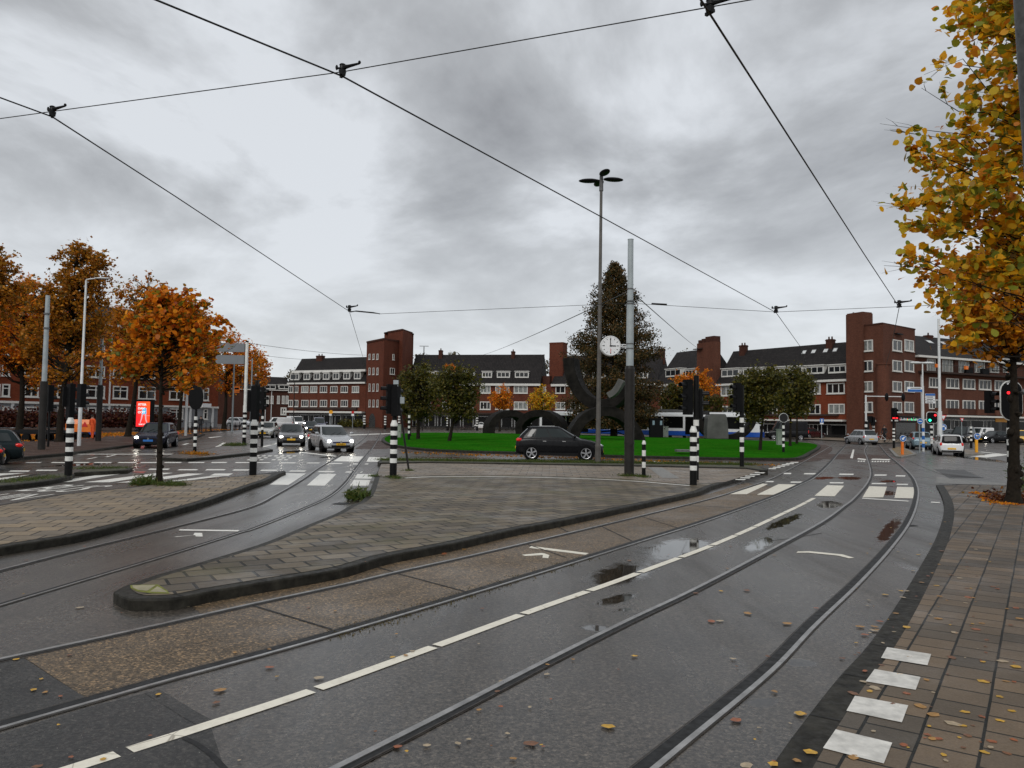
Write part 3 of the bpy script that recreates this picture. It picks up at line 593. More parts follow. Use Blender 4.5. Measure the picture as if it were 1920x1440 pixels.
BIG = [(1402,1150),(1305,1112),(1352,1108),(1350,1164),(1334,1165),(1506,1338),(995,1394),(1140,1362),(598,1271),(833,1038),(1452,1041),(1180,1051),(1690,1108),(1693,1120),(1530,1140),(1613,1175),(1579,1234),(1500,1338),(1496,1338),(1380,1350),(1476,1169),(1766,1033),(1722,1040),(1712,1070),(1740,1080),(1728,1092),(1783,1078),(1756,1098),(1800,1084),(1870,1104),(1762,1118),(1848,1277),(1810,1335),(1788,1357),(1730,1240),(1725,1324),(1785,1233),(1844,1278),(1790,1186),(1905,1140),(1912,1160),(1862,1100),(1700,1176),(1638,1182),(1622,1190),(1640,1175),(1895,1172),(1450,1432),(1400,1435),(1830,1180),(1900,1020),(1870,1017),(30,1236),(150,1139),(505,1251),(413,1294),(70,1437),(380,1127),(350,1137),(355,1132),(425,1120),(832,1040),(826,1033),(460,1043),(455,1042),(870,1030),(310,952),(385,925),(360,922),(130,965),(195,971),(10,955),(1745,1020),(1700,1108),(1650,1165),(1680,1150),(1600,1300),(1520,1410),(1880,1240),(1700,1300),(1750,1340),(1400,1107),(1660,1115),(1830,1030),(1815,1120),(1760,1160),(1850,1200),(1905,1250),(1640,1290),(1860,1390),(1600,1420)]
def zat(x, y):
    def ins(p, poly):
        c = False; n = len(poly)
        for i in range(n):
            a, b = poly[i], poly[i-1]
            if (a[1] > p[1]) != (b[1] > p[1]) and p[0] < (b[0]-a[0])*(p[1]-a[1])/(b[1]-a[1])+a[0]: c = not c
        return c
    p = G(x, y, 0.06)
    if ins(p, RSW): return 0.066
    if (x < 700 and 900 < y < 1118 and x > 230 and y > 1118-0.32*(x-230) and y < 1118-0.12*(x-230)) : return 0.127
    return 0.010
rr = random.Random(5)
for i, (x, y) in enumerate(BIG):
    z = zat(x, y); p = G(x, y, z); o = bpy.data.objects.new('fallen_leaf', lm[i % 10]); COL.objects.link(o); o.location = (p.x, p.y, z); o.rotation_euler = (rr.uniform(-.03, .03), rr.uniform(-.03, .03), rr.uniform(0, 6)); s = rr.uniform(0.5, 0.95); o.scale = (s, s, s)
    tag(o, 'small fallen autumn leaf lying flat on the wet road or paving', 'leaf', 'fallen leaves on the ground')
mb = MB()
for i in range(230):
    if i < 130: x = rr.uniform(1600, 1915); y = rr.uniform(930, 1440)
    else: x = rr.uniform(20, 1500); y = rr.uniform(940, 1430)
    if x < 1610 and y < 1200 and rr.random() < 0.5: continue
    z = zat(x, y); p = G(x, y, z); s = rr.uniform(0.25, 0.75); a = rr.uniform(0, 6); o = leaf_outline(0.075*s, rr)
    ca, sa = math.cos(a), math.sin(a); mb.add([(p.x+u*ca-v*sa, p.y+u*sa+v*ca, z+0.001+rr.random()*0.003) for u, v in o], [tuple(range(10))], i % 5)
tag(mb.build('leaf_litter', LEAFC), None, None, kind='stuff')
# ================================================================== BUILDINGS
wr = random.Random(11)
def window(bld, w, u0, z0, u1, z1, cols=2, bars=0, glass=None, fr=0.09, depth=0.10, sill=True, framemat='white', top=0.0, off=0.0):
    "white timber frame with mullions, a sill and the panes as sub-part"
    mb = MB(); o0, o1 = off-0.02, off+depth
    mb.wbox(w, u0, z1-fr-top, u1, z1, o0, o1); mb.wbox(w, u0, z0, u1, z0+fr, o0, o1)
    mb.wbox(w, u0, z0+fr, u0+fr, z1-fr-top, o0, o1); mb.wbox(w, u1-fr, z0+fr, u1, z1-fr-top, o0, o1)
    n = cols
    for i in range(1, n):
        u = u0+(u1-u0)*i/n; mb.wbox(w, u-fr*0.4, z0+fr, u+fr*0.4, z1-fr-top, o0, o1-0.02)
    for i in range(bars):
        z = z0+(z1-z0)*0.66; mb.wbox(w, u0+fr, z-fr*0.35, u1-fr, z+fr*0.35, o0, o1-0.03)
    if sill: mb.wbox(w, u0-0.08, z0-0.09, u1+0.08, z0, o0, o1+0.06)
    f = mb.build('window', M[framemat], bld)
    p = MB(); g = glass or ('curtain' if wr.random() < 0.30 else 'glass')
    for i in range(n):
        a = u0+fr+(u1-u0-2*fr)*i/n; b = u0+fr+(u1-u0-2*fr)*(i+1)/n; k = 0.01*wr.uniform(-1, 1)
        p.quad(w.P(a, z0+fr, off+0.012+k*0.4), w.P(b, z0+fr, off+0.012-k*0.4), w.P(b, z1-fr-top, off+0.014-k*0.4), w.P(a, z1-fr-top, off+0.014+k*0.4))
    p.build('pane', M[g], f); return f
def wpx(bld, w, x0, y0, x1, y1, cols=2, **k):
    u0, z0, u1, z1 = w.rect(x0, y0, x1, y1); return window(bld, w, min(u0, u1), z0, max(u0, u1), z1, cols, **k)
def block(bld, w, u0, u1, z0, z1, depth, mat, name='wall'):
    mb = MB(); mb.wbox(w, u0, z0, u1, z1, -depth, 0); return mb.build(name, mat, bld, uv=True)
def trim(bld, w, u0, u1, z0, z1, o1, mat='white', name='gutter', o0=0.002):
    return MB().wbox(w, u0, z0, u1, z1, o0, o1).build(name, M[mat], bld)
def roof(bld, w, u0, u1, ze, zr, back, over=0.25, depth=12.0, hip=0.0):
    "steep front slope, ridge and rear slope as one closed solid"
    mb = MB(); a = [w.P(u0, ze, over), w.P(u1, ze, over), w.P(u1-hip, zr, -back), w.P(u0+hip*0, zr, -back), w.P(u0, ze, -depth), w.P(u1, ze, -depth)]
    mb.add(a, [(0, 1, 2, 3), (3, 2, 5, 4), (0, 3, 4), (1, 5, 2), (0, 4, 5, 1)]); return mb.build('roof', M['roof'], bld, uv=True)
def dormer(rf, w, u0, u1, z0, z1, back_at, cols=3, sides=True):
    "box dormer whose white front stands off0 behind the wall plane"
    ze_, k_, ov_ = RS; off = ov_-(z0-0.1-ze_)/k_+0.12; mb = MB(); mb.wbox(w, u0-0.12, z0-0.1, u1+0.12, z1+0.12, off-2.5, off); mb.wbox(w, u0-0.22, z1+0.12, u1+0.22, z1+0.24, off-2.5, off+0.18)
    d = mb.build('dormer', M['white'], rf)
    p = MB(); n = cols; fr = 0.13
    for i in range(n):
        a = u0+(u1-u0)*i/n+fr/2; b = u0+(u1-u0)*(i+1)/n-fr/2; p.quad(w.P(a, z0+fr, off+0.01), w.P(b, z0+fr, off+0.01), w.P(b, z1-fr, off+0.012), w.P(a, z1-fr, off+0.012))
    p.m = [0]*len(p.f); me = p.build('dormer_pane', M['glass'], rf); return d
def chimney(rf, w, u0, u1, z0, z1, off, t=0.9, mat='brickd', pots=2):
    mb = MB(); mb.wbox(w, u0, z0, u1, z1, off-t, off); mb.wbox(w, u0-0.06, z1-0.25, u1+0.06, z1-0.1, off-t-0.06, off+0.06)
    for i in range(pots):
        u = u0+(u1-u0)*(i+0.5)/pots; mb.cyl(w.P(u, z1, off-t/2), w.P(u, z1+0.4, off-t/2), 0.13, 0.11, 8)
    return mb.build('chimney', M[mat], rf, uv=True)
def bthing(name, label, cat, w, u, group=None): return thing(name, label, cat, w.P(u, 0), 0, group)
def shopfront(bld, w, u0, u1, z1, n, off=0.03):
    mb = MB(); mb.wbox(w, u0, 0, u1, z1, off-0.2, off); s = mb.build('shop_front', M['shop'], bld)
    p = MB(); f = MB()
    for i in range(n):
        a = u0+(u1-u0)*(i+0.12)/n; b = u0+(u1-u0)*(i+0.88)/n
        p.quad(w.P(a, 0.55, off+0.012), w.P(b, 0.55, off+0.012), w.P(b, z1-0.45, off+0.014), w.P(a, z1-0.45, off+0.014))
        for (q0, q1) in ((a-0.06, a), (b, b+0.06), ((a*2+b)/3-0.025, (a*2+b)/3+0.025)):
            if wr.random() < 0.75: f.wbox(w, q0, 0.5, q1, z1-0.4, off, off+0.07)
        if wr.random() < 0.6: f.wbox(w, a, z1-0.45, b, z1-0.38, off, off+0.06)
    p.build('shop_window', M['shopglass'], s)
    if f.v: f.wbox(w, u0, z1-0.40, u1, z1-0.34, off-0.05, off+0.05); f.build('shop_frame', M['greywhite'], s)
    return s
M['shopglass'] = pm('dark_shop_glass', (0.006, 0.006, 0.006), 0.2, var=0, spec=0.2)
# ---------- left wing with a row of dormers
w = Wall(GP(541, 166), GP(685, 157)); U = lambda x, y=760: w.hit(x, y)[0]; Z = lambda x, y: w.hit(x, y)[1]
b1 = bthing('apartment_block', 'red brick apartment block with a continuous row of white dormers under its black roof', 'building', w, 5, 'brick blocks round the square')
ze = Z(610, 717); L = w.len; block(b1, w, 0, L, 0, ze, 10, M['brick'])
back = 4.5; wb = Wall(w.P(0, 0, -back), w.P(L, 0, -back)); zr = wb.hit(625, 671)[1]
rf = MB(); uh = wb.hit(566, 674)[0]
rf.add([w.P(-0.3, ze, 0.3), w.P(L+0.05, ze, 0.3), w.P(L+0.05, zr, -back), w.P(uh, zr, -back), w.P(-0.3, ze, -10), w.P(L+0.05, ze, -10)], [(0, 1, 2, 3), (3, 2, 5, 4), (0, 3, 4), (1, 5, 2), (0, 4, 5, 1)]); rf = rf.build('roof', M['roof'], b1, uv=True)
RS = (ze, (zr-ze)/(back+0.3), 0.3)
trim(b1, w, -0.3, L, ze-0.35, ze-0.01, 0.45)
zd0, zd1 = Z(610, 711), Z(610, 702); so_ = -1.0
MB().wbox(w, 0.3, zd1+0.5, L-0.4, zd1+0.95, -2.6, -0.2).build('dormer_eave', M['white'], rf)
for x in (553, 573, 592, 609.5, 628, 648, 668):
    u = U(x); dormer(rf, w, u-0.72, u+0.72, zd0, zd1+0.25, so_, 2)
dormer(rf, w, U(543), U(549), zd0, zd1+0.25, so_, 1)
chimney(rf, wb, wb.hit(596, 672)[0], wb.hit(607, 672)[0], zr-1.5, wb.hit(601, 667)[1], 0.6, 1.0)
for y0, y1 in ((724, 736), (750, 762.5)):
    for x in (545.5, 555.5, 572, 588.5, 607, 626.5, 646, 667):
        hw = 6.6 if x > 560 else 4.2; wpx(b1, w, x-hw, y0, x+hw, y1, 3 if x > 560 else 2, fr=0.12)
trim(b1, w, 2, L-2, Z(610, 768), Z(610, 764), 0.5, 'brickd', 'balcony_band')
zc = Z(610, 772); trim(b1, w, -0.5, L, zc-0.25, zc+0.12, 1.3, 'white', 'canopy'); shopfront(b1, w, 0.2, L-0.2, zc-0.3, 7)
# ---------- stair tower of the left block
wt = Wall(GP(685.5, 156), GP(717, 149)); w2 = Wall(GP(717, 149), GP(770, 157))
t1 = bthing('stair_tower', 'tall red brick stair tower with narrow white slit windows in three columns', 'tower', wt, 2)
def Zt(W, x, y): return W.hit(x, y)[1]
zt = Zt(wt, 700, 641)
mb = MB(); cor = [wt.P(0, 0), wt.P(wt.len, 0), w2.P(w2.len*0.62, 0), w2.P(w2.len*0.62, 0, -9), wt.P(0, 0, -9)]
mb.prism(cor, 0, zt); mb.build('wall', M['brickt'] if False else M['brick'], t1, uv=True)
wu = Wall(GP(724, 157), GP(752, 152)); wv = Wall(GP(752, 152), GP(769.5, 158)); zu = Zt(wu, 745, 621)
mb = MB(); mb.prism([wu.P(0, 0), wu.P(wu.len, 0), wv.P(wv.len, 0), wv.P(wv.len, 0, -6), wu.P(0, 0, -6)], 0.0, zu); mb.build('upper_shaft', M['brick'], t1, uv=True)
mb = MB(); mb.prism([wt.P(-0.15, 0, 0.15), wt.P(wt.len+0.1, 0, 0.15), w2.P(w2.len*0.62, 0, 0.15), w2.P(w2.len*0.62, 0, -9), wt.P(-0.15, 0, -9)], zt, zt+0.35); mb.build('coping', M['brickd'], t1, uv=True)
mb = MB(); mb.prism([wu.P(-0.1, 0, 0.1), wu.P(wu.len, 0, 0.12), wv.P(wv.len+0.1, 0, 0.1), wv.P(wv.len, 0, -6.1), wu.P(0, 0, -6.1)], zu, zu+0.3); mb.build('coping', M['brickd'], t1, uv=True)
for y0, y1 in ((663.5, 674), (689.5, 702.5), (719.5, 733.5), (749.5, 763)):
    for x in (693.3, 700.8, 708.2): wpx(t1, wt, x-1.5, y0, x+1.5, y1, 1, fr=0.10, glass='glass')
wpx(t1, w2, 735.7, 664, 738.8, 675, 1, fr=0.1); wpx(t1, w2, 731, 690, 739.5, 702, 2); wpx(t1, wu, 731, 637, 737, 642, 2, sill=False)
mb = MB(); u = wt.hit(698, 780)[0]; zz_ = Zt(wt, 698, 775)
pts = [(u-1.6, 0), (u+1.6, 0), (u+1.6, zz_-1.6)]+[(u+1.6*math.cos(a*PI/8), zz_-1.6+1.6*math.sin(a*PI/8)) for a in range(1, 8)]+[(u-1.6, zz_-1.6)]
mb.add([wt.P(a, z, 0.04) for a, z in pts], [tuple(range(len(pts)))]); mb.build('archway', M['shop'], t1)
# ---------- centre wing
w = Wall(GP(770, 157), GP(1013, 152)); U = lambda x, y=760: w.hit(x, y)[0]; Z = lambda x, y: w.hit(x, y)[1]
b2 = bthing('apartment_block', 'long brick block behind the lawn with separate white triple dormers and two small chimneys', 'building', w, 12, 'brick blocks round the square')
ze = Z(920, 719); L = w.len; block(b2, w, -0.6, L, 0, ze, 10, M['brick']); back = 4.5; wb = Wall(w.P(0, 0, -back), w.P(L, 0, -back)); zr = wb.hit(900, 665)[1]
RS = (ze, (zr-ze)/(back+0.3), 0.3); rf = roof(b2, w, -0.6, L, ze, zr, back, 0.3, 10); trim(b2, w, 0, L, ze-0.45, ze-0.01, 0.45)
for x0, x1 in ((800, 818), (833, 853), (868, 888), (901, 921), (929, 955), (963, 990.5)): dormer(rf, w, U(x0)+0.2, U(x1)-0.2, Z(x0, 707), Z(x0, 697.5), -0.9, 3)
for x0, x1, yt in ((824, 830.5, 657), (959.5, 966, 659)): chimney(rf, wb, wb.hit(x0, 665)[0], wb.hit(x1, 665)[0], zr-2.2, wb.hit(x0, yt)[1], 0.7, 0.8, pots=1)
for y0, y1 in ((723.5, 737.5), (753, 768)):
    for x0, x1 in ((790, 808), (829, 851), (866, 888), (900, 920), (929, 955), (963.5, 989.5)): wpx(b2, w, x0, y0, x1, y1, 3, fr=0.16)
zc = Z(900, 775); trim(b2, w, 0, L, zc-0.2, zc+0.15, 1.2, 'brickd', 'canopy'); shopfront(b2, w, 0.2, L-0.1, zc-0.25, 10)
# ---------- recessed link with broad chimney stack, then the gabled house
w = Wall(GP(1013, 154), GP(1232, 143)); U = lambda x, y=760: w.hit(x, y)[0]; Z = lambda x, y: w.hit(x, y)[1]; L = w.len
b3 = bthing('apartment_block', 'brick block with broad chimney stack in a roof gap beside the dark conifer', 'building', w, 8, 'brick blocks round the square')
ze = Z(1060, 720); block(b3, w, 0.05, L, 0, ze, 10, M['brick']); wb = Wall(w.P(0, 0, -4.5), w.P(L, 0, -4.5)); zr = wb.hit(1080, 667)[1]
u0 = U(1034); rf = MB(); ur = wb.hit(1055, 668)[0]
rf.add([w.P(u0, ze, 0.3), w.P(L, ze, 0.3), w.P(L, zr, -4.5), w.P(ur, zr, -4.5), w.P(u0+1, ze, -10), w.P(L, ze, -10)], [(0, 1, 2, 3), (3, 2, 5, 4), (0, 3, 4), (1, 5, 2), (0, 4, 5, 1)]); rf = rf.build('roof', M['roof'], b3, uv=True)
RS = (ze, (zr-ze)/4.8, 0.3); trim(b3, w, u0, L, ze-0.45, ze-0.01, 0.45)
block(b3, w, 0.1, U(1030), ze, Z(1020, 705), 6, M['brickd'], 'parapet')
chimney(b3, w, U(1025), U(1050.5), ze-4, Z(1038, 641), -1.0, 2.2, 'brick', 0)
for x0, x1 in ((1010.5+6, 1024), (1042, 1060), (1070, 1096), (1110, 1136), (1150, 1176), (1190, 1216)):
    for y0, y1 in ((723.5, 737.5), (754, 768)): wpx(b3, w, x0, y0, x1, y1, 3 if x1-x0 > 20 else 2, fr=0.15)
for x0, x1 in ((1070, 1092), (1110, 1132), (1150, 1172), (1190, 1212)): dormer(rf, w, U(x0), U(x1), Z(x0, 708), Z(x0, 698), -0.9, 3)
zc = Z(1100, 776); trim(b3, w, 0.1, L, zc-0.2, zc+0.15, 1.2, 'brickd', 'canopy'); shopfront(b3, w, 0.2, L-0.1, zc-0.25, 8)
# ---------- right of the conifer
w = Wall(GP(1232, 141), GP(1303, 131)); U = lambda x, y=760: w.hit(x, y)[0]; Z = lambda x, y: w.hit(x, y)[1]; L = w.len
b4 = bthing('apartment_block', 'short brick block with one slim chimney between the conifer and a broad stack', 'building', w, 4, 'brick blocks round the square')
ze = Z(1270, 719); block(b4, w, 0, L, 0, ze, 10, M['brick']); wb = Wall(w.P(0, 0, -4.5), w.P(L, 0, -4.5)); zr = wb.hit(1260, 662)[1]
RS = (ze, (zr-ze)/4.8, 0.3); rf = roof(b4, w, -0.2, L, ze, zr, 4.5, 0.3, 10); trim(b4, w, 0, L, ze-0.45, ze-0.01, 0.45)
for x0, x1 in ((1217, 1231.5), (1243, 1270), (1282, 1300)):
    if x0 > 1225: dormer(rf, w, U(x0), U(x1), Z(x0, 706), Z(x0, 694), -0.9, 3)
chimney(rf, wb, wb.hit(1239.5, 662)[0], wb.hit(1246.5, 662)[0], zr-2, wb.hit(1243, 654)[1], 0.7, 0.8, pots=1)
for x0, x1 in ((1240, 1265), (1275, 1299)):
    for y0, y1 in ((722, 738), (755, 772)): wpx(b4, w, x0, y0, x1, y1, 3, fr=0.15)
shopfront(b4, w, 0.1, L-0.1, 3.0, 3)
w = Wall(GP(1306, 128), GP(1338, 124)); U = lambda x, y=760: w.hit(x, y)[0]; Z = lambda x, y: w.hit(x, y)[1]; L = w.len
cs = bthing('stair_tower', 'stubby square brick stack with a notched top rising between two black roofs', 'tower', w, 2)
block(cs, w, 0.05, L, 0, Z(1324, 642), 1.4, M['brickt']); mb = MB(); z0 = Z(1324, 642); z1 = Z(1324, 631.5)
mb.wbox(w, 0.35, z0, 0.9, z1-0.4, -1.37, -0.03); mb.wbox(w, 1.2, z0, 2.0, z1-0.25, -1.37, -0.03); mb.wbox(w, 2.2, z0, L-0.03, z1, -1.37, -0.03); mb.build('notched_coping', M['brickd'], cs, uv=True)
MB().wbox(w, -0.4, Z(1308, 655.5), 1.6, Z(1308, 654), 0, 0.5).build('ledge', M['brickd'], cs)
# ---------- right wing
w = Wall(GP(1345, 124), GP(1592, 105)); U = lambda x, y=760: w.hit(x, y)[0]; Z = lambda x, y: w.hit(x, y)[1]; L = w.len
b5 = bthing('apartment_block', 'brick block with wide white dormers and four roof lights next to the corner tower', 'building', w, 12, 'brick blocks round the square')
ze = Z(1540, 712.5); block(b5, w, 0, L-0.03, 0, ze, 10, M['brickr']); wb = Wall(w.P(0, 0, -4.0), w.P(L, 0, -4.0)); zr = wb.hit(1500, 648.5)[1]
RS = (ze, (zr-ze)/4.3, 0.3); rf = roof(b5, w, -0.1, L-0.03, ze, zr, 4.0, 0.3, 10); trim(b5, w, 0, L-0.03, ze-0.32, ze-0.01, 0.5)
for x0, x1 in ((1350, 1381), (1391, 1414), (1420, 1440), (1452, 1476), (1484, 1501), (1509, 1541), (1552.5, 1583.5)):
    y0 = 707-(x0-1350)*0.035; dormer(rf, w, U(x0), U(x1), Z(x0, y0-1), Z(x0, y0-13.5), -0.9, 3)
for x0, x1, ya, yb in ((1480, 1488, 657, 664.5), (1497.5, 1506, 656.5, 664), (1520, 1529, 655, 662.5), (1538, 1546.5, 654, 661.5)):
    # roof light lying on the slope
    k = (zr-ze)/(4.0+0.3); ua, ub = U(x0), U(x1); mb = MB(); za, zb2 = zr-1.45, zr-0.8
    for (A, B, C_, D, h, mi) in ((ua, ub, za, zb2, 0.06, 0), (ua+0.07, ub-0.07, za+0.1, zb2-0.1, 0.08, 1)):
        f_ = lambda u, z: w.P(u, z+h*0.5, 0.3-(z-ze)/k+h*0.8)
        mb.quad(f_(A, C_), f_(B, C_), f_(B, D), f_(A, D), mi)
    mb.build('roof_light', [M['lead'], M['greywhite']], rf)
for x0, x1, yt in ((1553.5, 1565, 637), (1391, 1401, 648)): chimney(rf, wb, wb.hit(x0, 650)[0], wb.hit(x1, 650)[0], zr-1.8, wb.hit(x0, yt)[1], 0.7, 0.9, pots=2)
for x0, x1 in ((1352, 1382), (1392, 1420), (1430, 1458), (1468, 1494), (1506, 1539), (1550.5, 1584.5)):
    y0 = 717.5+(1584-x0)*0.02; wpx(b5, w, x0, y0, x1, y0+20, 3, fr=0.15); wpx(b5, w, x0+3, y0+39, x1, y0+58, 3, fr=0.15, sill=False)
trim(b5, w, 2, L-1.5, Z(1540, 780), Z(1540, 776.5), 0.45, 'brickd', 'balcony_band')
zc = Z(1560, 788.5); trim(b5, w, 0, L-0.1, zc-0.12, zc+0.12, 1.4, 'white', 'canopy'); shopfront(b5, w, 0.1, L-0.1, zc-0.2, 8)
# ---------- corner tower
wl = Wall(GP(1591, 104), GP(1657, 99)); wrr = Wall(GP(1657, 99), GP(1717.5, 105)); t2 = bthing('corner_tower', 'four storey brown brick corner tower with a flat top and a tall chimney slab', 'tower', wl, 3)
zt = Zt(wl, 1640, 609); mb = MB()
mb.prism([wl.P(0.3, 0), wl.P(wl.len, 0), wrr.P(wrr.len, 0), wrr.P(wrr.len, 0, -8), wl.P(0.3, 0, -10)], 0, zt); mb.build('wall', M['brickt'], t2, uv=True)
mb = MB(); mb.prism([wl.P(0.2, 0, 0.06), wl.P(wl.len, 0, 0.08), wrr.P(wrr.len+0.06, 0, 0.06), wrr.P(wrr.len, 0, -8), wl.P(0.2, 0, -10)], zt, zt+0.18); mb.build('coping', M['brickd'], t2, uv=True)
uc = wl.hit(1620.5, 600)[0]; mb = MB(); mb.wbox(wl, -0.02, 0, uc, Zt(wl, 1605, 588.5), -1.6, 0.35); mb.wbox(wl, 0.05, Zt(wl, 1605, 588.5), uc-0.05, Zt(wl, 1605, 588.5)+0.14, -1.5, 0.25); mb.build('chimney_slab', M['brickt'], t2, uv=True)
MB().cyl(wl.P(uc*0.35, Zt(wl, 1605, 588)), wl.P(uc*0.35, Zt(wl, 1605, 585)), 0.14, 0.12, 8).build('chimney_pot', M['lead'], t2)
for y0, y1 in ((637.5, 658.5), (676, 696.5), (715, 734.5), (753.5, 773)):
    wpx(t2, wl, 1618, y0, 1637, y1, 2, fr=0.13)
    for a, bb in ((1673, 1690), (1695.5, 1712.5)): wpx(t2, wrr, a, y0, bb, y1, 2, fr=0.13)
q = wl.P(wl.len, 0, 0); zq = Zt(wl, 1655, 684); mb = MB(); mb.cyl(q, q+Vector((0, 0, zq)), 0.85, n=24); mb.cyl(q+Vector((0, 0, zq)), q+Vector((0, 0, zq+0.18)), 0.97, n=24); mb.build('turret', M['brickt'], t2, uv=True, smooth=True)
zc = Zt(wrr, 1680, 790); trim(t2, wl, wl.len-2.2, wl.len-0.9, zc-0.1, zc+0.12, 0.35, 'white', 'band'); trim(t2, wrr, 0.9, wrr.len, zc+0.0, zc+0.2, 0.35, 'white', 'band')
u0 = wrr.hit(1679, 800)[0]; MB().wbox(wrr, u0, 0, wrr.len-0.2, zc-0.15, -0.5, 0.03).build('shop_front', M['shop'], t2)
u0l = wl.hit(1613, 800)[0]; MB().wbox(wl, u0l, 0, wl.len-2.2, zc+0.6, -0.5, 0.03).build('entrance', M['shop'], t2)
sgn = MB().wbox(wrr, u0, zc-0.1, wrr.len-0.3, zc+0.75, 0.36, 0.48).build('shop_sign', M['black'], t2)
mb = MB(); sr = random.Random(4); u = u0+0.15
while u < wrr.len-0.6:
    h = sr.uniform(0.15, 0.42); ww = sr.uniform(0.08, 0.2); mb.wbox(wrr, u, zc+0.15, u+ww, zc+0.15+h, 0.481, 0.50, sr.choice([0, 1, 1, 2])); u += ww+sr.uniform(0.05, 0.12)
mb.build('sign_lettering', [pm('lit_green_letter', (0.05, 0.5, 0.2), 0.4, var=0, emit=(0.1, 0.8, 0.3), es=0.8), M['signw'], pm('lit_red_letter', (0.5, 0.05, 0.08), 0.4, var=0, emit=(0.9, 0.1, 0.15), es=0.8)], sgn)
mb = MB(); mb.wbox(wrr, wrr.hit(1677, 630)[0], Zt(wrr, 1680, 627), wrr.hit(1688, 630)[0], Zt(wrr, 1680, 625), 0, 0.4); mb.build('bracket', M['black'], t2)
# ---------- far right block with balconies
w = Wall(GP(1717.5, 108), GP(1985, 124)); U = lambda x, y=760: w.hit(x, y)[0]; Z = lambda x, y: w.hit(x, y)[1]; L = w.len
b6 = bthing('apartment_block', 'brick block with tall glass balcony windows and small orange flower boxes on the railings', 'building', w, 8, 'brick blocks round the square')
ze = Z(1790, 671.5); zb = Z(1790, 701); block(b6, w, 0, L, 0, ze, 10, M['brickt']); wb = Wall(w.P(0, 0, -4.5), w.P(L, 0, -4.5)); zr = wb.hit(1760, 633.5)[1]
rf = roof(b6, w, -0.1, L, ze, zr, 4.5, 0.5, 10); trim(b6, w, -0.2, L, ze-0.3, ze-0.01, 0.7)
k = (zr-ze)/(4.5+0.5)
for x0, x1 in ((1721, 1731), (1747, 1757), (1763, 1771)):
    ua, ub = wb.hit(x0, 642)[0], wb.hit(x1, 642)[0]; mb = MB(); za, zb2 = zr-1.3, zr-0.7
    for A, B, C_, D, h, mi in ((ua, ub, za, zb2, 0.06, 0), (ua+0.07, ub-0.07, za+0.1, zb2-0.1, 0.09, 1)):
        f_ = lambda u, z: w.P(u, z+h*0.5, 0.5-(z-ze)/k+h*0.8)
        mb.quad(f_(A, C_), f_(B, C_), f_(B, D), f_(A, D), mi)
    mb.build('roof_light', [M['lead'], M['greywhite']], rf)
for x0, x1, yt in ((1735.5, 1744, 628.5), (1791, 1803, 634)): chimney(rf, wb, wb.hit(x0, 635)[0], wb.hit(x1, 635)[0], zr-1.0, wb.hit(x0, yt)[1], 0.5, 0.9, pots=1)
for x0, x1 in ((1737.5, 1753.5), (1766, 1785.5), (1793.5, 1816), (1822.5, 1845.5), (1851.5, 1872), (1880, 1902)):
    wpx(b6, w, x0, 673, x1, 699, 3, fr=0.10, glass='curtain', sill=False)
for x0, x1 in ((1741.5, 1759.5), (1773.5, 1797), (1804.5, 1827.5), (1835, 1857.5), (1864.5, 1887)):
    sl = (x0-1741)*0.045; wpx(b6, w, x0, 708+sl, x1, 726.5+sl, 3, fr=0.13, glass='glass'); wpx(b6, w, x0, 749+sl*0.6, x1, 767+sl*0.6, 3, fr=0.13, glass='glass', sill=False)
mb = MB(); mb.wbox(w, 0.6, zb-0.15, L, zb+0.10, 0.002, 1.1); mb.build('balcony_slab', M['brickd'], b6)
mb = MB(); mb.wbox(w, 0.6, zb+1.05, L, zb+1.10, 1.02, 1.07)
u = 0.6
while u < L: mb.wbox(w, u, zb+0.10, u+0.03, zb+1.05, 1.03, 1.06); u += 0.32
mb.build('railing', M['satin'], b6)
for x in (1756, 1788, 1818, 1847): MB().wbox(w, U(x), zb+0.1, U(x)+0.9, ze-0.3, 0.002, 0.25).build('pier', M['brickd'], b6, uv=True)
for x in (1743, 1797.5, 1879): MB().wbox(w, U(x)-0.33, zb+0.62, U(x)+0.33, zb+1.12, 1.08, 1.32).build('flower_box', M['orange'], b6)
for x in (1808, 1838): MB().wbox(w, U(x)-0.8, zb+0.1, U(x)+0.8, zb+0.95, 0.55, 0.95).build('planter', M['black'], b6)
zk = Z(1800, 781); mb = MB()
for i in range(9):
    a = 4+i*2.25; mb = MB(); mb.wbox(w, a, zk+0.25, a+2.2, zk+1.15, 0.002, 0.5 if i % 2 else 0.65); mb.build('balcony_front', M['brickd' if i % 2 else 'brickt'], b6, uv=True)
trim(b6, w, 3.5, L, zk-0.1, zk+0.14, 1.5, 'white', 'canopy'); shopfront(b6, w, 0.3, L-0.2, zk-0.15, 9)
mb = MB(); mb.wbox(w, U(1865), zk-0.7, U(1890), zk-0.15, 0.05, 0.12); mb.build('shop_sign', M['yellow'], b6)
MB().wbox(w, 1.1, 2.6, 1.25, Z(1741, 703), 0.002, 0.12).build('downpipe', M['greywhite'], b6)
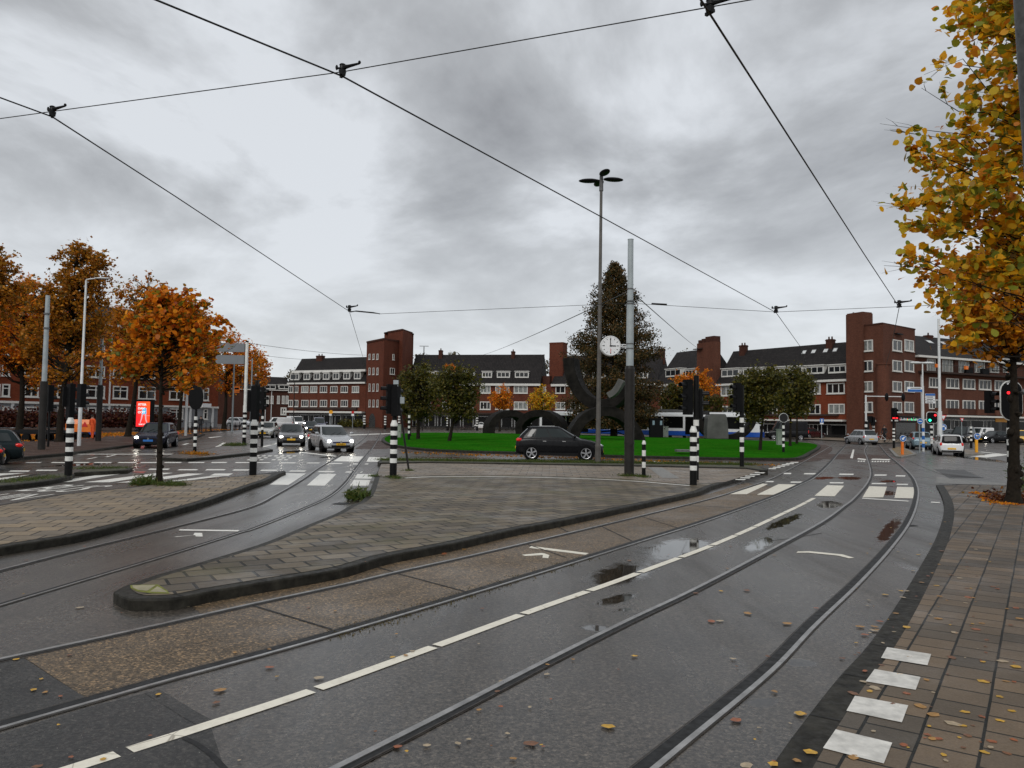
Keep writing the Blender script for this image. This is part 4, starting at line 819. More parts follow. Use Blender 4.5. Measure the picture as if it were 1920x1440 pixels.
# ---------- left row behind the trees
w = Wall(GP(-140, 84), GP(408, 121)); U = lambda x, y=760: w.hit(x, y)[0]; Z = lambda x, y: w.hit(x, y)[1]; L = w.len
b7 = bthing('apartment_block', 'bright red brick row with a grey ground floor standing behind the orange trees', 'building', w, 20, 'brick blocks round the square')
zb = Z(200, 759); zc = Z(395, 633); block(b7, w, 0, L, 0, zb, 11, pm('grey_plaster', (0.20, 0.21, 0.22), 0.7, var=0.25, scale=0.8), 'ground_floor'); block(b7, w, 0, L, zb+0.002, zc, 11, M['brickr'])
trim(b7, w, 0, L, zb-0.12, zb+0.16, 0.22, 'white', 'band'); trim(b7, w, -0.3, L+0.5, zc-0.3, zc, 0.6, 'white', 'gutter')
roof(b7, w, -0.3, L+0.4, zc, zc+3.2, 5.5, 0.6, 11, hip=3.0)
cols = [(-75, -45), (-28, 0), (3, 18), (45, 72), (106, 139), (162, 196), (211, 239), (259, 291), (317, 345), (380, 391)]
for x0, x1 in cols:
    dy = (x0-162)*0.020; n = 1 if x1-x0 < 16 else 2
    for y0, y1 in ((723, 747), (686, 708), (647, 668)): wpx(b7, w, x0, y0+dy, x1, y1+dy, n, bars=1, fr=0.17, glass='glass')
    wpx(b7, w, x0+1, 764+dy*0.6, x1-2, 784+dy*0.6, 2 if n == 2 else 1, bars=1, fr=0.17, glass='glass')
for x in (20, 91, 147, 202, 300, 355, 397): MB().wbox(w, U(x), 0, U(x)+0.35, zb-0.12, 0.002, 0.14).build('pilaster', M['greywhite'], b7)
MB().wbox(w, U(376), Z(384, 764), U(392), Z(384, 756.5), 0.23, 0.5).build('bay_sign', M['signw'], b7)
MB().wbox(w, U(203), zb+0.16, U(203)+0.16, zc-0.3, 0.002, 0.14).build('downpipe', M['greywhite'], b7)
# ---------- small dark houses in the side street
w = Wall(GP(405, 178), GP(543, 186)); U = lambda x, y=760: w.hit(x, y)[0]; Z = lambda x, y: w.hit(x, y)[1]; L = w.len
b8 = bthing('terraced_house', 'low dark brick terrace with a tiled roof far down the side street', 'building', w, 10, 'brick blocks round the square')
ze = Z(520, 731); block(b8, w, 0, L, 0, ze, 9, M['brickd']); wb = Wall(w.P(0, 0, -4), w.P(L, 0, -4)); RS = (ze, (wb.hit(520, 707)[1]-ze)/4.3, 0.3); rf = roof(b8, w, 0, L, ze, wb.hit(520, 707)[1], 4, 0.3, 9); trim(b8, w, 0, L, ze-0.2, ze-0.01, 0.4)
for x in (482, 502, 510, 522, 531, 538): wpx(b8, w, x-2.6, 742, x+2.6, 757, 2, fr=0.16, glass='curtain')
for x in (505, 532): dormer(rf, w, U(x)-1.2, U(x)+1.2, Z(x, 729), Z(x, 722.5), -0.6, 2)
wpx(b8, w, 526, 764, 537, 778, 2, fr=0.3, glass='glass')
for x in (484, 497, 508, 545): MB().wbox(w, U(x), 0, U(x)+0.15, ze-0.3, 0.002, 0.12).build('downpipe', M['greywhite'], b8)
# ================================================================== VEHICLES
def lerp_tab(tab, f):
    for a, b in zip(tab, tab[1:]):
        if f <= b[0]:
            t = (f-a[0])/max(1e-6, b[0]-a[0]); return [a[i]+(b[i]-a[i])*t for i in range(1, len(a))]
    return list(tab[-1][1:])
# fraction from the rear, bottom z, top z, half-width ratio
BODY = {
 'hatch': [(0,.36,.74,.76),(.008,.28,.84,.84),(.03,.22,.92,.92),(.10,.20,.95,.98),(.25,.19,.945,1),(.5,.18,.93,1),(.66,.18,.92,1),(.72,.18,.90,1),(.80,.18,.85,.99),(.89,.19,.78,.965),(.95,.20,.71,.91),(.982,.22,.64,.83),(.995,.27,.57,.76),(1,.33,.50,.70)],
 'suv': [(0,.40,.80,.78),(.008,.32,.94,.86),(.03,.27,1.02,.93),(.10,.25,1.12,.98),(.25,.24,1.11,1),(.5,.23,1.08,1),(.66,.23,1.06,1),(.72,.23,1.05,1),(.80,.23,1.02,.99),(.89,.24,.95,.965),(.95,.25,.84,.92),(.982,.27,.74,.84),(.995,.32,.64,.77),(1,.40,.56,.70)],
 'van': [(0,.36,.95,.90),(.006,.28,1.05,.95),(.02,.24,1.10,.98),(.3,.22,1.10,1),(.6,.22,1.10,1),(.76,.22,1.10,1),(.84,.22,1.05,.985),(.92,.23,.95,.955),(.965,.25,.86,.90),(.99,.28,.74,.82),(1,.36,.62,.74)]}
# cabin: (rear base, rear top, front top, front base) as fractions, roof half width ratio
CAB = {'hatch': (.02, .125, .545, .77, .73), 'up': (.012, .06, .62, .82, .78), 'suv': (.02, .15, .52, .765, .71), 'estate': (.015, .10, .55, .745, .73), 'van': (.006, .012, .72, .845, .90), 'plus': (.015, .09, .60, .80, .74), 'saloon': (.12, .24, .58, .735, .72)}
def car(name, label, cat, px, py, hd, kind='hatch', body='hatch', L=4.2, W=1.78, Hh=1.48, col='silver', lit=False, plate='plate', sc=1.0, group='cars in traffic', text=None, rims='alloy', sill=False, blackback=False, grille='satin', tailz=None, emblem=True, loc=None, detail=True, vanside=False):
    p = loc or G(px, py); rz = math.atan2(-hd[0], hd[1]); t = thing(name, label, cat, (p.x, p.y, 0.0), rz, group, sc)
    tab = BODY[body]; hw = W/2; zs = 1.0; Y = lambda f: (f-0.5)*L; pm_ = M[col]
    # ---- lower body loft
    prof = [(0.62, 0.0, 0), (0.86, 0.02, 0), (0.955, 0.20, 0), (0.995, 0.45, 0), (1.0, 0.62, 0), (0.985, 0.80, 0), (0.955, 0.93, 0), (0.90, 0.99, 0), (0.70, 1.02, 0), (0.35, 1.045, 0)]
    mb = MB(); rings = []
    for f, zb, zt, wr_ in tab:
        pts = [(hw*wr_*a, zb+(zt-zb)*k) for a, k, _ in prof]; full = [(x, z) for x, z in pts]+[(-x, z) for x, z in reversed(pts)]; rings.append([(x, Y(f), z) for x, z in full])
    n = len(rings[0]); vs = [v for r in rings for v in r]; fs = []
    for i in range(len(rings)-1): fs += [(i*n+j, i*n+(j+1) % n, (i+1)*n+(j+1) % n, (i+1)*n+j) for j in range(n)]
    fs += [tuple(range(n-1, -1, -1)), tuple(range((len(rings)-1)*n, len(rings)*n))]
    # face order so that normals look out
    fs = [tuple(reversed(f)) for f in fs]; mb.add(vs, fs); bo = mb.build('body', pm_, t, world=False, smooth=True)
    sb = bo.modifiers.new('sub', 'SUBSURF'); sb.levels = 1; sb.render_levels = 2
    # ---- cabin: stacked super-ellipse rings
    rb, rt, ft, fb, rw = CAB[kind]; zb = lerp_tab(tab, .4)[1]-0.06; zr = Hh; ex = 7.0
    def ring_par(z):
        s = max(0.0, min(1.0, (z-zb)/(zr-0.06-zb))); e = s**1.25
        r = Y(rb+(rt-rb)*e); f_ = Y(fb+(ft-fb)*(s**0.92)); w_ = hw*(0.915+(rw-0.915)*s**1.1); return (r+f_)/2, (f_-r)/2, w_
    def front_y(x, z): c, h, w_ = ring_par(z); return c+h*max(0.0, 1-abs(x/w_)**ex)**(1/ex)
    def rear_y(x, z): c, h, w_ = ring_par(z); return c-h*max(0.0, 1-abs(x/w_)**ex)**(1/ex)
    def side_x(y, z): c, h, w_ = ring_par(z); return w_*max(0.0, 1-abs((y-c)/h)**ex)**(1/ex)
    zl = [zb, zb+(zr-zb)*.25, zb+(zr-zb)*.5, zb+(zr-zb)*.72, zr-0.10]; N = 36; vs = []; levels = []
    for z in zl: levels.append((z, 1.0))
    levels += [(zr-0.045, .965), (zr-0.018, .90), (zr-0.004, .72), (zr, .4)]
    for z, k in levels:
        c, h, w_ = ring_par(min(z, zr-0.06))
        for j in range(N):
            a = 2*PI*j/N; ca, sa = math.cos(a), math.sin(a); x = w_*k*math.copysign(abs(ca)**(2/ex), ca); y = c+h*k*math.copysign(abs(sa)**(2/ex), sa); vs.append((x, y, z))
    fs = [(i*N+j, i*N+(j+1) % N, (i+1)*N+(j+1) % N, (i+1)*N+j) for i in range(len(levels)-1) for j in range(N)]+[tuple(range((len(levels)-1)*N, len(levels)*N))]
    MB().add(vs, fs).build('cabin', pm_, t, world=False, smooth=True)
    z0, z1 = zb+0.10, zr-0.115
    def panel(nm, fn, s0, s1, za, zb_, mat, ns=8, nz=5, par=t):
        vs = []
        for i in range(nz+1):
            z = za+(zb_-za)*i/nz
            for j in range(ns+1): vs.append(fn(s0+(s1-s0)*j/ns, z))
        fs = [(i*(ns+1)+j, i*(ns+1)+j+1, (i+1)*(ns+1)+j+1, (i+1)*(ns+1)+j) for i in range(nz) for j in range(ns)]
        return MB().add(vs, fs).build(nm, M[mat], par, world=False, smooth=True)
    def ff(s, z): w_ = ring_par(z)[2]; x = w_*s; return (x, front_y(x, z)+0.012, z+0.004)
    def fr_(s, z): w_ = ring_par(z)[2]; x = w_*s; return (x, rear_y(x, z)-0.012, z+0.004)
    panel('windscreen', ff, -.90, .90, zb+0.05, z1+0.02, 'carglass', 12)
    if kind != 'van': panel('rear_window', fr_, -.84, .84, (zb-0.22 if blackback else z0+0.06), z1, 'carglass' if not blackback else 'blackglass', 10)
    for sg in (-1, 1):
        def fs_(s, z, sg=sg): c, h, w_ = ring_par(z); y = c+h*s; return (sg*(side_x(y, z)+0.010), y, z)
        if kind == 'van':
            panel('side_window', fs_, .42, .80, z0, z1-0.02, 'carglass', 5)
        else:
            panel('side_window', fs_, (-.72 if kind == 'suv' else -.80), -.50, z0+0.03, z1-0.04, 'carglass', 4); panel('side_window', fs_, -.46, .06, z0, z1, 'carglass', 6); panel('side_window', fs_, .11, .80, z0, z1, 'carglass', 7)
        # mirror
        yb = Y(fb)-0.42; mb = MB(); mb.ell((sg*(hw+0.09), yb, zb+0.16), (0.11, 0.07, 0.075)); mb.box((sg*(hw-0.03), yb, zb+0.10), (0.16, 0.05, 0.04)); mb.build('wing_mirror', pm_, t, world=False, smooth=True)
        if detail:
            zz_ = zb-0.05
            for fy in (.33, .55) if kind != 'van' else (.62,): MB().box((sg*(hw*0.968), Y(fy), zz_-0.04), (0.035, 0.17, 0.028)).build('door_handle', pm_ if col != 'black_car' else M['chrome'], t, world=False)
            for fy in (.235, .43, .66) if kind != 'van' else (.55, .75):
                dm = MB()
                for q in range(7):
                    za = .30+(zb+.04-.30)*q/7; zq = .30+(zb+.04-.30)*(q+1)/7; zbm, ztm, wm = lerp_tab(tab, fy)
                    def hx(z): 
                        k = (z-zbm)/(ztm-zbm); return hw*wm*lerp_tab([(b_, a_) for a_, b_, _ in prof], min(1.0, max(0.0, k)))[0]
                    dm.quad((sg*(hx(za)+.004), Y(fy)-.006, za), (sg*(hx(za)+.004), Y(fy)+.006, za), (sg*(hx(zq)+.004), Y(fy)+.006, zq), (sg*(hx(zq)+.004), Y(fy)-.006, zq))
                dm.build('door_gap', M['black'], t, world=False)
    # ---- wheels
    R = 0.315 if body != 'suv' else 0.355
    if kind == 'up': R = 0.29
    for fy in (.185, .80 if body != 'van' else .82):
        for sg in (-1, 1):
            y = Y(fy); MB().cyl((sg*(hw-0.28), y, R+0.015), (sg*(hw+0.006), y, R+0.015), R+0.055, n=28).build('wheel_arch', M['black'], t, world=False)
            xo = sg*(hw+0.006); wb = MB(); wb.cyl((sg*(hw-0.19), y, R), (sg*(hw-0.018), y, R), R, n=32); wb.cyl((sg*(hw-0.018), y, R), (xo, y, R), R, R*0.93, n=32)
            wh = wb.build('wheel', M['rubber'], t, world=False, smooth=True); rm = MB(); rr_ = R*0.71
            rm.ring((xo, y, R), rr_, 0.018, 'x', 28, 5); rm.cyl((xo, y, R), (xo+sg*0.02, y, R), 0.06, n=12)
            for q in range(5):
                a = 2*PI*q/5+0.4; d = Vector((0, math.cos(a), math.sin(a))); e = Vector((0, -math.sin(a), math.cos(a))); c = Vector((xo+sg*0.010, y, R))
                rm.add([c+d*0.05-e*0.030, c+d*rr_-e*0.045, c+d*rr_+e*0.045, c+d*0.05+e*0.030], [(0, 1, 2, 3)])
            rm.build('rim', M[rims], wh, world=False)
    # ---- lamps, plates, grille
    zt = lerp_tab(tab, .95)[1]; zf = zt-0.06
    for sg in (-1, 1):
        hl = MB(); hl.ell((sg*hw*0.72, Y(.955), zf-0.02), (0.20, 0.15, 0.085), 16, 9, R=Matrix.Rotation(sg*-0.45, 3, 'Z')@Matrix.Rotation(sg*-0.16, 3, 'Y')); h_ = hl.build('headlight', M['lens'], t, world=False, smooth=True)
        if lit: MB().ell((sg*hw*0.70, Y(.972), zf-0.03), (0.115, 0.13, 0.072), 12, 7).build('lamp', M['lenson'], h_, world=False, smooth=True)
        tz = tailz or (lerp_tab(tab, .02)[1]-0.06)
        if kind == 'van': MB().box((sg*hw*0.90, Y(.0)+0.02, 1.0), (0.12, 0.06, 0.34)).build('tail_light', M['tail'], t, world=False)
        else: MB().ell((sg*hw*(0.865 if kind != 'up' else .80), Y(.042 if kind != 'up' else .022), tz), (0.085, 0.17 if kind != 'up' else .09, 0.085 if not blackback else 0.13), 16, 9, R=Matrix.Rotation(sg*0.28, 3, 'Z')).build('tail_light', M['tail'], t, world=False, smooth=True)
        MB().ell((sg*hw*0.62, Y(.985), .36), (0.11, 0.05, 0.05), 12, 7).build('fog_lamp', M['satin'], t, world=False, smooth=True)
    fy = Y(1.0)
    mb = MB(); mb.box((0, fy-0.02, zf-0.10), (W*0.50, 0.07, 0.075)); mb.build('grille', M[grille], t, world=False)
    mb = MB(); mb.box((0, fy+0.0, 0.335), (W*0.58, 0.06, 0.13)); mb.box((0, fy-0.05, 0.30), (W*0.76, 0.06, 0.07)); mb.build('air_intake', M['satin'], t, world=False)
    if emblem: MB().cyl((0, fy+0.012, zf-0.085), (0, fy+0.03, zf-0.085), 0.065, n=16).build('emblem', M['chrome'], t, world=False)
    pl = MB().box((0, fy+0.025, 0.455), (0.52, 0.03, 0.115)).build('number_plate', M[plate], t, world=False)
    if text:
        vs, fs = text_mesh(text, 0.10, 0.0, bold=0.002); vs = [(-v.x, fy+0.042, 0.452+v.y) for v in vs]; MB().add(vs, fs).build('plate_text', M['black'], pl, world=False)
    MB().box((0, Y(0)-0.015, .60 if not blackback else .50), (0.52, 0.03, 0.115)).build('number_plate', M[plate], t, world=False)
    MB().box((0, Y(0)+0.05, 0.33), (W*0.78, 0.10, 0.10)).build('rear_valance', M['satin'], t, world=False)
    if sill:
        for sg in (-1, 1): MB().box((sg*(hw-0.02), 0, 0.31), (0.05, L*0.46, 0.14)).build('sill', M['satin'], t, world=False)
    if kind in ('hatch', 'up', 'suv', 'plus'): MB().box((0, Y(rt)+0.0, zr-0.055), (W*0.60, 0.22, 0.03)).build('spoiler', pm_, t, world=False)
    wm = MB()
    for x in (-0.05, 0.45):
        a = Vector(ff((x)/0.95*0.8, zb+0.06)); b_ = Vector(ff((x-0.5)/0.95*0.8, zb+0.20)); wm.tube([a+Vector((0, .015, 0)), b_+Vector((0, .015, 0))], 0.008, 4)
    wm.build('wiper', M['black'], t, world=False)
    return t
def carpaint(n, c, metal=0.3, rough=0.28): M[n] = pm('car_paint_'+n, c, rough, metal, var=0.05, scale=2, coat=(0.12 if max(c) < 0.03 else 0.7), spec=(0.15 if max(c) < 0.03 else 0.5))
for n, c in (('silver', (0.42, 0.43, 0.44)), ('champagne', (0.42, 0.41, 0.36)), ('grey_car', (0.075, 0.073, 0.075)), ('black_car', (0.007, 0.007, 0.008)), ('navy', (0.012, 0.013, 0.028)), ('white_car', (0.74, 0.74, 0.73)), ('blue_grey', (0.20, 0.29, 0.34)), ('dark_green', (0.012, 0.02, 0.022)), ('maroon', (0.06, 0.012, 0.014)), ('yellow_car', (0.75, 0.42, 0.01)), ('lilac', (0.20, 0.20, 0.27))): carpaint(n, c, 0.0 if n in ('white_car', 'yellow_car', 'black_car') else 0.35)
M['blackglass'] = pm('black_tailgate_glass', (0.005, 0.005, 0.005), 0.12, var=0, spec=0.18)
M['bluegrille'] = pm('blue_black_grille', (0.01, 0.01, 0.06), 0.3, var=0)
car('hatchback', 'silver hatchback turning across the tram rails with lit headlamps and dark wheels', 'car', 620, 845.5, (.47, -.88), L=4.2, W=1.79, Hh=1.48, col='silver', lit=True, text='01-RLB-6', rims='satin', grille='bluegrille')
car('hatchback', 'dark grey hatchback facing the camera with bright headlamps mirrored on the wet road', 'car', 546, 835, (.27, -.96), L=4.15, W=1.76, Hh=1.48, col='grey_car', lit=True)
car('estate_car', 'champagne estate car waiting half hidden behind a striped post', 'car', 500, 820.5, (.15, -.985), kind='estate', L=4.4, W=1.75, Hh=1.47, col='champagne', sc=1.0)
car('hatchback', 'dark hatchback with one lit lamp queuing behind the grey hatchback', 'car', 583, 812, (.27, -.96), L=4.0, W=1.7, Hh=1.44, col='dark_green', lit=True)
car('delivery_van', 'white delivery van with black lower bumper coming out of the side street', 'van', 554, 802, (.58, -.81), kind='van', body='van', L=4.9, W=1.9, Hh=1.95, col='white_car', group='vans in traffic', sc=1.08, lit=True)
car('delivery_van', 'plain white van seen from its side, bonnet to the left', 'van', 521, 803, (-.95, -.3), kind='van', body='van', L=5.0, W=1.9, Hh=1.95, col='white_car', group='vans in traffic', sc=0.95)
car('people_carrier', 'lilac grey people carrier with lit lamps at the back of the queue', 'car', 598, 806, (.33, -.94), kind='plus', L=4.3, W=1.8, Hh=1.75, col='lilac', lit=True, sc=1.1)
car('suv', 'black compact suv driving past the lawn behind the lamp post', 'car', 1048, 861.5, (1, -.035), kind='suv', body='suv', L=4.4, W=1.82, Hh=1.68, col='black_car', sill=True, sc=.97, tailz=1.0)
car('hatchback', 'dark blue hatchback with a blue taxi plate behind the thin tree', 'car', 293, 838.5, (.22, -.975), L=4.2, W=1.79, Hh=1.48, col='navy', lit=True, plate='blueplate')
h_ = Vector((-.86, -.51, 0))
car('estate_car', 'dark estate car cut off by the picture edge, alloy rear wheel showing', 'car', 0, 0, h_, kind='estate', L=4.5, W=1.78, Hh=1.50, col='dark_green', sc=.87, loc=G(45, 869)+h_*1.98)
car('estate_car', 'black car of which only the tail shows at the picture edge', 'car', 0, 0, h_, kind='estate', L=4.3, W=1.75, Hh=1.47, col='black_car', sc=.8, loc=G(9, 881)+h_*1.75)
car('people_carrier', 'silver high roofed hatchback crossing in front of the corner tower', 'car', 1614, 833, (-.10, .995), kind='plus', L=4.2, W=1.76, Hh=1.58, col='silver', sc=.92)
car('small_car', 'pale blue grey small car waiting at the green signal', 'car', 1722.5, 842, (.30, .95), kind='hatch', L=3.9, W=1.68, Hh=1.50, col='blue_grey', sc=.95, tailz=.95)
car('small_car', 'white mini car with an all black glass tailgate', 'car', 1777, 853, (.36, .93), kind='up', L=3.54, W=1.64, Hh=1.48, col='white_car', sc=.92, blackback=True, tailz=.80)
car('people_carrier', 'black people carrier parked by the shops behind a yield sign', 'car', 1804, 829.5, (-.75, -.66), kind='plus', L=4.5, W=1.8, Hh=1.75, col='black_car', sc=1.1, group='cars parked by the shops')
car('hatchback', 'dark grey hatchback nosing out behind the white mast', 'car', 1781, 828, (-.80, -.6), L=4.1, W=1.75, Hh=1.5, col='grey_car', group='cars parked by the shops', sc=1.05)
car('small_van', 'small white panel van parked between black cars', 'van', 1838, 828, (-.85, -.5), kind='van', body='van', L=4.3, W=1.8, Hh=1.85, col='white_car', group='vans in traffic', sc=.98)
car('estate_car', 'black estate car with lit lamps in front of the small white van', 'car', 1863, 830.5, (-.93, -.36), kind='estate', L=4.5, W=1.78, Hh=1.45, col='black_car', lit=True, group='cars parked by the shops')
car('hatchback', 'yellow car partly hidden by the thick tree trunk', 'car', 1918, 833, (-.6, -.8), L=4.1, W=1.75, Hh=1.6, col='yellow_car', group='cars parked by the shops')
car('delivery_van', 'big black van parked behind the lawn beside the tram', 'van', 1474, 824, (-.97, .2), kind='van', body='van', L=5.0, W=1.95, Hh=2.3, col='black_car', group='vans in traffic')
car('saloon', 'dark maroon car parked under the white shop canopy', 'car', 1520, 822.5, (.85, .5), kind='hatch', L=4.2, W=1.75, Hh=1.45, col='maroon', group='cars parked by the shops')
car('saloon', 'white car parked behind the lawn next to a stone arch', 'car', 906, 805, (.9, -.4), kind='hatch', L=4.3, W=1.75, Hh=1.45, col='white_car', group='cars parked by the shops', sc=1.0)
car('saloon', 'small white car far off behind parked bicycles', 'car', 450, 801, (.9, -.4), kind='hatch', L=4.2, W=1.75, Hh=1.45, col='white_car', group='cars parked by the shops', sc=1.2)
# ---- tram behind the lawn
a, b = GP(1020, 109), GP(1429, 92); d = (b-a); Lt = d.length; rz = math.atan2(-d.x, d.y); c = (a+b)/2
tr = thing('tram', 'white tram with blue skirt standing behind the lawn trees', 'tram', (c.x, c.y, 0.0), rz); hw = 1.2; y0, y1 = -Lt/2, Lt/2
M['tramw'] = pm('tram_white', (0.66, 0.67, 0.67), 0.3, var=0.08, coat=0.4); M['tramb'] = pm('tram_blue', (0.01, 0.07, 0.36), 0.3, var=0.05, coat=0.4)
def tramloft(st, m, nm, sec):
    vs = []; n = None
    for y, k, dz in st:
        r = [(x*k, y, z+dz*(z/3)) for x, z in sec]; r += [(-x, y_, z) for x, y_, z in reversed(r)]; n = len(r); vs += r
    fs = [(i*n+j, (i+1)*n+j, (i+1)*n+(j+1) % n, i*n+(j+1) % n) for i in range(len(st)-1) for j in range(n)]+[tuple(range(n)), tuple(range(len(st)*n-1, (len(st)-1)*n-1, -1))]
    return MB().add(vs, fs).build(nm, m, tr, world=False, smooth=True)
st = [(y0, .98, 0), (y1-1.4, 1, 0), (y1-.9, .97, 0), (y1-.35, .88, -.05), (y1-.05, .72, -.1)]
tramloft(st, M['tramw'], 'body', [(hw, .85), (hw, 2.6), (hw*.97, 2.95), (hw*.85, 3.15), (hw*.4, 3.25)])
tramloft([(y, k*1.003, 0) for y, k, _ in st[:-1]]+[(y1+.05, .74, 0)], M['tramb'], 'skirt', [(hw*.9, .25), (hw, .3), (hw, .86), (hw*.8, .9)])
for sg in (-1, 1):
    y = y0+0.4
    k = 0
    while y < y1-3.2:
        ww = 1.5 if k % 3 == 2 else 2.6
        MB().box((sg*(hw+.005), y+ww/2, 1.95 if k % 3 != 2 else 1.55), (.03, ww, 1.45 if k % 3 != 2 else 2.2)).build('side_window' if k % 3 != 2 else 'door', M['blackglass'], tr, world=False); y += ww+.3; k += 1
    MB().add([(sg*(hw+.012), y1-2.6, 1.3), (sg*(hw*.9+.012), y1-.75, 1.2), (sg*(hw*.93+.012), y1-.95, 2.5), (sg*(hw+.012), y1-2.6, 2.6)], [(0, 1, 2, 3)]).build('cab_window', M['blackglass'], tr, world=False)
MB().add([(-.85, y1+.02, 1.25), (.85, y1+.02, 1.25), (.9, y1-.22, 2.6), (-.9, y1-.22, 2.6)], [(0, 1, 2, 3)]).build('windscreen', M['blackglass'], tr, world=False)
MB().box((0, -2, 3.42), (1.5, Lt*.6, .3)).build('roof_unit', M['lead'], tr, world=False)
# ---- trailer and orange work machine at the left, with its worker
t = thing('flat_trailer', 'low dark flatbed trailer with its ramp down by the tree trunks', 'trailer', G(62, 829), 1.35)
mb = MB(); mb.box((0, 0, .62), (1.9, 4.2, .12)); mb.box((-.95, 0, .74), (.05, 4.2, .16)); mb.box((.95, 0, .74), (.05, 4.2, .16)); mb.build('bed', M['satin'], t, world=False)
R = Matrix.Rotation(-0.42, 3, 'X'); MB().box((0, -2.75, .34), (1.8, 1.5, .06), R=R).build('ramp', M['satin'], t, world=False)
for y in (-.4, .4):
    for sg in (-1, 1): MB().cyl((sg*.85, y, .3), (sg*1.05, y, .3), .3, n=20).build('wheel', M['rubber'], t, world=False)
mb = MB(); mb.tube([(0, 2.1, .6), (0, 3.3, .5)], .05); mb.build('drawbar', M['satin'], t, world=False)
t = thing('road_compressor', 'orange road works compressor on wheels beside the worker in orange', 'machine', G(154, 823), 0.15)
mb = MB(); mb.prism([(-1.0, -.6), (.9, -.6), (.9, .6), (-1.0, .6)], .55, 1.15, bottom=True); mb.add([(-1.0, -.6, 1.15), (.9, -.6, 1.15), (.9, .6, 1.15), (-1.0, .6, 1.15), (-.7, -.45, 1.5), (.75, -.45, 1.5), (.75, .45, 1.5), (-.7, .45, 1.5)], [(0, 1, 5, 4), (1, 2, 6, 5), (2, 3, 7, 6), (3, 0, 4, 7), (4, 5, 6, 7)]); mb.build('hood', M['orange'], t, world=False)
MB().box((0, 0, .45), (2.0, 1.1, .2)).build('chassis', M['tramb'], t, world=False)
for x in (-.2, .45):
    for sg in (-1, 1): MB().cyl((x, sg*.5, .28), (x, sg*.72, .28), .28, n=20).build('wheel', M['rubber'], t, world=False)
MB().add([(.15, -.62, .95), (.6, -.62, .95), (.375, -.62, 1.35)], [(0, 1, 2)]).build('warning_triangle', M['red'], t, world=False)
t = thing('traffic_cone', 'yellow warning marker standing left of the orange machine', 'cone', G(130, 823)); MB().cyl((0, 0, .05), (0, 0, 1.05), .42, .12, 4).build('marker', M['yellow'], t, world=False); MB().box((0, 0, .03), (.8, .8, .06)).build('base', M['black'], t, world=False)
# ---- bicycles
def bicycle(name, label, p, rz, frame, group):
    t = thing(name, label, 'bicycle', p, rz, group)
    for y in (-.52, .52):
        w_ = MB(); w_.ring((0, y, .34), .33, .018, 'x', 22, 5)
        for q in range(8): w_.tube([(0, y, .34), (0, y+.33*math.cos(q*PI/4), .34+.33*math.sin(q*PI/4))], .004, 3)
        w_.build('wheel', M['rubber'], t, world=False)
    mb = MB(); mb.tube([(0, -.52, .34), (0, -.05, .30), (0, .34, .78), (0, -.17, .72), (0, -.05, .30)], .018, 5); mb.tube([(0, -.52, .34), (0, -.17, .72), (0, -.2, .88)], .014, 5); mb.tube([(0, .52, .34), (0, .34, .82), (0, .30, 1.02)], .016, 5); mb.build('frame', M[frame], t, world=False)
    mb = MB(); mb.tube([(-.28, .12, 1.05), (-.2, .28, 1.06), (.2, .28, 1.06), (.28, .12, 1.05)], .013, 5); mb.build('handlebar', M['satin'], t, world=False)
    MB().ell((0, -.22, .92), (.08, .14, .045), 10, 6).build('saddle', M['black'], t, world=False, smooth=True); return t
bk = []
BK = [((432,806.5),.4,'satin','black bicycle in the rack beside the orange bus stop sign'), ((441,806.5),.5,'satin',None), ((449,806),.4,'satin',None), ((457,806),.55,'satin',None),
      ((352,812),.3,'satin','bicycle parked in front of the grey ground floor'), ((360,811.5),.5,'satin',None), ((369,811),.2,'satin',None), ((386,810.5),.4,'satin',None), ((395,810),.5,'satin',None),
      ((1686,828),.9,'satin','bicycle leaning under the lettered shop sign'), ((1694,828),.8,'satin',None), ((1702,828.5),1.0,'satin',None), ((1709,828.5),.9,'satin',None), ((1716,828),.8,'satin',None),
      ((862,806.5),1.2,'maroon','red bicycle parked behind the lawn'), ((870,806.5),1.0,'maroon',None), ((878,806.5),1.3,'maroon',None), ((795,806),1.1,'satin','dark bicycle behind the lawn trees'), ((815,806),1.2,'satin',None), ((833,806),1.0,'satin',None), ((945,807),1.2,'satin','dark bicycle seen through a stone arch'), ((956,807),1.0,'satin',None), ((967,807),1.1,'satin',None)]
last = None; src = None
for (x, y), rz, fr, lb in BK:
    p = G(x, y, .125)
    if lb: src = bicycle('bicycle', lb, p, rz, fr, 'parked bicycles'); cur = lb
    else: copy_thing(src, p, rz, cur)
# ================================================================== STREET FURNITURE
def striped(mb, p, z0, z1, r, n, m0=0, first=0, sides=20):
    "vertical post in n bands of alternating material slots 0/1"
    for i in range(n):
        a = z0+(z1-z0)*i/n; b_ = z0+(z1-z0)*(i+1)/n; mb.cyl((p[0], p[1], a), (p[0], p[1], b_), r, n=sides, m=(i+first) % 2, caps=False)
SW = None
def sp(px, py, top, label, name='striped_post', w=13.2, z=0.12, bands=8, foot=0.34, cat='post', group='black and white striped posts', cap=True):
    b0 = G(px, py, z); H = HT(b0, top); d = b0.y; r = w*d/1440/2; t = thing(name, label, cat, b0, 0, group); h = H-z
    mb = MB(); fz = h*(.25 if cap else .22); cz = h*0.895
    mb.cyl((0, 0, -.1), (0, 0, fz), r, n=20, m=1); striped(mb, (0, 0), fz, cz, r, bands, first=0)
    mb.cyl((0, 0, cz), (0, 0, cz+.0), r, n=20, m=0); mb.build('post', [M['stripew'], M['stripek']], t, world=False, smooth=True)
    c = MB(); c.cyl((0, 0, cz), (0, 0, cz+h*.030), r*1.03, n=20, m=0); c.cyl((0, 0, cz+h*.030), (0, 0, h), r*1.03, r*.60, 20); c.build('cap', M['stripew'], t, world=False, smooth=True)
    return t
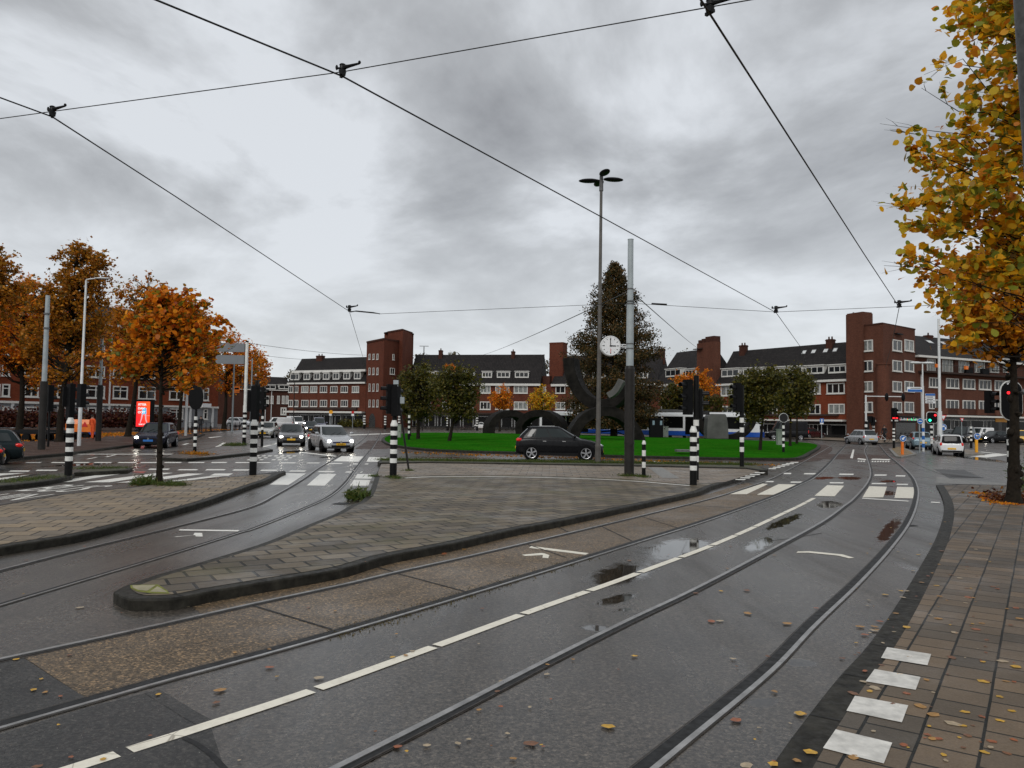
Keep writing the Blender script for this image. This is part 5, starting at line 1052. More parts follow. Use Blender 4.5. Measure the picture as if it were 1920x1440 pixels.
sp(128, 891.5, 783, 'striped post with pointed white cap on the weedy median island')
sp(474, 891, 787, 'striped post with pointed white cap on the tip of the tiled island')
sp(737, 894.5, 788, 'striped post with pointed white cap beside the leaning stay')
sp(1300, 909.5, 799, 'striped post with pointed white cap in front of the twin signal heads')
t = sp(1207, 894, 826, 'short striped bollard with rounded white top next to the clock pole', 'bollard', 7.2, bands=4, cat='bollard')
# ---- signal heads
def head(par, c, yaw=0.0, sz=(.26, .22, .86), lamps=(None, None, None), board=False, nm='signal_head'):
    "three-aspect head with visors, facing local -Y turned by yaw"
    R = Matrix.Rotation(yaw, 3, 'Z'); c = Vector(c); mb = MB(); mb.box(c, sz, R=R)
    if board: mb.box(c+R@Vector((0, sz[1]*.5-.02, 0)), (sz[0]*2.1, .02, sz[2]*1.28), R=R)
    h = mb.build(nm, M['black'], par, world=False); n = len(lamps)
    for i, l in enumerate(lamps):
        z = sz[2]*(.5-(i+.5)/n); o = c+R@Vector((0, -sz[1]/2, z)); v = MB(); k = 10; r = sz[0]*.40
        vs = []
        for q in range(k+1):
            a = PI*(-.12+1.24*q/k)
            for yy in (0, -.20): vs.append(o+R@Vector((r*math.cos(a), yy*(1 if True else 1), r*math.sin(a))))
        v.add(vs, [(2*q, 2*q+1, 2*q+3, 2*q+2) for q in range(k)]); v.build('visor', M['satin'], h, world=False)
        MB().cyl(o, o+R@Vector((0, -.012, 0)), r*.93, n=16).build('lens', M[l] if l else M['groove'], h, world=False)
    return h
def signal(px, py, top, label, r=.06, z=.12, stripes=None, heads=(), name='traffic_signal', posttop=None, group='traffic signals', topmat='satin'):
    b0 = G(px, py, z); H = HT(b0, top)-z; t = thing(name, label, 'traffic signal', b0, 0, group); mb = MB()
    if stripes:
        s0, s1, n = stripes; mb.cyl((0, 0, -.1), (0, 0, s0), r, n=14, m=1); striped(mb, (0, 0), s0, s1, r*1.04, n, first=0, sides=14); mb.cyl((0, 0, s1), (0, 0, H), r, n=14, m=1)
    else: mb.cyl((0, 0, -.1), (0, 0, H), r, n=14, m=1)
    mb.build('post', [M['stripew'], M['stripek']], t, world=False, smooth=True)
    for hd in heads: head(t, *hd)
    return t
def zof(px, py, ref): return HT(ref, py)
b0 = G(1305, 900, .12); Z_ = lambda y: HT(b0, y)-.12; X_ = lambda x: (x-1305)*b0.y/1440
signal(1305, 900, 704, 'tall black signal post with twin heads behind a capped striped post', .085, stripes=(Z_(866), Z_(776), 8), heads=[((X_(1288), -.1, Z_(745)), -1.1, (.23, .22, 1.10)), ((X_(1313), .12, Z_(757)), 1.2, (.21, .20, .92))])
b0 = G(1391, 875, .18); Z_ = lambda y: HT(b0, y)-.12; X_ = lambda x: (x-1391)*b0.y/1440
signal(1391, 875, 722, 'black signal post with striped shaft on the weed strip', .085, stripes=(Z_(850), Z_(777), 8), heads=[((X_(1382), -.05, Z_(748)), -1.2, (.24, .22, 1.15))], z=.18)
b0 = G(736, 885, .12); Z_ = lambda y: HT(b0, y)-.12
t = signal(738, 884, 716, 'dark signal post with a camera arm behind the capped striped post', .08, heads=[((-.18, 0, Z_(748)), -1.2, (.22, .22, 1.0)), ((.05, -.12, Z_(752)), 2.7, (.23, .22, 1.0))])
mb = MB(); mb.box((.02, 0, Z_(716)), (.16, .16, .14)); mb.box((.24, -.05, Z_(750)), (.16, .12, .22)); mb.tube([(.05, 0, Z_(720)), (.22, 0, Z_(748))], .03); mb.build('camera_arm', M['polegrey'], t, world=False)
A = G(767, 882, .12); t = thing('stay_pole', 'thin dark stay leaning against the signal post', 'pole', A); MB().tube([(0, 0, -.05), ((746-767)*A.y/1440, .1, HT(A, 760)-.12)], .035, 8).build('stay', M['poledark'], t, world=False)
# right ring sign on striped post on the lawn
b0 = G(1469, 850, .12); Z_ = lambda y: HT(b0, y)-.12
t = thing('sign_post', 'striped post carrying a round sign seen from behind on the lawn edge', 'sign', b0, 0, 'sign posts'); mb = MB(); mb.cyl((0, 0, -.1), (0, 0, Z_(838)), .075, n=14, m=1); striped(mb, (0, 0), Z_(838), Z_(792), .078, 8, sides=14); mb.cyl((0, 0, Z_(792)), (0, 0, Z_(776)), .05, n=10, m=1); mb.build('post', [M['stripew'], M['stripek']], t, world=False)
sg_ = MB().cyl((0, -.06, Z_(783.5)), (0, -.03, Z_(783.5)), .27, n=28).build('sign_plate', M['groove'], t, world=False); MB().ring((0, -.045, Z_(783.5)), .27, .02, 'y', 28, 5).build('rim', M['greywhite'], sg_, world=False)
# oval sign back on the left
b0 = G(365, 850.5, .12); Z_ = lambda y: HT(b0, y)-.12; k = b0.y/1440
t = thing('signal_board', 'black oval signal board seen from behind on a striped post', 'traffic signal', b0, 0, 'traffic signals'); mb = MB(); mb.cyl((0, 0, -.1), (0, 0, Z_(837)), .075, n=14, m=1); striped(mb, (0, 0), Z_(837), Z_(781), .078, 9, sides=14); mb.cyl((0, 0, Z_(781)), (0, 0, Z_(762)), .06, n=10, m=1); mb.build('post', [M['stripew'], M['stripek']], t, world=False)
pts = []; hw_, z0, z1 = 13*k, Z_(768), Z_(722)
for i in range(32):
    a = 2*PI*i/32; pts.append((hw_*math.cos(a), (z0+z1)/2+math.copysign(abs(math.sin(a))**.8, math.sin(a))*(z1-z0)/2))
mb = MB(); n = 32; mb.add([(x, -.12, z) for x, z in pts]+[(x, .0, z) for x, z in pts], [tuple(range(n)), tuple(range(2*n-1, n-1, -1))]+[(i, n+i, n+(i+1) % n, (i+1) % n) for i in range(n)]); mb.build('back_board', M['black'], t, world=False)
# left group of heads
for px, py, y0, y1, lb in ((90, 838, 722, 772, 'black signal head beside the dark based tram pole'), (130, 840, 720, 786, 'wide black double signal head between the tram pole and the lamp post'), (150, 843, 720, 764, 'black signal head hung on the white lamp post')):
    b0 = G(px, py, .12); Z_ = lambda y: HT(b0, y)-.12; t = thing('traffic_signal', lb, 'traffic signal', b0, 0, 'traffic signals')
    if px == 130: MB().cyl((0, 0, -.1), (0, 0, Z_(718)), .07, n=12).build('post', M['satin'], t, world=False)
    elif px == 90: MB().cyl((0, 0, -.1), (0, 0, Z_(722)), .06, n=12).build('post', M['satin'], t, world=False)
    else: MB().cyl((0.12, .1, Z_(755)), (0, 0, Z_(755)), .04, n=8).build('bracket', M['satin'], t, world=False)
    head(t, (0.0, -.06, (Z_(y0)+Z_(y1))/2), 2.6, (.36, .28, (Z_(y0)-Z_(y1))), nm='signal_head')
    if px == 130: head(t, (-.32, 0, (Z_(726)+Z_(762))/2), 2.2, (.28, .24, (Z_(726)-Z_(762))))
for px, py, y0, y1, lb, stp in ((477, 845, 724, 790, 'cluster of tall black signal heads right of the white sign mast', 0), (491, 838, 728, 768, 'black signal head with visors turned to the side road on a striped foot', 1)):
    b0 = G(px, py, .0); Z_ = lambda y: HT(b0, y); t = thing('traffic_signal', lb, 'traffic signal', b0, 0, 'traffic signals'); mb = MB(); mb.cyl((0, 0, -.1), (0, 0, Z_(y0)+.1), .08, n=12, m=1)
    if stp: striped(mb, (0, 0), Z_(806), Z_(775), .085, 6, sides=12)
    mb.build('post', [M['stripew'], M['stripek']], t, world=False)
    head(t, (.0, -.12, (Z_(y0)+Z_(y1))/2), 2.8 if not stp else 1.5, (.38, .3, Z_(y0)-Z_(y1)))
    if not stp: head(t, (-.35, 0, (Z_(733)+Z_(772))/2), 2.0, (.30, .26, Z_(733)-Z_(772)))
for px, py, y0, y1, lb in ((644, 800.5, 760, 779, 'small far signal on a striped post before the left block'), (711, 802.5, 766, 780, 'small far signal beside the stair tower archway')):
    b0 = G(px, py); Z_ = lambda y: HT(b0, y); t = thing('traffic_signal', lb, 'traffic signal', b0, 0, 'traffic signals'); mb = MB(); mb.cyl((0, 0, -.1), (0, 0, Z_(y0)), .12, n=10, m=1); striped(mb, (0, 0), Z_(797), Z_(780), .15, 7, sides=10); mb.build('post', [M['stripew'], M['stripek']], t, world=False); head(t, (0, -.1, (Z_(y0)+Z_(y1))/2), .3, (1.0, .5, Z_(y0)-Z_(y1)))
for px, py, top, lb in ((683, 803, 779, 'far thin striped post left of the archway'), (722, 804, 780, 'far thin striped post right of the stair tower'), (748, 806, 780, 'far thin striped post left of the pale cabinet'), (766.5, 827, 779, 'striped post standing on the lawn edge between two trunks'), (839, 806, 783, 'far thin striped post behind the forked lawn tree'), (894.5, 806, 783, 'far thin striped post left of the white parked car'), (1016.5, 808, 784, 'far thin striped post seen over the stone arches'), (1638, 829, 799, 'striped post behind the silver high roofed car'), (1821, 838, 800, 'striped post in front of the parked black people carrier')):
    b0 = G(px, py, .1); H = HT(b0, top)-.1; t = thing('striped_post', lb, 'post', b0, 0, 'black and white striped posts'); r = max(.07, 4.4*b0.y/1440/2); mb = MB(); mb.cyl((0, 0, -.1), (0, 0, H*.3), r, n=12, m=1); striped(mb, (0, 0), H*.3, H, r, 7, sides=12); mb.cyl((0, 0, H), (0, 0, H+.02), r, n=12, m=0); mb.build('post', [M['stripew'], M['stripek']], t, world=False)
# ---- clock pole
b0 = G(1179.5, 892.5, .12); k = b0.y/1440; Z_ = lambda y: HT(b0, y)-.12
cp = thing('tram_pole', 'blue grey tram pole in a dark sleeve carrying the round clock', 'pole', b0, 0, 'tram poles'); mb = MB()
mb.cyl((0, 0, -.1), (0, 0, Z_(692)), 9.1*k, 9.0*k, 28); mb.cyl((0, 0, Z_(692)), (0, 0, Z_(686)), 9.0*k, 7.4*k, 28)
for y in (785, 801, 832): mb.cyl((0, 0, Z_(y)), (0, 0, Z_(y)+.06), 9.8*k, n=28)
mb.box((.02, -9.2*k, 1.6), (.10, .03, 1.2)); mb.build('sleeve', M['poledark'], cp, world=False, smooth=True)
mb = MB(); mb.cyl((0, 0, Z_(690)), (0, 0, Z_(569)), 7.0*k, 6.7*k, 28); mb.cyl((0, 0, Z_(569)), (0, 0, Z_(450)), 5.6*k, 5.3*k, 28); mb.cyl((0, 0, Z_(450)), (0, 0, Z_(448.5)), 5.7*k, n=28); mb.build('shaft', M['polegrey'], cp, world=False, smooth=True)
mb = MB()
for y in (543, 566, 571, 646, 655): MB().cyl((0, 0, Z_(y)), (0, 0, Z_(y)+.04), 7.4*k if y > 560 else 6.3*k, n=24).build('clamp', M['lead'], cp, world=False)
cc = Vector(((1142.5-1179.5)*k, -.0, Z_(649.5))); R_ = 18.5*k
ck = thing('street_clock', 'round white faced street clock with black hands on a short bracket', 'clock', Vector(b0)+cc); mb = MB(); mb.cyl((0, .11, 0), (0, -.11, 0), R_*.98, n=48); mb.ring((0, -.10, 0), R_*.95, R_*.075, 'y', 48, 8); mb.ring((0, .10, 0), R_*.95, R_*.075, 'y', 48, 8); mb.build('case', M['greywhite'], ck, world=False, smooth=True)
fc = MB().cyl((0, -.112, 0), (0, -.118, 0), R_*.90, n=48).build('dial', M['signw'], ck, world=False)
mb = MB()
for i in range(12):
    a = PI*i/6; l = .16 if i % 3 else .24; R = Matrix.Rotation(a, 3, 'Y'); mb.box(R@Vector((0, 0, R_*(.84-l/2)))+Vector((0, -.121, 0)), (R_*.05 if i % 3 else R_*.07, .004, R_*l), R=R); mb.build('hour_mark', M['black'], fc, world=False); mb = MB()

mb = MB(); R = Matrix.Rotation(math.radians(-3), 3, 'Y'); mb.box(R@Vector((0, 0, R_*.30))+Vector((0, -.126, 0)), (R_*.07, .004, R_*.86), R=R); R = Matrix.Rotation(math.radians(91), 3, 'Y'); mb.box(R@Vector((0, 0, R_*.2))+Vector((0, -.131, 0)), (R_*.10, .004, R_*.62), R=R); mb.build('hands', M['black'], ck, world=False)
mb = MB()
for i in range(3): MB().box((0, -.122, -R_*(.34+.16*i)), (R_*.08, .003, R_*.09)).build('maker_mark', M['red'], fc, world=False)
mb = MB()
for dz in (.05, -.02): mb.tube([(R_*.9, 0, dz), (-cc.x-6*k, 0, dz)], .018, 8)
mb.build('bracket', M['greywhite'], ck, world=False)
# ---- lamp post with four heads
b0 = G(1121, 868, .18); k = b0.y/1440; Z_ = lambda y: HT(b0, y)-.18; H = Z_(345)
lp = thing('street_lamp', 'tall weathered lamp post with four flat lamp heads in a cross', 'street lamp', b0, 0, 'street lamps'); mx = (1128.5-1121-2)*k*.35
mb = MB(); mb.tube([(0, 0, -.1), (0, 0, Z_(835)), (0, 0, Z_(834)), (mx*.5, 0, H*.5), (mx, 0, H)], [5.6*k, 5.5*k, 4.6*k, 3.5*k, 2.6*k], 16); mb.cyl((0, 0, 0), (0, 0, .35), 5.9*k, n=16); mb.build('pole', M['lamppost'], lp, world=False, smooth=True)
MB().cyl((mx, 0, H-.3), (mx, 0, H+.35), 4.0*k, 3.4*k, 14).build('head_joint', M['lead'], lp, world=False)
for a, ln, up in ((math.radians(176), 21, -2), (math.radians(8), 21, 2), (math.radians(-80), 14, 8), (math.radians(97), 14, 0)):
    d = Vector((math.cos(a), math.sin(a), 0)); R = Matrix.Rotation(a, 3, 'Z'); c0 = Vector((mx, 0, H+.18)); a0 = c0+d*.12; a1 = c0+d*(ln*.35*k)+Vector((0, 0, up*.02))
    arm = MB().tube([a0, a1], .035, 8).build('arm', M['lead'], lp, world=False); hb = MB(); ce = a1+d*.36
    hb.ell(ce+Vector((0, 0, .0)), (.44, .20, .085), 18, 8, R=R); hb.build('lamp_head', M['satin'], lp, world=False, smooth=True)
# ---- white lamp post at the left, other masts
b0 = G(148, 836, .12); k = b0.y/1440; Z_ = lambda y: HT(b0, y)-.12; H = Z_(526)
lp = thing('street_lamp', 'slender white lamp post with one arm in front of the orange trees', 'street lamp', b0, 0, 'street lamps')
mb = MB(); mb.tube([(0, 0, -.1), (0, 0, Z_(762)), (0, 0, Z_(761)), (.03, 0, H)], [3.4*k, 3.2*k, 2.6*k, 1.7*k], 14); mb.build('pole', M['greywhite'], lp, world=False, smooth=True); MB().tube([(.03, 0, H), (.06, 0, H+.06), (22*k, -.1, H+.12)], .035, 8).build('arm', M['greywhite'], lp, world=False)
MB().ell((33*k, -.12, H+.12), (.40, .16, .06), 16, 7).build('lamp_head', M['greywhite'], lp, world=False, smooth=True)
def mast(px, py, top, label, w0, w1, ysplit=None, m0='poledark', m1='polegrey', group='tram poles', bands=(), z=.12):
    b0 = G(px, py, z); k = b0.y/1440; Z_ = lambda y: HT(b0, y)-z; t = thing('tram_pole', label, 'pole', b0, 0, group)
    if ysplit:
        MB().cyl((0, 0, -.1), (0, 0, Z_(ysplit)), w0*k/2, n=18).build('sleeve', M[m0], t, world=False, smooth=True); MB().cyl((0, 0, Z_(ysplit)), (0, 0, Z_(top)), w1*k/2, w1*k*.42, 18).build('shaft', M[m1], t, world=False, smooth=True)
    else: MB().cyl((0, 0, -.1), (0, 0, Z_(top)), w0*k/2, w1*k/2, 18).build('shaft', M[m1], t, world=False, smooth=True)
    for y in bands: MB().cyl((0, 0, Z_(y)), (0, 0, Z_(y)+.08), w1*k*.62, n=18).build('clamp', M['lead'], t, world=False)
    return t, b0, k, Z_
mast(77.5, 843, 554, 'pale grey tram pole with a thick dark foot before the orange trees', 13, 9, 715, bands=(590, 617))
mast(184, 827, 629, 'slimmer grey tram pole with a dark foot right of the white lamp post', 10, 6, 722, bands=(650,))
mast(348, 817, 690, 'thin pale pole beside the black oval signal board', 5.0, 4.0, None, m1='greywhite', group='thin poles')
mast(435, 808, 675, 'thin grey pole carrying the small orange bus stop sign', 3.6, 3.0, None, m1='galv', group='thin poles')
mast(469, 812, 672, 'thin distant mast right of the white sign mast', 3.0, 2.4, None, m1='galv', group='thin poles')
mast(550, 801, 713, 'thin dark mast in front of the left block', 1.8, 1.4, None, m1='poledark', group='thin poles')
t, b0, k, Z_ = mast(792, 806, 650, 'far street lamp with two short arms above the lawn trees', 2.2, 1.6, None, m1='poledark', group='street lamps'); t['category'] = 'street lamp'; MW['street_lamp_far'] = MW[t.name]; t.name = 'street_lamp'; MW[t.name] = MW['street_lamp_far']
MB().box((0, 0, Z_(649)), (1.5, .2, .08)).build('lamp_head', M['lead'], t, world=False)
t, b0, k, Z_ = mast(1763, 847, 598, 'thick white mast standing behind the white mini car', 7.6, 5.0, 771, m0='greywhite', m1='greywhite')
t, b0, k, Z_ = mast(1731.5, 846, 682, 'white sign mast with a blue striped foot behind the pale blue car', 4.2, 2.8, 724, m0='greywhite', m1='greywhite', group='sign masts', z=.02)
mb = MB()
for i in range(6):
    z0 = Z_(839)+i*(Z_(795)-Z_(839))/6; mb.cyl((0, 0, z0), (0, 0, z0+(Z_(795)-Z_(839))/6), 2.5*k, n=14, m=i % 2, caps=False)
mb.build('striped_foot', [M['blue'], M['signw']], t, world=False)
mb = MB(); mb.tube([(-14*k, 0, Z_(680)), (13*k, 0, Z_(680))], .05, 6); mb.build('arm', M['greywhite'], t, world=False)
for x in (-12, 11): MB().ell((x*k, 0, Z_(680.5)), (.45, .2, .1), 14, 7).build('lamp_head', M['greywhite'], t, world=False, smooth=True)
def blade(par, k, Z_, x0, x1, y0, y1, off=-.12, m='signw', nm='sign_blade', stripes=()):
    b_ = MB().box(((x0+x1)/2*k, off, (Z_(y0)+Z_(y1))/2), ((x1-x0)*k, .05, Z_(y0)-Z_(y1))).build(nm, M[m], par, world=False)
    for (a, b2, c, d, mm) in stripes: MB().box(((a+b2)/2*k, off-.03, (Z_(c)+Z_(d))/2), ((b2-a)*k, .012, Z_(c)-Z_(d))).build('sign_field', M[mm], b_, world=False)
blade(t, k, Z_, -31, -3, 726, 735.5, stripes=[(-30, -3, 730.5, 735, 'blue'), (-25, -6, 727.6, 729, 'lead')])
for y in (738, 742.5, 747, 752): blade(t, k, Z_, 3, 21, y, y+4, stripes=[(5, 17, y+1.2, y+2.6, 'lead')] if y != 738 else [(3.2, 20.8, 738.3, 741.7, 'blue')])
# direction sign mast seen from behind
b0 = G(457.5, 834, .12); k = b0.y/1440; Z_ = lambda y: HT(b0, y)-.12; t = thing('sign_mast', 'white mast with two grey sign blades seen from behind on the kerbed island', 'sign', b0, 0, 'sign masts')
mb = MB(); mb.cyl((0, 0, -.1), (0, 0, Z_(820)), 3.4*k, n=16, m=1); striped(mb, (0, 0), Z_(820), Z_(773), 3.4*k, 10, sides=16); mb.cyl((0, 0, Z_(773)), (0, 0, Z_(760)), 3.6*k, n=16); mb.cyl((0, 0, Z_(760)), (0, 0, Z_(642)), 2.9*k, n=16); mb.cyl((0, 0, Z_(642)), (0, 0, Z_(639)), 2.9*k, n=16, m=1); mb.build('mast', [M['stripew'], M['stripek']], t, world=False, smooth=True)
for y0, y1 in ((644, 660.5), (666.5, 683)):
    x0, x1 = -57*k, -4*k; z0, z1 = Z_(y1), Z_(y0); r = (z1-z0)*.3; pl = [(x1, z0), (x1, z1)]+[(x0+r-r*math.sin(a), z1-r+r*math.cos(a)) for a in [i*PI/10 for i in range(6)]]+[(x0+r-r*math.cos(a), z0+r-r*math.sin(a)) for a in [i*PI/10 for i in range(6)]]
    n = len(pl); MB().add([(x, -.10, z) for x, z in pl]+[(x, -.06, z) for x, z in pl], [tuple(range(n)), tuple(range(2*n-1, n-1, -1))]+[(i, n+i, n+(i+1) % n, (i+1) % n) for i in range(n)]).build('sign_blade', M['bladegrey'] if 'bladegrey' in M else M.setdefault('bladegrey', pm('grey_sign_back', (0.165, 0.175, 0.185), 0.45, 0.2, var=0.08, scale=2)), t, world=False)
    MB().box((-3.5*k, -.05, (z0+z1)/2), (1.6*k, .08, (z1-z0)*.9)).build('clamp', M['lead'], t, world=False)
# bus stop sign
b0 = GP(435, G(435, 808).y, .12); k = b0.y/1440; Z_ = lambda y: HT(b0, y)-.12; t = thing('bus_stop_sign', 'small orange bus stop flag on the thin grey pole', 'sign', b0+Vector((0, -.1, Z_(729))), 0, 'sign posts'); zc = 0
pl = MB().box((8*k, 0, 0), (11*k, .06, 9*k)).build('flag', M['orange'], t, world=False); MB().box((8*k, 0, -6.2*k), (10*k, .05, 2.4*k)).build('route_plate', M['orange'], t, world=False); MB().box((8*k, -.035, .5*k), (8*k, .012, 3.2*k)).build('route_field', M['black'], pl, world=False)
# advertising panel
b0 = G(268, 822, .12); d = 1.0; k = b0.y/1440; Z_ = lambda y: HT(b0, y)-.12
ad = thing('advertising_panel', 'tall lit red advertising panel reading FITTER DAN OOIT on a dark stand', 'billboard', b0, math.radians(-8)); w_ = 34*k
MB().box((0, .12, (Z_(749)+Z_(805))/2), (w_, .3, Z_(749)-Z_(805))).build('case', M['black'], ad, world=False); MB().box((0, .12, Z_(812)/2+.2), (w_*.6, .22, Z_(800))).build('stand', M['black'], ad, world=False)
m, nt, b = newmat('red_lit_poster'); co = coords(nt, 'Generated'); sx = node(nt, 'ShaderNodeSeparateXYZ'); lk(nt, co, sx.inputs[0]); cg = ramp(nt, math_(nt, 'ADD', math_(nt, 'MULTIPLY', sx.outputs[0], .5), math_(nt, 'MULTIPLY', sx.outputs[2], .45)), [(0.25, (0.75, 0.008, 0.012)), (0.8, (0.95, 0.075, 0.008))])
lk(nt, cg, b.inputs['Base Color']); lk(nt, cg, b.inputs['Emission Color']); b.inputs['Emission Strength'].default_value = 0.9; M['poster'] = m
zc = (Z_(753)+Z_(800))/2; ph = Z_(753)-Z_(800); pw = 27*k; po = MB().box((-1*k, -.04, zc), (pw, .02, ph)).build('poster', M['poster'], ad, world=False)
M['glowwhite'] = pm('lit_white_print', (0.85, 0.85, 0.85), 0.4, var=0, emit=(1, 1, 1), es=0.55); M['glowblue'] = pm('lit_blue_print', (0.1, 0.45, 0.7), 0.4, var=0, emit=(0.15, 0.55, 0.85), es=0.5); M['glowpink'] = pm('lit_pink_print', (0.65, 0.4, 0.45), 0.4, var=0, emit=(0.85, 0.55, 0.6), es=0.4)
def adtext(s, x, z, size, mat='glowwhite', dz=-.062, align='LEFT'):
    vs, fs = text_mesh(s, size, 0.0, align, bold=size*.03); MB().add([(x+v.x, dz, z+v.y) for v in vs], fs).build('lettering', M[mat], po, world=False)
x0 = -pw/2-1*k+.14
adtext('FITTER', x0, zc+ph*.375, ph*.115); adtext('DAN', x0, zc+ph*.225, ph*.125); adtext('OOIT', x0, zc+ph*.07, ph*.125); adtext('BASIC-FIT', x0+.1, zc-ph*.41, ph*.068)
mb = MB(); mb.add([(x, -.056, z) for x, z in [(-.12, zc-ph*.02), (.26, zc+ph*.02), (.24, zc+ph*.24), (.05, zc+ph*.27), (-.1, zc+ph*.2)]], [(0, 1, 2, 3, 4)]); mb.build('figure_shirt', M['glowblue'], po, world=False)
mb = MB()
for q in ([(-.14, -.0), (.0, .02), (-.12, -.22), (-.22, -.36), (-.28, -.36), (-.2, -.2)], [(.12, -.0), (.24, .02), (.26, -.2), (.36, -.34), (.28, -.36), (.16, -.2)]): mb.add([(x, -.055, zc+ph*z) for x, z in q], [tuple(range(len(q)))])
mb.build('figure_legs', M['glowpink'], po, world=False); MB().box((.3, -.055, zc-ph*.06), (.5, .004, .02)).build('small_print', M['glowpink'], po, world=False)
# ---- right signals and signs
def disc(par, c, r, m, nm='sign_plate', y=-.08): return MB().cyl((c[0], y, c[1]), (c[0], y-.03, c[1]), r, n=28).build(nm, M[m], par, world=False)
b0 = G(1747, 846, .05); k = b0.y/1440; Z_ = lambda y: HT(b0, y)-.05; t = thing('traffic_signal', 'black signal board with white rim showing green and red beside the white mast', 'traffic signal', b0, 0, 'traffic signals')
mb = MB(); mb.cyl((0, 0, -.1), (0, 0, Z_(832)), .07, n=12, m=1); striped(mb, (0, 0), Z_(832), Z_(798), .10, 7, sides=12); mb.cyl((0, 0, Z_(798)), (0, 0, Z_(790)), .05, n=10, m=1); mb.build('post', [M['stripew'], M['stripek']], t, world=False)
def rrect(x0, x1, z0, z1, r, n=6):
    p = []
    for cx, cz, a0 in ((x1-r, z1-r, 0), (x0+r, z1-r, PI/2), (x0+r, z0+r, PI), (x1-r, z0+r, 1.5*PI)): p += [(cx+r*math.cos(a0+PI/2*i/n), cz+r*math.sin(a0+PI/2*i/n)) for i in range(n+1)]
    return p
def plate(par, pl, y, th, mat, nm):
    n = len(pl); return MB().add([(x, y, z) for x, z in pl]+[(x, y+th, z) for x, z in pl], [tuple(range(n)), tuple(range(2*n-1, n-1, -1))]+[(i, n+i, n+(i+1) % n, (i+1) % n) for i in range(n)]).build(nm, M[mat], par, world=False)
x0, x1, z0, z1 = -10.5*k, 10.5*k, Z_(794), Z_(772); plate(t, rrect(x0, x1, z0, z1, .2), -.10, .03, 'stripew', 'board_rim'); bd = plate(t, rrect(x0+.035, x1-.035, z0+.035, z1-.035, .18), -.125, .03, 'black', 'signal_board')
for cx, cz, mm in ((-4.5*k, Z_(788), 'ledgreen'), (5.5*k, Z_(778.5), 'ledred')): MB().cyl((cx, -.128, cz), (cx, -.15, cz), .085, n=18).build('lamp', M[mm], bd, world=False)
b0 = G(1676, 840.5, .1); k = b0.y/1440; Z_ = lambda y: HT(b0, y)-.1; t = thing('traffic_signal', 'thin striped signal post with a lit red lamp on the yellow paved island', 'traffic signal', b0, 0, 'traffic signals')
mb = MB(); mb.cyl((0, 0, -.1), (0, 0, Z_(826)), .09, n=12, m=1); striped(mb, (0, 0), Z_(826), Z_(803), .10, 7, sides=12); mb.cyl((0, 0, Z_(803)), (0, 0, Z_(765)), .08, n=12, m=1); mb.build('post', [M['stripew'], M['stripek']], t, world=False)
head(t, (0, -.1, Z_(776)), .2, (.36, .25, .95), (None, None)); [MB().box((x_, -.26, Z_(784)), (.16, .05, .10)).build('lamp', M['ledred'], t, world=False) for x_ in (-.12, .12)]
# gantry signal
b0 = G(1624, 829, .1); k = b0.y/1440; Z_ = lambda y: HT(b0, y)-.1; t = thing('gantry_signal', 'pale gantry mast whose long arm holds two oval signals before the corner tower', 'traffic signal', b0, 0, 'traffic signals')
mb = MB(); mb.cyl((0, 0, -.1), (0, 0, Z_(741)), 1.9*k, 1.6*k, 14); mb.tube([(0, 0, Z_(743)), (70*k, -.1, Z_(743))], .9*k, 8); mb.build('mast', M['greywhite'], t, world=False); mb = MB(); striped(mb, (0, 0), Z_(812), Z_(790), 2.4*k, 4, sides=12); mb.build('striped_band', [M['stripew'], M['stripek']], t, world=False)
for x, in ((38,), (69,)): MB().ell((x*k, -.15, Z_(744)), (3.4*k, .14, 8*k), 18, 10).build('signal_head', M['black'], t, world=False, smooth=True)
mb = MB(); mb.box((9*k, .1, Z_(786)), (7*k, .3, 12*k)); mb.box((14*k, .1, Z_(790)), (6*k, .3, 16*k)); mb.build('lower_signal', M['black'], t, world=False)
# keep-right bollards
def arrow(par, c, ang, L, m='signw', y=-.125, w=.05):
    R = Matrix.Rotation(ang, 3, 'Y'); q = [(-w, -L*.5), (w, -L*.5), (w, L*.1), (w*2.6, L*.1), (0, L*.5), (-w*2.6, L*.1), (-w, L*.1)]; MB().add([Vector((c[0], y, c[1]))+R@Vector((a, 0, b2)) for a, b2 in q], [tuple(range(7))]).build('arrow', M[m], par, world=False)
for px, py, ys, lb, ang in ((1692, 852, 822, 'orange bollard with round blue arrow sign on the yellow paved island', 3.9), (1831, 848, 818, 'orange bollard with round blue sign on the grey island behind the mini car', 2.4)):
    b0 = G(px, py, .1); k = b0.y/1440; Z_ = lambda y: HT(b0, y)-.1; t = thing('sign_bollard', lb, 'bollard', b0, 0, 'orange sign bollards'); MB().cyl((0, 0, -.1), (0, 0, Z_(ys+6)), 2.7*k, n=16).build('post', M['orange'] if px < 1700 else M['yellow'], t, world=False); zc = Z_(ys); s = disc(t, (0, zc), 6*k, 'blue'); MB().ring((0, -.11, zc), 5.7*k, .012, 'y', 28, 5).build('rim', M['signw'], s, world=False); arrow(s, (0, zc), ang, 7*k, w=.045)
    if px > 1700: arrow(s, (.05, zc-.02), -ang, 6*k, w=.04)
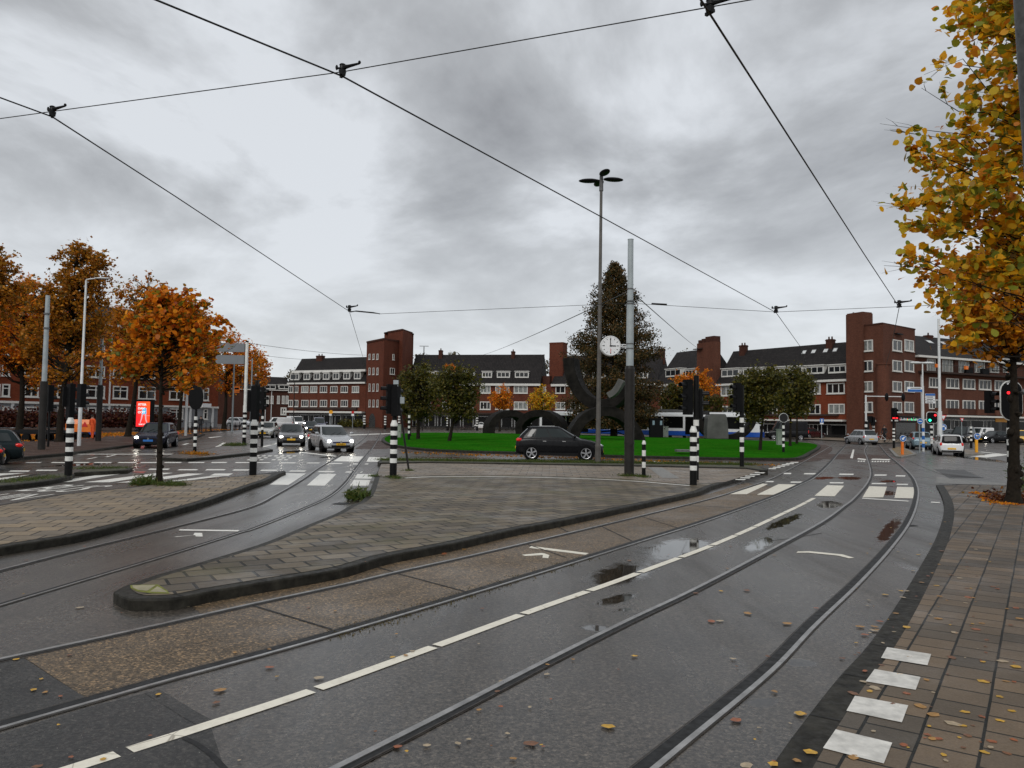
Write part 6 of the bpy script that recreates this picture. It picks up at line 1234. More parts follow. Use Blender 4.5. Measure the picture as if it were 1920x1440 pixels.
for px, py, yc, lb, r, what, col in ((1724.5, 846, 790, 'round blue sign with a white bar left of the white sign mast', 5.4, 'bar', 'blue'), (1768, 846, 801, 'round blue arrow sign and red edged yield triangle before the white mast', 6.2, 'left', 'blue'), (1540.5, 823, 788.5, 'square blue one way sign under the white canopy', 3.6, 'up', 'blue'), (1803.5, 833, 790, 'faded yield triangle on a thin pole before parked cars', 4, 'tri', 'signw')):
    b0 = G(px, py, .1); k = b0.y/1440; Z_ = lambda y: HT(b0, y)-.1; t = thing('traffic_sign', lb, 'sign', b0, 0, 'sign posts'); MB().cyl((0, 0, -.1), (0, 0, Z_(yc-(18 if what == 'left' else 3))), .045, n=10).build('post', M['galv'], t, world=False); zc = Z_(yc)
    def tri(z, s, dz, m, nm, y, par):
        return plate(par, [(-s, z+s*.75), (0, z-s*.95), (s, z+s*.75)], y, .02, m, nm)
    if what in ('bar', 'left'):
        s = disc(t, (0, zc), r*k, col); MB().ring((0, -.11, zc), r*k*.95, .012, 'y', 28, 5).build('rim', M['signw'], s, world=False)
        if what == 'bar': MB().box((0, -.118, zc), (r*1.2*k, .01, r*.28*k)).build('bar', M['signw'], s, world=False)
        else:
            arrow(s, (-.06, zc+.07), -PI/2, r*1.15*k, w=.05); MB().box((.13, -.12, zc-.06), (.085, .01, r*.7*k)).build('arrow_stem', M['signw'], s, world=False)
            z3 = Z_(783); a = tri(z3, 6.6*k, 0, 'red', 'yield_sign', -.10, t); tri(z3+.015, 4.2*k, 0, 'signw', 'yield_field', -.122, a)
    elif what == 'up':
        s = MB().box((0, -.08, zc), (r*2*k, .03, r*2.1*k)).build('sign_plate', M['blue'], t, world=False); arrow(s, (0, zc), 0, r*1.5*k, w=.06, y=-.10); MB().box((0, -.08, Z_(794)), (r*1.7*k, .03, r*.8*k)).build('sub_plate', M['signw'], t, world=False)
    else: a = tri(Z_(787), 4.2*k, 0, 'red', 'yield_sign', -.08, t); tri(Z_(787)+.01, 2.4*k, 0, 'signw', 'yield_field', -.102, a)
for px, py, yc, lb, r, m_ in ((620, 802, 772.5, 'round orange sign on a thin post before the left block', 3.6, 'yellow'), (661, 802.5, 773, 'small red sign over a white plate before the left block', 2.6, 'red')):
    b0 = G(px, py, .1); k = b0.y/1440; Z_ = lambda y: HT(b0, y)-.1; t = thing('traffic_sign', lb, 'sign', b0, 0, 'sign posts'); MB().cyl((0, 0, -.1), (0, 0, Z_(yc)), .06, n=8).build('post', M['galv'], t, world=False); disc(t, (0, Z_(yc)), r*k, m_); MB().box((-.1 if r > 3 else 0, -.08, Z_(yc+5)), (5*k, .04, 4*k)).build('sub_plate', M['signw'], t, world=False)
# big near signal behind the right trunk
b0 = G(1893, 912, .06); k = b0.y/1440; Z_ = lambda y: HT(b0, y)-.06; t = thing('traffic_signal', 'large white rimmed rounded signal board numbered 09 with red lamp by the thick trunk', 'traffic signal', b0, 0, 'traffic signals')
mb = MB(); mb.cyl((0, 0, -.1), (0, 0, Z_(880)), 3.6*k, n=14, m=1); striped(mb, (0, 0), Z_(900), Z_(802), 3.7*k, 9, sides=14); mb.cyl((0, 0, Z_(802)), (0, 0, Z_(700)), 2.6*k, n=14, m=1); mb.build('post', [M['stripew'], M['stripek']], t, world=False)
x0, x1, z0, z1 = -21*k, 21*k, Z_(789), Z_(714); plate(t, rrect(x0, x1, z0, z1, 20*k, 10), -.16, .03, 'stripew', 'board_rim'); bd = plate(t, rrect(x0+1.6*k, x1-1.6*k, z0+1.6*k, z1-1.6*k, 18.6*k, 10), -.185, .03, 'black', 'signal_board')
MB().cyl((-7*k, -.19, Z_(737)), (-7*k, -.215, Z_(737)), .045, n=14).build('lamp', M['ledred'], bd, world=False)
vs, fs = text_mesh('09', 5.4*k, 0.0, 'CENTER', bold=.004); MB().add([(-6.5*k+v.x, -.192, Z_(720)+v.y) for v in vs], fs).build('number', M['signw'], bd, world=False)
head(t, (-26*k, .25, Z_(754)), .3, (.2, .2, .70), (None, None, None))
MB().tube([(21*k, -.5, Z_(726)), (5*k, -.55, Z_(738))], 4.2*k, 10).build('visor', M['lead'], t, world=False)
# cabinets, kiosks, grit
M['cabinet'] = pm('grey_green_cabinet', (0.26, 0.30, 0.25), 0.5, var=0.1)
for px, py, y0, w_, lb in ((1462, 835, 806, 10, 'grey green utility cabinet on the lawn beside the round sign'), (748, 820, 797, 7, 'pale utility cabinet behind the first lawn trunks'), (1247, 818, 800, 11, 'pale utility cabinet standing before the tram')):
    b0 = G(px, py, .2); k = b0.y/1440; h = HT(b0, y0)-.2; t = thing('utility_cabinet', lb, 'cabinet', b0, 0, 'utility cabinets'); mb = MB(); mb.box((0, 0, h/2), (w_*k, .4, h)); mb.box((0, 0, h+.03), (w_*k+.08, .48, .06)); mb.build('cabinet_box', M['cabinet'], t, world=False); MB().box((w_*k*.25, -.21, h*.5), (.04, .03, .12)).build('handle', M['black'], t, world=False); MB().box((0, -.203, h*.5), (w_*k*.86, .006, h*.86)).build('cabinet_door', M['cabinet'], t, world=False)
b0 = G(1230, 820, .3); k = b0.y/1440; t = thing('info_kiosk', 'dark kiosk box under the conifer with pale blue lettering', 'kiosk', b0); h = HT(b0, 786)-.3; mb = MB(); mb.box((0, 0, h/2), (24*k, .8, h)); mb.box((0, 0, h+.05), (26*k, .9, .1)); mb.build('box', M['black'], t, world=False); MB().box((-6*k, -.41, h*.8), (4*k, .02, 8*k)).build('poster', M['blue_grey'], t, world=False); MB().box((8*k, -.41, h*.8), (4*k, .02, 8*k)).build('poster', M['blue_grey'], t, world=False)
t = thing('tram_shelter', 'white roofed tram shelter behind the left stone ring', 'shelter', GP(1068, 100, .2)); k = 100/1440; h = HT(GP(1068, 100), 776)-.2; MB().box((0, 0, h), (46*k, 2.2, .35)).build('shelter_roof', M['tramw'], t, world=False); mb = MB()
for x in (-20, -6, 8, 20): mb = MB(); mb.cyl((x*k, .8, 0), (x*k, .8, h), .06, n=8); mb.build('leg', M['greywhite'], t, world=False)
MB().box((0, .9, h*.5), (38*k, .03, h*.75)).build('glass_panel', M['blackglass'], t, world=False)
t = thing('drain_box', 'dark flat drain grate set in the grass', 'drain', G(1281, 846, .35)); MB().box((0, 0, .03), (.8, .6, .12)).build('grate', M['lead'], t, world=False)
# ================================================================== OVERHEAD WIRES
ZW = 5.65
def wire(pts, r, label, name='overhead_wire', seg=10, group='overhead tram wires'):
    p = [Vector(q) for q in pts]; o = MB().tube(p, r, 6).build(name, M['wire'], None, smooth=True); return tag(o, label, 'wire', group)
def W5(x, y, z=ZW): return G(x, y, z)
def straight(a, b, n=6, sag=0.0): return [a.lerp(b, i/n)-Vector((0, 0, sag*4*(i/n)*(1-i/n))) for i in range(n+1)]
def poly(*pp): 
    out = []
    for a, b in zip(pp, pp[1:]): out += straight(a, b, 4)[:-1]
    return out+[pp[-1]]
def back(a, b, L): return a+(a-b).normalized()*L
w1 = [W5(0, 183), W5(98, 219), W5(330, 369), W5(655, 584)]; wire(poly(back(w1[0], w1[1], 6), *w1, W5(680, 668), W5(690, 715)), .0098, 'contact wire over the left tram track')
w2 = [W5(293, 0), W5(642, 143), W5(1130, 408), W5(1455, 586)]; wire(poly(back(w2[0], w2[1], 6), *w2, W5(1500, 649), W5(1515, 690)), .0105, 'contact wire crossing the whole sky behind the clock pole')
w3 = [W5(1331, 26), W5(1500, 289), W5(1620, 476), W5(1686, 576)]; wire(poly(back(w3[0], w3[1], 6), *w3, W5(1674, 636), W5(1660, 690)), .0105, 'contact wire over the tram track nearest the tree')
zs = ZW+.105; s1 = [W5(98, 209, zs), W5(640, 135, zs), W5(1332, 13, zs)]; wire(poly(back(s1[0], s1[1], 5), *s1, back(s1[2], s1[1], 5)), .0058, 'thin span wire joining the three near insulators', 'span_wire')
s2 = [W5(655, 583, zs), W5(712, 588.5, zs), Vector((G(1179, 892).x, G(1179, 892).y, HT(G(1179, 892), 568.5))), W5(1455, 585, zs), W5(1686, 575, zs)]; p2 = poly(*s2, back(s2[-1], s2[-2], 8)); wire(p2, .0075, 'span wire held by the clock pole', 'span_wire')
tp = GP(686, 156, 0)+Vector((0, 0, 9)); a = G(440, 640, 7.5)
wire(straight(GP(440, 80, 0)+Vector((0, 0, HT(GP(440, 80), 640))), GP(684, 150)+Vector((0, 0, HT(GP(684, 150), 666))), 8, .3), .025, 'far span wire reaching the stair tower above the side street', 'span_wire')
wire(straight(GP(480, 90)+Vector((0, 0, HT(GP(480, 90), 665))), GP(580, 120)+Vector((0, 0, HT(GP(580, 120), 674.5))), 6, .1), .02, 'lower far span wire beside the autumn trees', 'span_wire')
pc = Vector((b0.x, b0.y, 0)); cpx = G(1179.5, 892.5); zt_ = HT(cpx, 545)
wire(straight(Vector((cpx.x, cpx.y, zt_)), GP(905, 140)+Vector((0, 0, HT(GP(905, 140), 665))), 8, .2), .02, 'thin guy wire running left from the clock pole to the centre roof', 'span_wire')
wire(straight(Vector((cpx.x, cpx.y, zt_)), GP(1308, 130)+Vector((0, 0, HT(GP(1308, 130), 653))), 8, .1), .02, 'thin guy wire running right from the clock pole to the notched stack', 'span_wire')
# insulators / hangers
def insulator(px, py, label, wdir, far=False):
    p = W5(px, py, ZW); t = thing('wire_insulator', label, 'insulator', p, math.atan2(wdir.y, wdir.x), 'wire insulators'); s = 0.62 if not far else 1.0
    mb = MB(); mb.cyl((0, 0, .02*s), (0, 0, .10*s), .055*s, .07*s, 16); mb.cyl((0, 0, .10*s), (0, 0, .13*s), .045*s, n=16); mb.cyl((0, 0, .13*s), (0, 0, .19*s), .06*s, .05*s, 16); mb.ell((0, 0, .2*s), (.06*s, .06*s, .03*s), 12, 6); mb.build('bell', M['satin'], t, world=False)
    mb = MB(); mb.tube([(-.11*s, 0, .16*s), (-.03*s, 0, .15*s)], .02*s, 8); mb.tube([(.03*s, 0, .16*s), (.12*s, 0, .165*s), (.34*s, 0, .185*s)], [.045*s, .03*s, .018*s], 8); mb.ell((-.12*s, 0, .175*s), (.025*s, .025*s, .05*s), 10, 6); mb.ell((.34*s, 0, .205*s), (.025*s, .03*s, .03*s), 10, 6); mb.build('strain_arm', M['satin'], t, world=False)
    MB().box((0, 0, .012), (.05*s, .16*s, .045*s), R=Matrix.Rotation(.9, 3, 'Z')).build('clamp', M['satin'], t, world=False)
sd_ = (s1[2]-s1[0]).normalized()
for x, y, lb in ((98, 219, 'black insulator clamp on the left contact wire'), (642, 143, 'black insulator clamp on the long crossing contact wire'), (1331, 26, 'black insulator clamp at the top of the picture')): insulator(x, y, lb, sd_)
for x, y, lb in ((1455, 586, 'far insulator clamp left of the corner tower'), (1686, 576, 'far insulator clamp above the corner tower'), (655, 584, 'far insulator clamp with a pull off rod over the side street')): insulator(x, y, lb, (p2[-1]-p2[-2]).normalized(), True)
o = MB().tube([W5(657, 585, ZW+.12), W5(668, 583, zs+.1), W5(700, 586, zs+.1), W5(712, 588.5, zs)], .02, 6).build('pull_off_rod', M['wire']); tag(o, 'curved pull off rod holding the left contact wire', 'rod')
o = MB().tube([W5(1222, 569.5, zs), W5(1250, 571, zs)], .03, 8).build('strain_insulator', M['wire']); tag(o, 'thick strain insulator in the span wire right of the clock pole', 'insulator')
# near leaning grey pole cut by the picture edge
d = 7.0; A = CAM+ray(1921.5, -60)*d; B = CAM+ray(1947, 340)*d; dirv = (A-B).normalized(); base = B+dirv*((0-B.z)/dirv.z); top = A+dirv*1.5
t = thing('tram_pole', 'grey pole leaning in from the right edge before the yellow leaves', 'pole', base, 0, 'tram poles'); MB().cyl((0, 0, 0), top-base, .115, .10, 24).build('shaft', pm('streaked_grey_pole', (0.07, 0.072, 0.07), 0.5, 0.2, var=0.4, scale=14), t, world=False, smooth=True)
# ================================================================== SCULPTURE
M['sculpt'] = pm('weathered_dark_concrete', (0.012, 0.0105, 0.009), 0.75, var=0.7, scale=1.4, bmp=0.05, spec=0.10)
M['sculptl'] = pm('grey_sculpture_metal', (0.10, 0.097, 0.093), 0.55, var=0.3, scale=0.9, bmp=0.02, spec=0.3)
def arcband(d, pts, th, depth, label, skew=(0.0, 0.0), mat='sculpt', name='ring_sculpture'):
    "rectangular band swept along a curve lying in a vertical plane at distance d; pts are photo pixels of its middle line"
    c = [GP(x, d)+Vector((0, 0, HT(GP(x, d), y))) for x, y in pts]; c = catmull(c, 6); n = len(c); base = c[0].copy(); base.z = 0
    t = thing(name, label, 'sculpture', base, 0, 'ring sculptures on the lawn'); mb = MB(); vs = []
    dv = Vector((skew[0], skew[1] or 1, 0)).normalized()*depth
    for i, p in enumerate(c):
        tg = (c[min(i+1, n-1)]-c[max(i-1, 0)]).normalized(); nm = Vector((-tg.z, 0, tg.x)).normalized(); tt = th[0]+(th[1]-th[0])*i/(n-1) if hasattr(th, '__len__') else th
        a, b2 = p+nm*tt/2, p-nm*tt/2; vs += [a, b2, b2+dv, a+dv]
    fs = [(i*4+j, i*4+(j+1) % 4, (i+1)*4+(j+1) % 4, (i+1)*4+j) for i in range(n-1) for j in range(4)]+[(3, 2, 1, 0), (4*n-4, 4*n-3, 4*n-2, 4*n-1)]
    o = mb.add([v-base for v in vs], fs).build('band', M[mat], t, world=False); bv = o.modifiers.new('bevel', 'BEVEL'); bv.width = .04; bv.segments = 2; bv.limit_method = 'ANGLE'; bv.angle_limit = math.radians(50); return t
def half(cx, cy, rx, ry, a0, a1, n=9): return [(cx+rx*math.cos(math.radians(a0+(a1-a0)*i/(n-1))), cy-ry*math.sin(math.radians(a0+(a1-a0)*i/(n-1)))) for i in range(n)]
arcband(96, [(922,813)]+half(958, 806, 36, 31, 168, 60)+half(958, 806, 34, 31, 45, 5, 4)+[(990,812)], .85, 1.9, 'dark stone half ring at the far left of the lawn', (-.45, 1))
arcband(92, [(974,816)]+half(1008, 806, 36, 31, 172, 100, 6)+half(1008, 806, 40, 31, 85, 8, 6)+[(1050,816)], .85, 2.0, 'second dark stone half ring overlapping the first', (.5, 1))
arcband(66, [(1064.5,671)]+[(1066,690),(1072,712),(1083,733),(1098,749),(1117,758),(1138,758),(1155,748),(1166,733),(1173,716)], (.95, 1.0), 2.1, 'dark upturned crescent of stone in front of the conifer', (.35, 1))
arcband(64, [(1076,822),(1083,803),(1096,786),(1115,775),(1138,771),(1160,776),(1180,790),(1194,809),(1203,830)], .85, 2.1, 'dark arched stone band carrying the upturned crescent', (-.1, 1))
arcband(62.8, [(1139,742),(1150,735),(1158,724),(1164,712)], .5, 1.3, 'pale curved metal tongue behind the clock pole sleeve', (.3, 1), 'sculptl')
b_ = GP(1345, 82, .2); k = 82/1440; t = thing('box_sculpture', 'grey metal arched block with rounded shoulders on the lawn', 'sculpture', b_, 0, 'ring sculptures on the lawn'); vs = []; pr = []
for i in range(13):
    a = PI/2*i/12; pr.append((.0-.15*math.sin(0), 0))
prof = [(-20.5, 0), (-20.3, 20), (-19.2, 40), (-17.5, 46), (-14, 48.8), (13, 48.8), (15.5, 46), (18.5, 30), (20, 14), (20.5, 0)]; h_ = (HT(b_, 776)-.2)/48.8
pl = [(x*k, z*h_) for x, z in prof]; n = len(pl); mb = MB(); mb.add([(x, -.2-.25*z/3, z) for x, z in pl]+[(x*.92, 1.6, z) for x, z in pl], [tuple(range(n)), tuple(range(2*n-1, n-1, -1))]+[(i, n+i, n+(i+1) % n, (i+1) % n) for i in range(n)]); o = mb.build('block', M['sculptl'], t, world=False); bv = o.modifiers.new('bevel', 'BEVEL'); bv.width = .10; bv.segments = 3; bv.limit_method = 'ANGLE'
arcband(85, [(1309,777),(1313,793),(1322,808),(1336,817),(1356,821),(1378,820),(1396,812),(1409,797),(1415,780)], .75, 1.6, 'dark open ring lying behind the grey metal block', (.1, 1))
# ================================================================== PEOPLE
SK = pm('skin', (0.35, 0.20, 0.14), 0.6, var=0.1)
M['hiviz'] = pm('orange_work_clothes', (0.80, 0.10, 0.015), 0.7, var=0.15, scale=5); M['darkcloth'] = pm('dark_clothes', (0.012, 0.012, 0.014), 0.8, var=0.3, scale=5); M['palecloth'] = pm('pale_coat', (0.5, 0.5, 0.48), 0.8, var=0.2, scale=5); M['hair'] = pm('dark_hair', (0.02, 0.014, 0.01), 0.7, var=0.2)
def person(label, p, rz, cloth, trousers, H=1.75, stride=.0, lean=.0, arms=.1, bag=False):
    t = thing('person', label, 'person', p, rz, None, H/1.75)
    V = [(0, 0, .98), (0, lean*.3, 1.16), (0, lean*.6, 1.36), (0, lean*.8, 1.48), (0, lean*.95-.01, 1.56), (0, lean-.02, 1.66), (0, lean-.02, 1.74),
         (.09, 0, .92), (.10, -stride*.5+.02, .50), (.10, -stride, .09), (.10, -stride-.13, .03), (-.09, 0, .92), (-.10, stride*.45, .50), (-.10, stride, .09), (-.10, stride-.13, .03),
         (.19, lean*.75, 1.42), (.25, lean*.6+arms*.2, 1.14), (.25, lean*.6-arms*1.4, .92), (.25, lean*.6-arms*1.7, .83), (-.19, lean*.75, 1.42), (-.25, lean*.6-arms*.1, 1.14), (-.25, lean*.6-arms*1.2, .90), (-.25, lean*.6-arms*1.5, .81)]
    E = [(0, 1), (1, 2), (2, 3), (3, 4), (4, 5), (5, 6), (0, 7), (7, 8), (8, 9), (9, 10), (0, 11), (11, 12), (12, 13), (13, 14), (3, 15), (15, 16), (16, 17), (17, 18), (3, 19), (19, 20), (20, 21), (21, 22)]
    rad = [.15, .14, .165, .10, .055, .095, .075, .105, .068, .045, .042, .105, .068, .045, .042, .075, .052, .038, .04, .075, .052, .038, .04]
    me = bpy.data.meshes.new('person_body'); me.from_pydata(V, E, []); o = bpy.data.objects.new('body', me); COL.objects.link(o); md = o.modifiers.new('skin', 'SKIN')
    for i, r in enumerate(rad): me.skin_vertices[0].data[i].radius = (r, r*(.72 if i < 4 else 1))
    me.skin_vertices[0].data[0].use_root = True; s = o.modifiers.new('sub', 'SUBSURF'); s.levels = s.render_levels = 1
    dg = bpy.context.evaluated_depsgraph_get(); dg.update(); m2 = bpy.data.meshes.new_from_object(o.evaluated_get(dg)); bpy.data.objects.remove(o)
    for mm in (cloth, trousers, 'skin_', 'shoe_'): m2.materials.append({'skin_': SK, 'shoe_': M['black']}.get(mm) or M[mm])
    for pl in m2.polygons:
        c = pl.center; pl.use_smooth = True
        pl.material_index = 3 if c.z < .07 else 1 if c.z < .95 and abs(c.x) < .21 else 2 if (c.z > 1.5 or (abs(c.x) > .2 and c.z < .90)) else 0
    b_ = bpy.data.objects.new('body', m2); COL.objects.link(b_); b_.parent = t
    hx = MB(); hx.ell((0, lean-.0, 1.70), (.092, .105, .085), 14, 8); hx.build('hair', M['hair'], t, world=False, smooth=True)
    fc = MB()
    for sx in (-.035, .035): fc.ell((sx, lean-.105, 1.665), (.013, .008, .009), 8, 5)
    fc.ell((0, lean-.118, 1.635), (.014, .016, .022), 8, 5); fc.box((0, lean-.108, 1.60), (.045, .01, .008)); fc.build('face_features', M['hair'], t, world=False)
    return t
person('worker in orange hi-vis jacket and trousers standing by the compressor', G(173, 823.5, .125), 2.8, 'hiviz', 'hiviz', 1.72, .06, .06, .12)
person('person in dark clothes walking a bicycle before the corner tower', G(1659, 829.5, .125), -.8, 'darkcloth', 'darkcloth', 1.78, .22, -.12, .22)
bicycle('bicycle', 'pale bicycle pushed along by the person in dark clothes', G(1651, 829.8, .125), 1.2, 'signw', None)
person('person in dark clothes by the bicycles before the grey ground floor', G(376, 811, .125), .3, 'darkcloth', 'darkcloth', 1.75, .15, 0, .2)
person('person in a pale coat behind the small white van', G(1822, 826.5, .125), .2, 'palecloth', 'darkcloth', 1.75, .1, 0, .12)
# ================================================================== TREES
def leaves_mesh(name, C, S, mat, parent, rs, shape='diamond', droop=0.3):
    "one mesh of many separate leaf blades, each with its own tilt"
    n = len(C); a = rs.normal(size=(n, 3)); a /= np.linalg.norm(a, axis=1)[:, None]
    b = rs.normal(size=(n, 3)); b[:, 2] *= droop; b -= a*(a*b).sum(1)[:, None]; b /= np.linalg.norm(b, axis=1)[:, None]; c = np.cross(a, b)
    if shape == 'diamond': P = [(0, -.5, 0), (.36, 0, .06), (0, .5, 0), (-.36, 0, .06)]
    elif shape == 'blade': P = [(0, -.5, 0), (.055, 0, .05), (0, .5, .12), (-.055, 0, .05)]
    else: P = [(0, -.52, 0), (.30, -.40, .03), (.46, -.08, .07), (.36, .24, .06), (0, .60, -.04), (-.36, .24, .06), (-.46, -.08, .07), (-.30, -.40, .03)]
    k = len(P); V = np.zeros((n, k, 3))
    for i, (x, y, z) in enumerate(P): V[:, i] = C+(a*x+b*y+c*z)*S[:, None]
    me = bpy.data.meshes.new(name); me.vertices.add(n*k); me.vertices.foreach_set('co', V.reshape(-1).astype(np.float32))
    me.loops.add(n*k); me.loops.foreach_set('vertex_index', np.arange(n*k, dtype=np.int32)); me.polygons.add(n)
    me.polygons.foreach_set('loop_start', np.arange(0, n*k, k, dtype=np.int32)); me.polygons.foreach_set('loop_total', np.full(n, k, dtype=np.int32))
    me.materials.append(mat); me.update(calc_edges=True); me.validate()
    o = bpy.data.objects.new(name, me); COL.objects.link(o)
    if parent is not None: o.parent = parent
    return o
def tree(name, label, base, blobs, th, tr, nleaf, leaf, mat, seed, group, cat='tree', nclump=60, lean=(0, 0), shape='diamond', bark='bark', spread=.62, tw=3, extra=(), topz=None, thin=1.0, fork=.55, clo=.16, chi=.36, knobs=0):
    "blobs: (x, y, z, rx, ry, rz) ellipsoids of the crown relative to the base; limbs run from the trunk to every leaf clump"
    rs = np.random.RandomState(seed); rd = random.Random(seed); t = thing(name, label, cat, base, 0, group)
    vol = np.array([b[3]*b[4]*b[5] for b in blobs]); vol = vol/vol.sum(); zt = max(b[2]+b[5]*.55 for b in blobs) if topz is None else topz
    def trunkp(z): s = z/zt; return Vector((lean[0]*s+.12*tr*8*math.sin(z*.9+seed)*.25, lean[1]*s, z))
    mb = MB(); n = 18; pts = [trunkp(zt*(i/n)**1.35) for i in range(n+1)]; rad = [tr*rd.uniform(.93, 1.07)*(1.55 if i == 0 else 1.12 if i == 1 else 1)*max(.10, (1-(i/n)*.85)) for i in range(n+1)]; pts[0].z = -.1
    mb.tube(pts, rad, 12)
    for q in range(knobs):
        z = rd.uniform(.15, th*1.1); a_ = rd.uniform(0, 6.3); c_ = trunkp(z); rr_ = tr*rd.uniform(.25, .5); mb.ell(c_+Vector((math.cos(a_), math.sin(a_), 0))*tr*.85, (rr_, rr_, rr_*rd.uniform(.6, 1.5)), 8, 6)
    clumps = []; sz = []
    for i in range(nclump):
        bi = rs.choice(len(blobs), p=vol); B = blobs[bi]; d = rs.normal(size=3); d /= np.linalg.norm(d); r = rs.uniform(.25, 1.0)**.5
        clumps.append(np.array(B[:3])+d*np.array(B[3:])*r*.90); sz.append(min(B[3:])*rs.uniform(clo, chi))
    for e in extra: clumps.append(np.array(e[:3])); sz.append(e[3])
    twigs = []; limbs = []
    for c_, s_ in zip(clumps, sz):
        c = Vector(c_); zs = max(th*.85, min(zt*.95, c.z-(Vector((c.x, c.y)).length)*fork)); a = trunkp(zs); mid = a.lerp(c, .5)+Vector((rd.uniform(-.2, .2), rd.uniform(-.2, .2), rd.uniform(-.05, .25)))*s_
        r0 = tr*rd.uniform(.16, .32)*thin; L_ = (c-a).length; wob = lambda k: Vector((rd.gauss(0, 1), rd.gauss(0, 1), rd.gauss(0, 1)))*L_*.05*k
        q1 = a.lerp(c, .28)+wob(1)-Vector((0, 0, .03*L_)); q2 = a.lerp(c, .55)+wob(1)+Vector((0, 0, .02*L_)); q3 = a.lerp(c, .80)+wob(.7)+Vector((0, 0, .03*L_)); mid = q3
        mb.tube([a, q1, q2, q3, c], [r0, r0*.72, r0*.5, r0*.32, r0*.14], 5); limbs.append((q2, q3, c, s_))
        for q in range(tw):
            e = c+Vector((rd.gauss(0, 1), rd.gauss(0, 1), rd.gauss(0, .8)))*s_*1.1; f0 = q3.lerp(c, rd.uniform(.2, 1)); mb.tube([f0, (f0+e)/2+Vector((rd.gauss(0, .15), rd.gauss(0, .15), .12))*s_, e], [r0*.24, r0*.16, r0*.07], 4); twigs.append((f0, e, s_))
    mb.build('trunk', M[bark], t, world=False, smooth=True)
    w = np.array([s**2 for s in sz]); w /= w.sum(); ci = rs.choice(len(clumps), size=nleaf, p=w); CC = np.array(clumps)[ci]; SS = np.array(sz)[ci]
    P = CC+rs.normal(size=(nleaf, 3))*(SS*spread)[:, None]
    m_ = nleaf//3; ti = rs.choice(len(twigs), size=m_); T0 = np.array([tuple(x[0]) for x in twigs])[ti]; T1 = np.array([tuple(x[1]) for x in twigs])[ti]; TS = np.array([x[2] for x in twigs])[ti]
    P[:m_] = T0+(T1-T0)*rs.uniform(.1, 1.05, size=(m_, 1))+rs.normal(size=(m_, 3))*(TS*.16)[:, None]
    m2 = nleaf//5; li = rs.choice(len(limbs), size=m2); u = rs.uniform(0, 2, size=(m2, 1)); A_ = np.array([tuple(x[0]) for x in limbs])[li]; B_ = np.array([tuple(x[1]) for x in limbs])[li]; C_ = np.array([tuple(x[2]) for x in limbs])[li]; S_ = np.array([x[3] for x in limbs])[li]
    P[m_:m_+m2] = np.where(u < 1, A_+(B_-A_)*u, B_+(C_-B_)*(u-1))+rs.normal(size=(m2, 3))*(S_*.22+leaf*.35)[:, None]
    ok = np.zeros(nleaf, bool)
    for B in blobs: ok |= (((P-np.array(B[:3]))/(np.array(B[3:])*1.10))**2).sum(1) < 1
    ok |= rs.uniform(size=nleaf) < .14
    P = P[ok]; P = P[P[:, 2] > .3]
    leaves_mesh('crown', P, leaf*rs.uniform(.65, 1.25, size=len(P)), mat, t, rs, shape); return t
O = lambda *c: c
M['leafO'] = leafmat('orange_autumn_leaves', [(0.0, O(0.486, 0.142, 0.011)), (.3, O(0.783, 0.257, 0.014)), (.55, O(0.950, 0.378, 0.019)), (.75, O(0.567, 0.108, 0.014)), (.9, O(0.230, 0.189, 0.020)), (1, O(0.135, 0.135, 0.020))], 0.5)
M['leafO2'] = leafmat('orange_and_green_leaves', [(0.0, O(0.520, 0.150, 0.010)), (.3, O(0.806, 0.260, 0.013)), (.52, O(0.950, 0.390, 0.018)), (.68, O(0.546, 0.111, 0.013)), (.78, O(0.260, 0.247, 0.026)), (.9, O(0.117, 0.156, 0.023)), (1, O(0.390, 0.065, 0.010))], 0.5)
M['leafM'] = leafmat('golden_brown_leaves', [(0.0, O(0.351, 0.115, 0.009)), (.35, O(0.567, 0.196, 0.012)), (.6, O(0.702, 0.270, 0.015)), (.8, O(0.324, 0.149, 0.014)), (.92, O(0.176, 0.162, 0.020)), (1, O(0.108, 0.095, 0.014))], 0.48)
M['leafB'] = leafmat('bronze_autumn_leaves', [(0.0, O(0.280, 0.098, 0.010)), (.35, O(0.462, 0.175, 0.013)), (.6, O(0.588, 0.238, 0.014)), (.8, O(0.238, 0.126, 0.014)), (1, O(0.098, 0.077, 0.014))], 0.45)
M['leafY'] = leafmat('yellow_lime_leaves', [(0.0, O(.92, .48, .014)), (.28, O(.80, .38, .012)), (.44, O(.88, .58, .05)), (.54, O(.55, .44, .03)), (.68, O(.28, .30, .03)), (.86, O(.17, .21, .025)), (.93, O(.72, .26, .012)), (1, O(.48, .15, .012))], .48, .4)
M['leafY2'] = leafmat('deep_yellow_orange_leaves', [(0.0, O(0.828, 0.368, 0.011)), (.4, O(0.632, 0.230, 0.009)), (.65, O(0.460, 0.184, 0.011)), (.85, O(0.172, 0.127, 0.014)), (1, O(0.345, 0.069, 0.009))], 0.5)
M['leafG'] = leafmat('dull_olive_leaves', [(0.0, O(0.036, 0.041, 0.010)), (.4, O(0.070, 0.072, 0.013)), (.7, O(0.114, 0.102, 0.014)), (.9, O(0.168, 0.126, 0.014)), (1, O(0.054, 0.036, 0.010))], 0.35)
M['leafC'] = leafmat('brown_green_conifer_sprays', [(0.0, O(.020, .022, .008)), (.4, O(.040, .036, .010)), (.7, O(.085, .050, .013)), (1, O(.15, .070, .014))], .2, .65)
M['leafR'] = leafmat('dark_red_hedge_leaves', [(0.0, O(.030, .008, .006)), (.5, O(.070, .014, .010)), (.85, O(.10, .026, .012)), (1, O(.10, .05, .01))], .2)
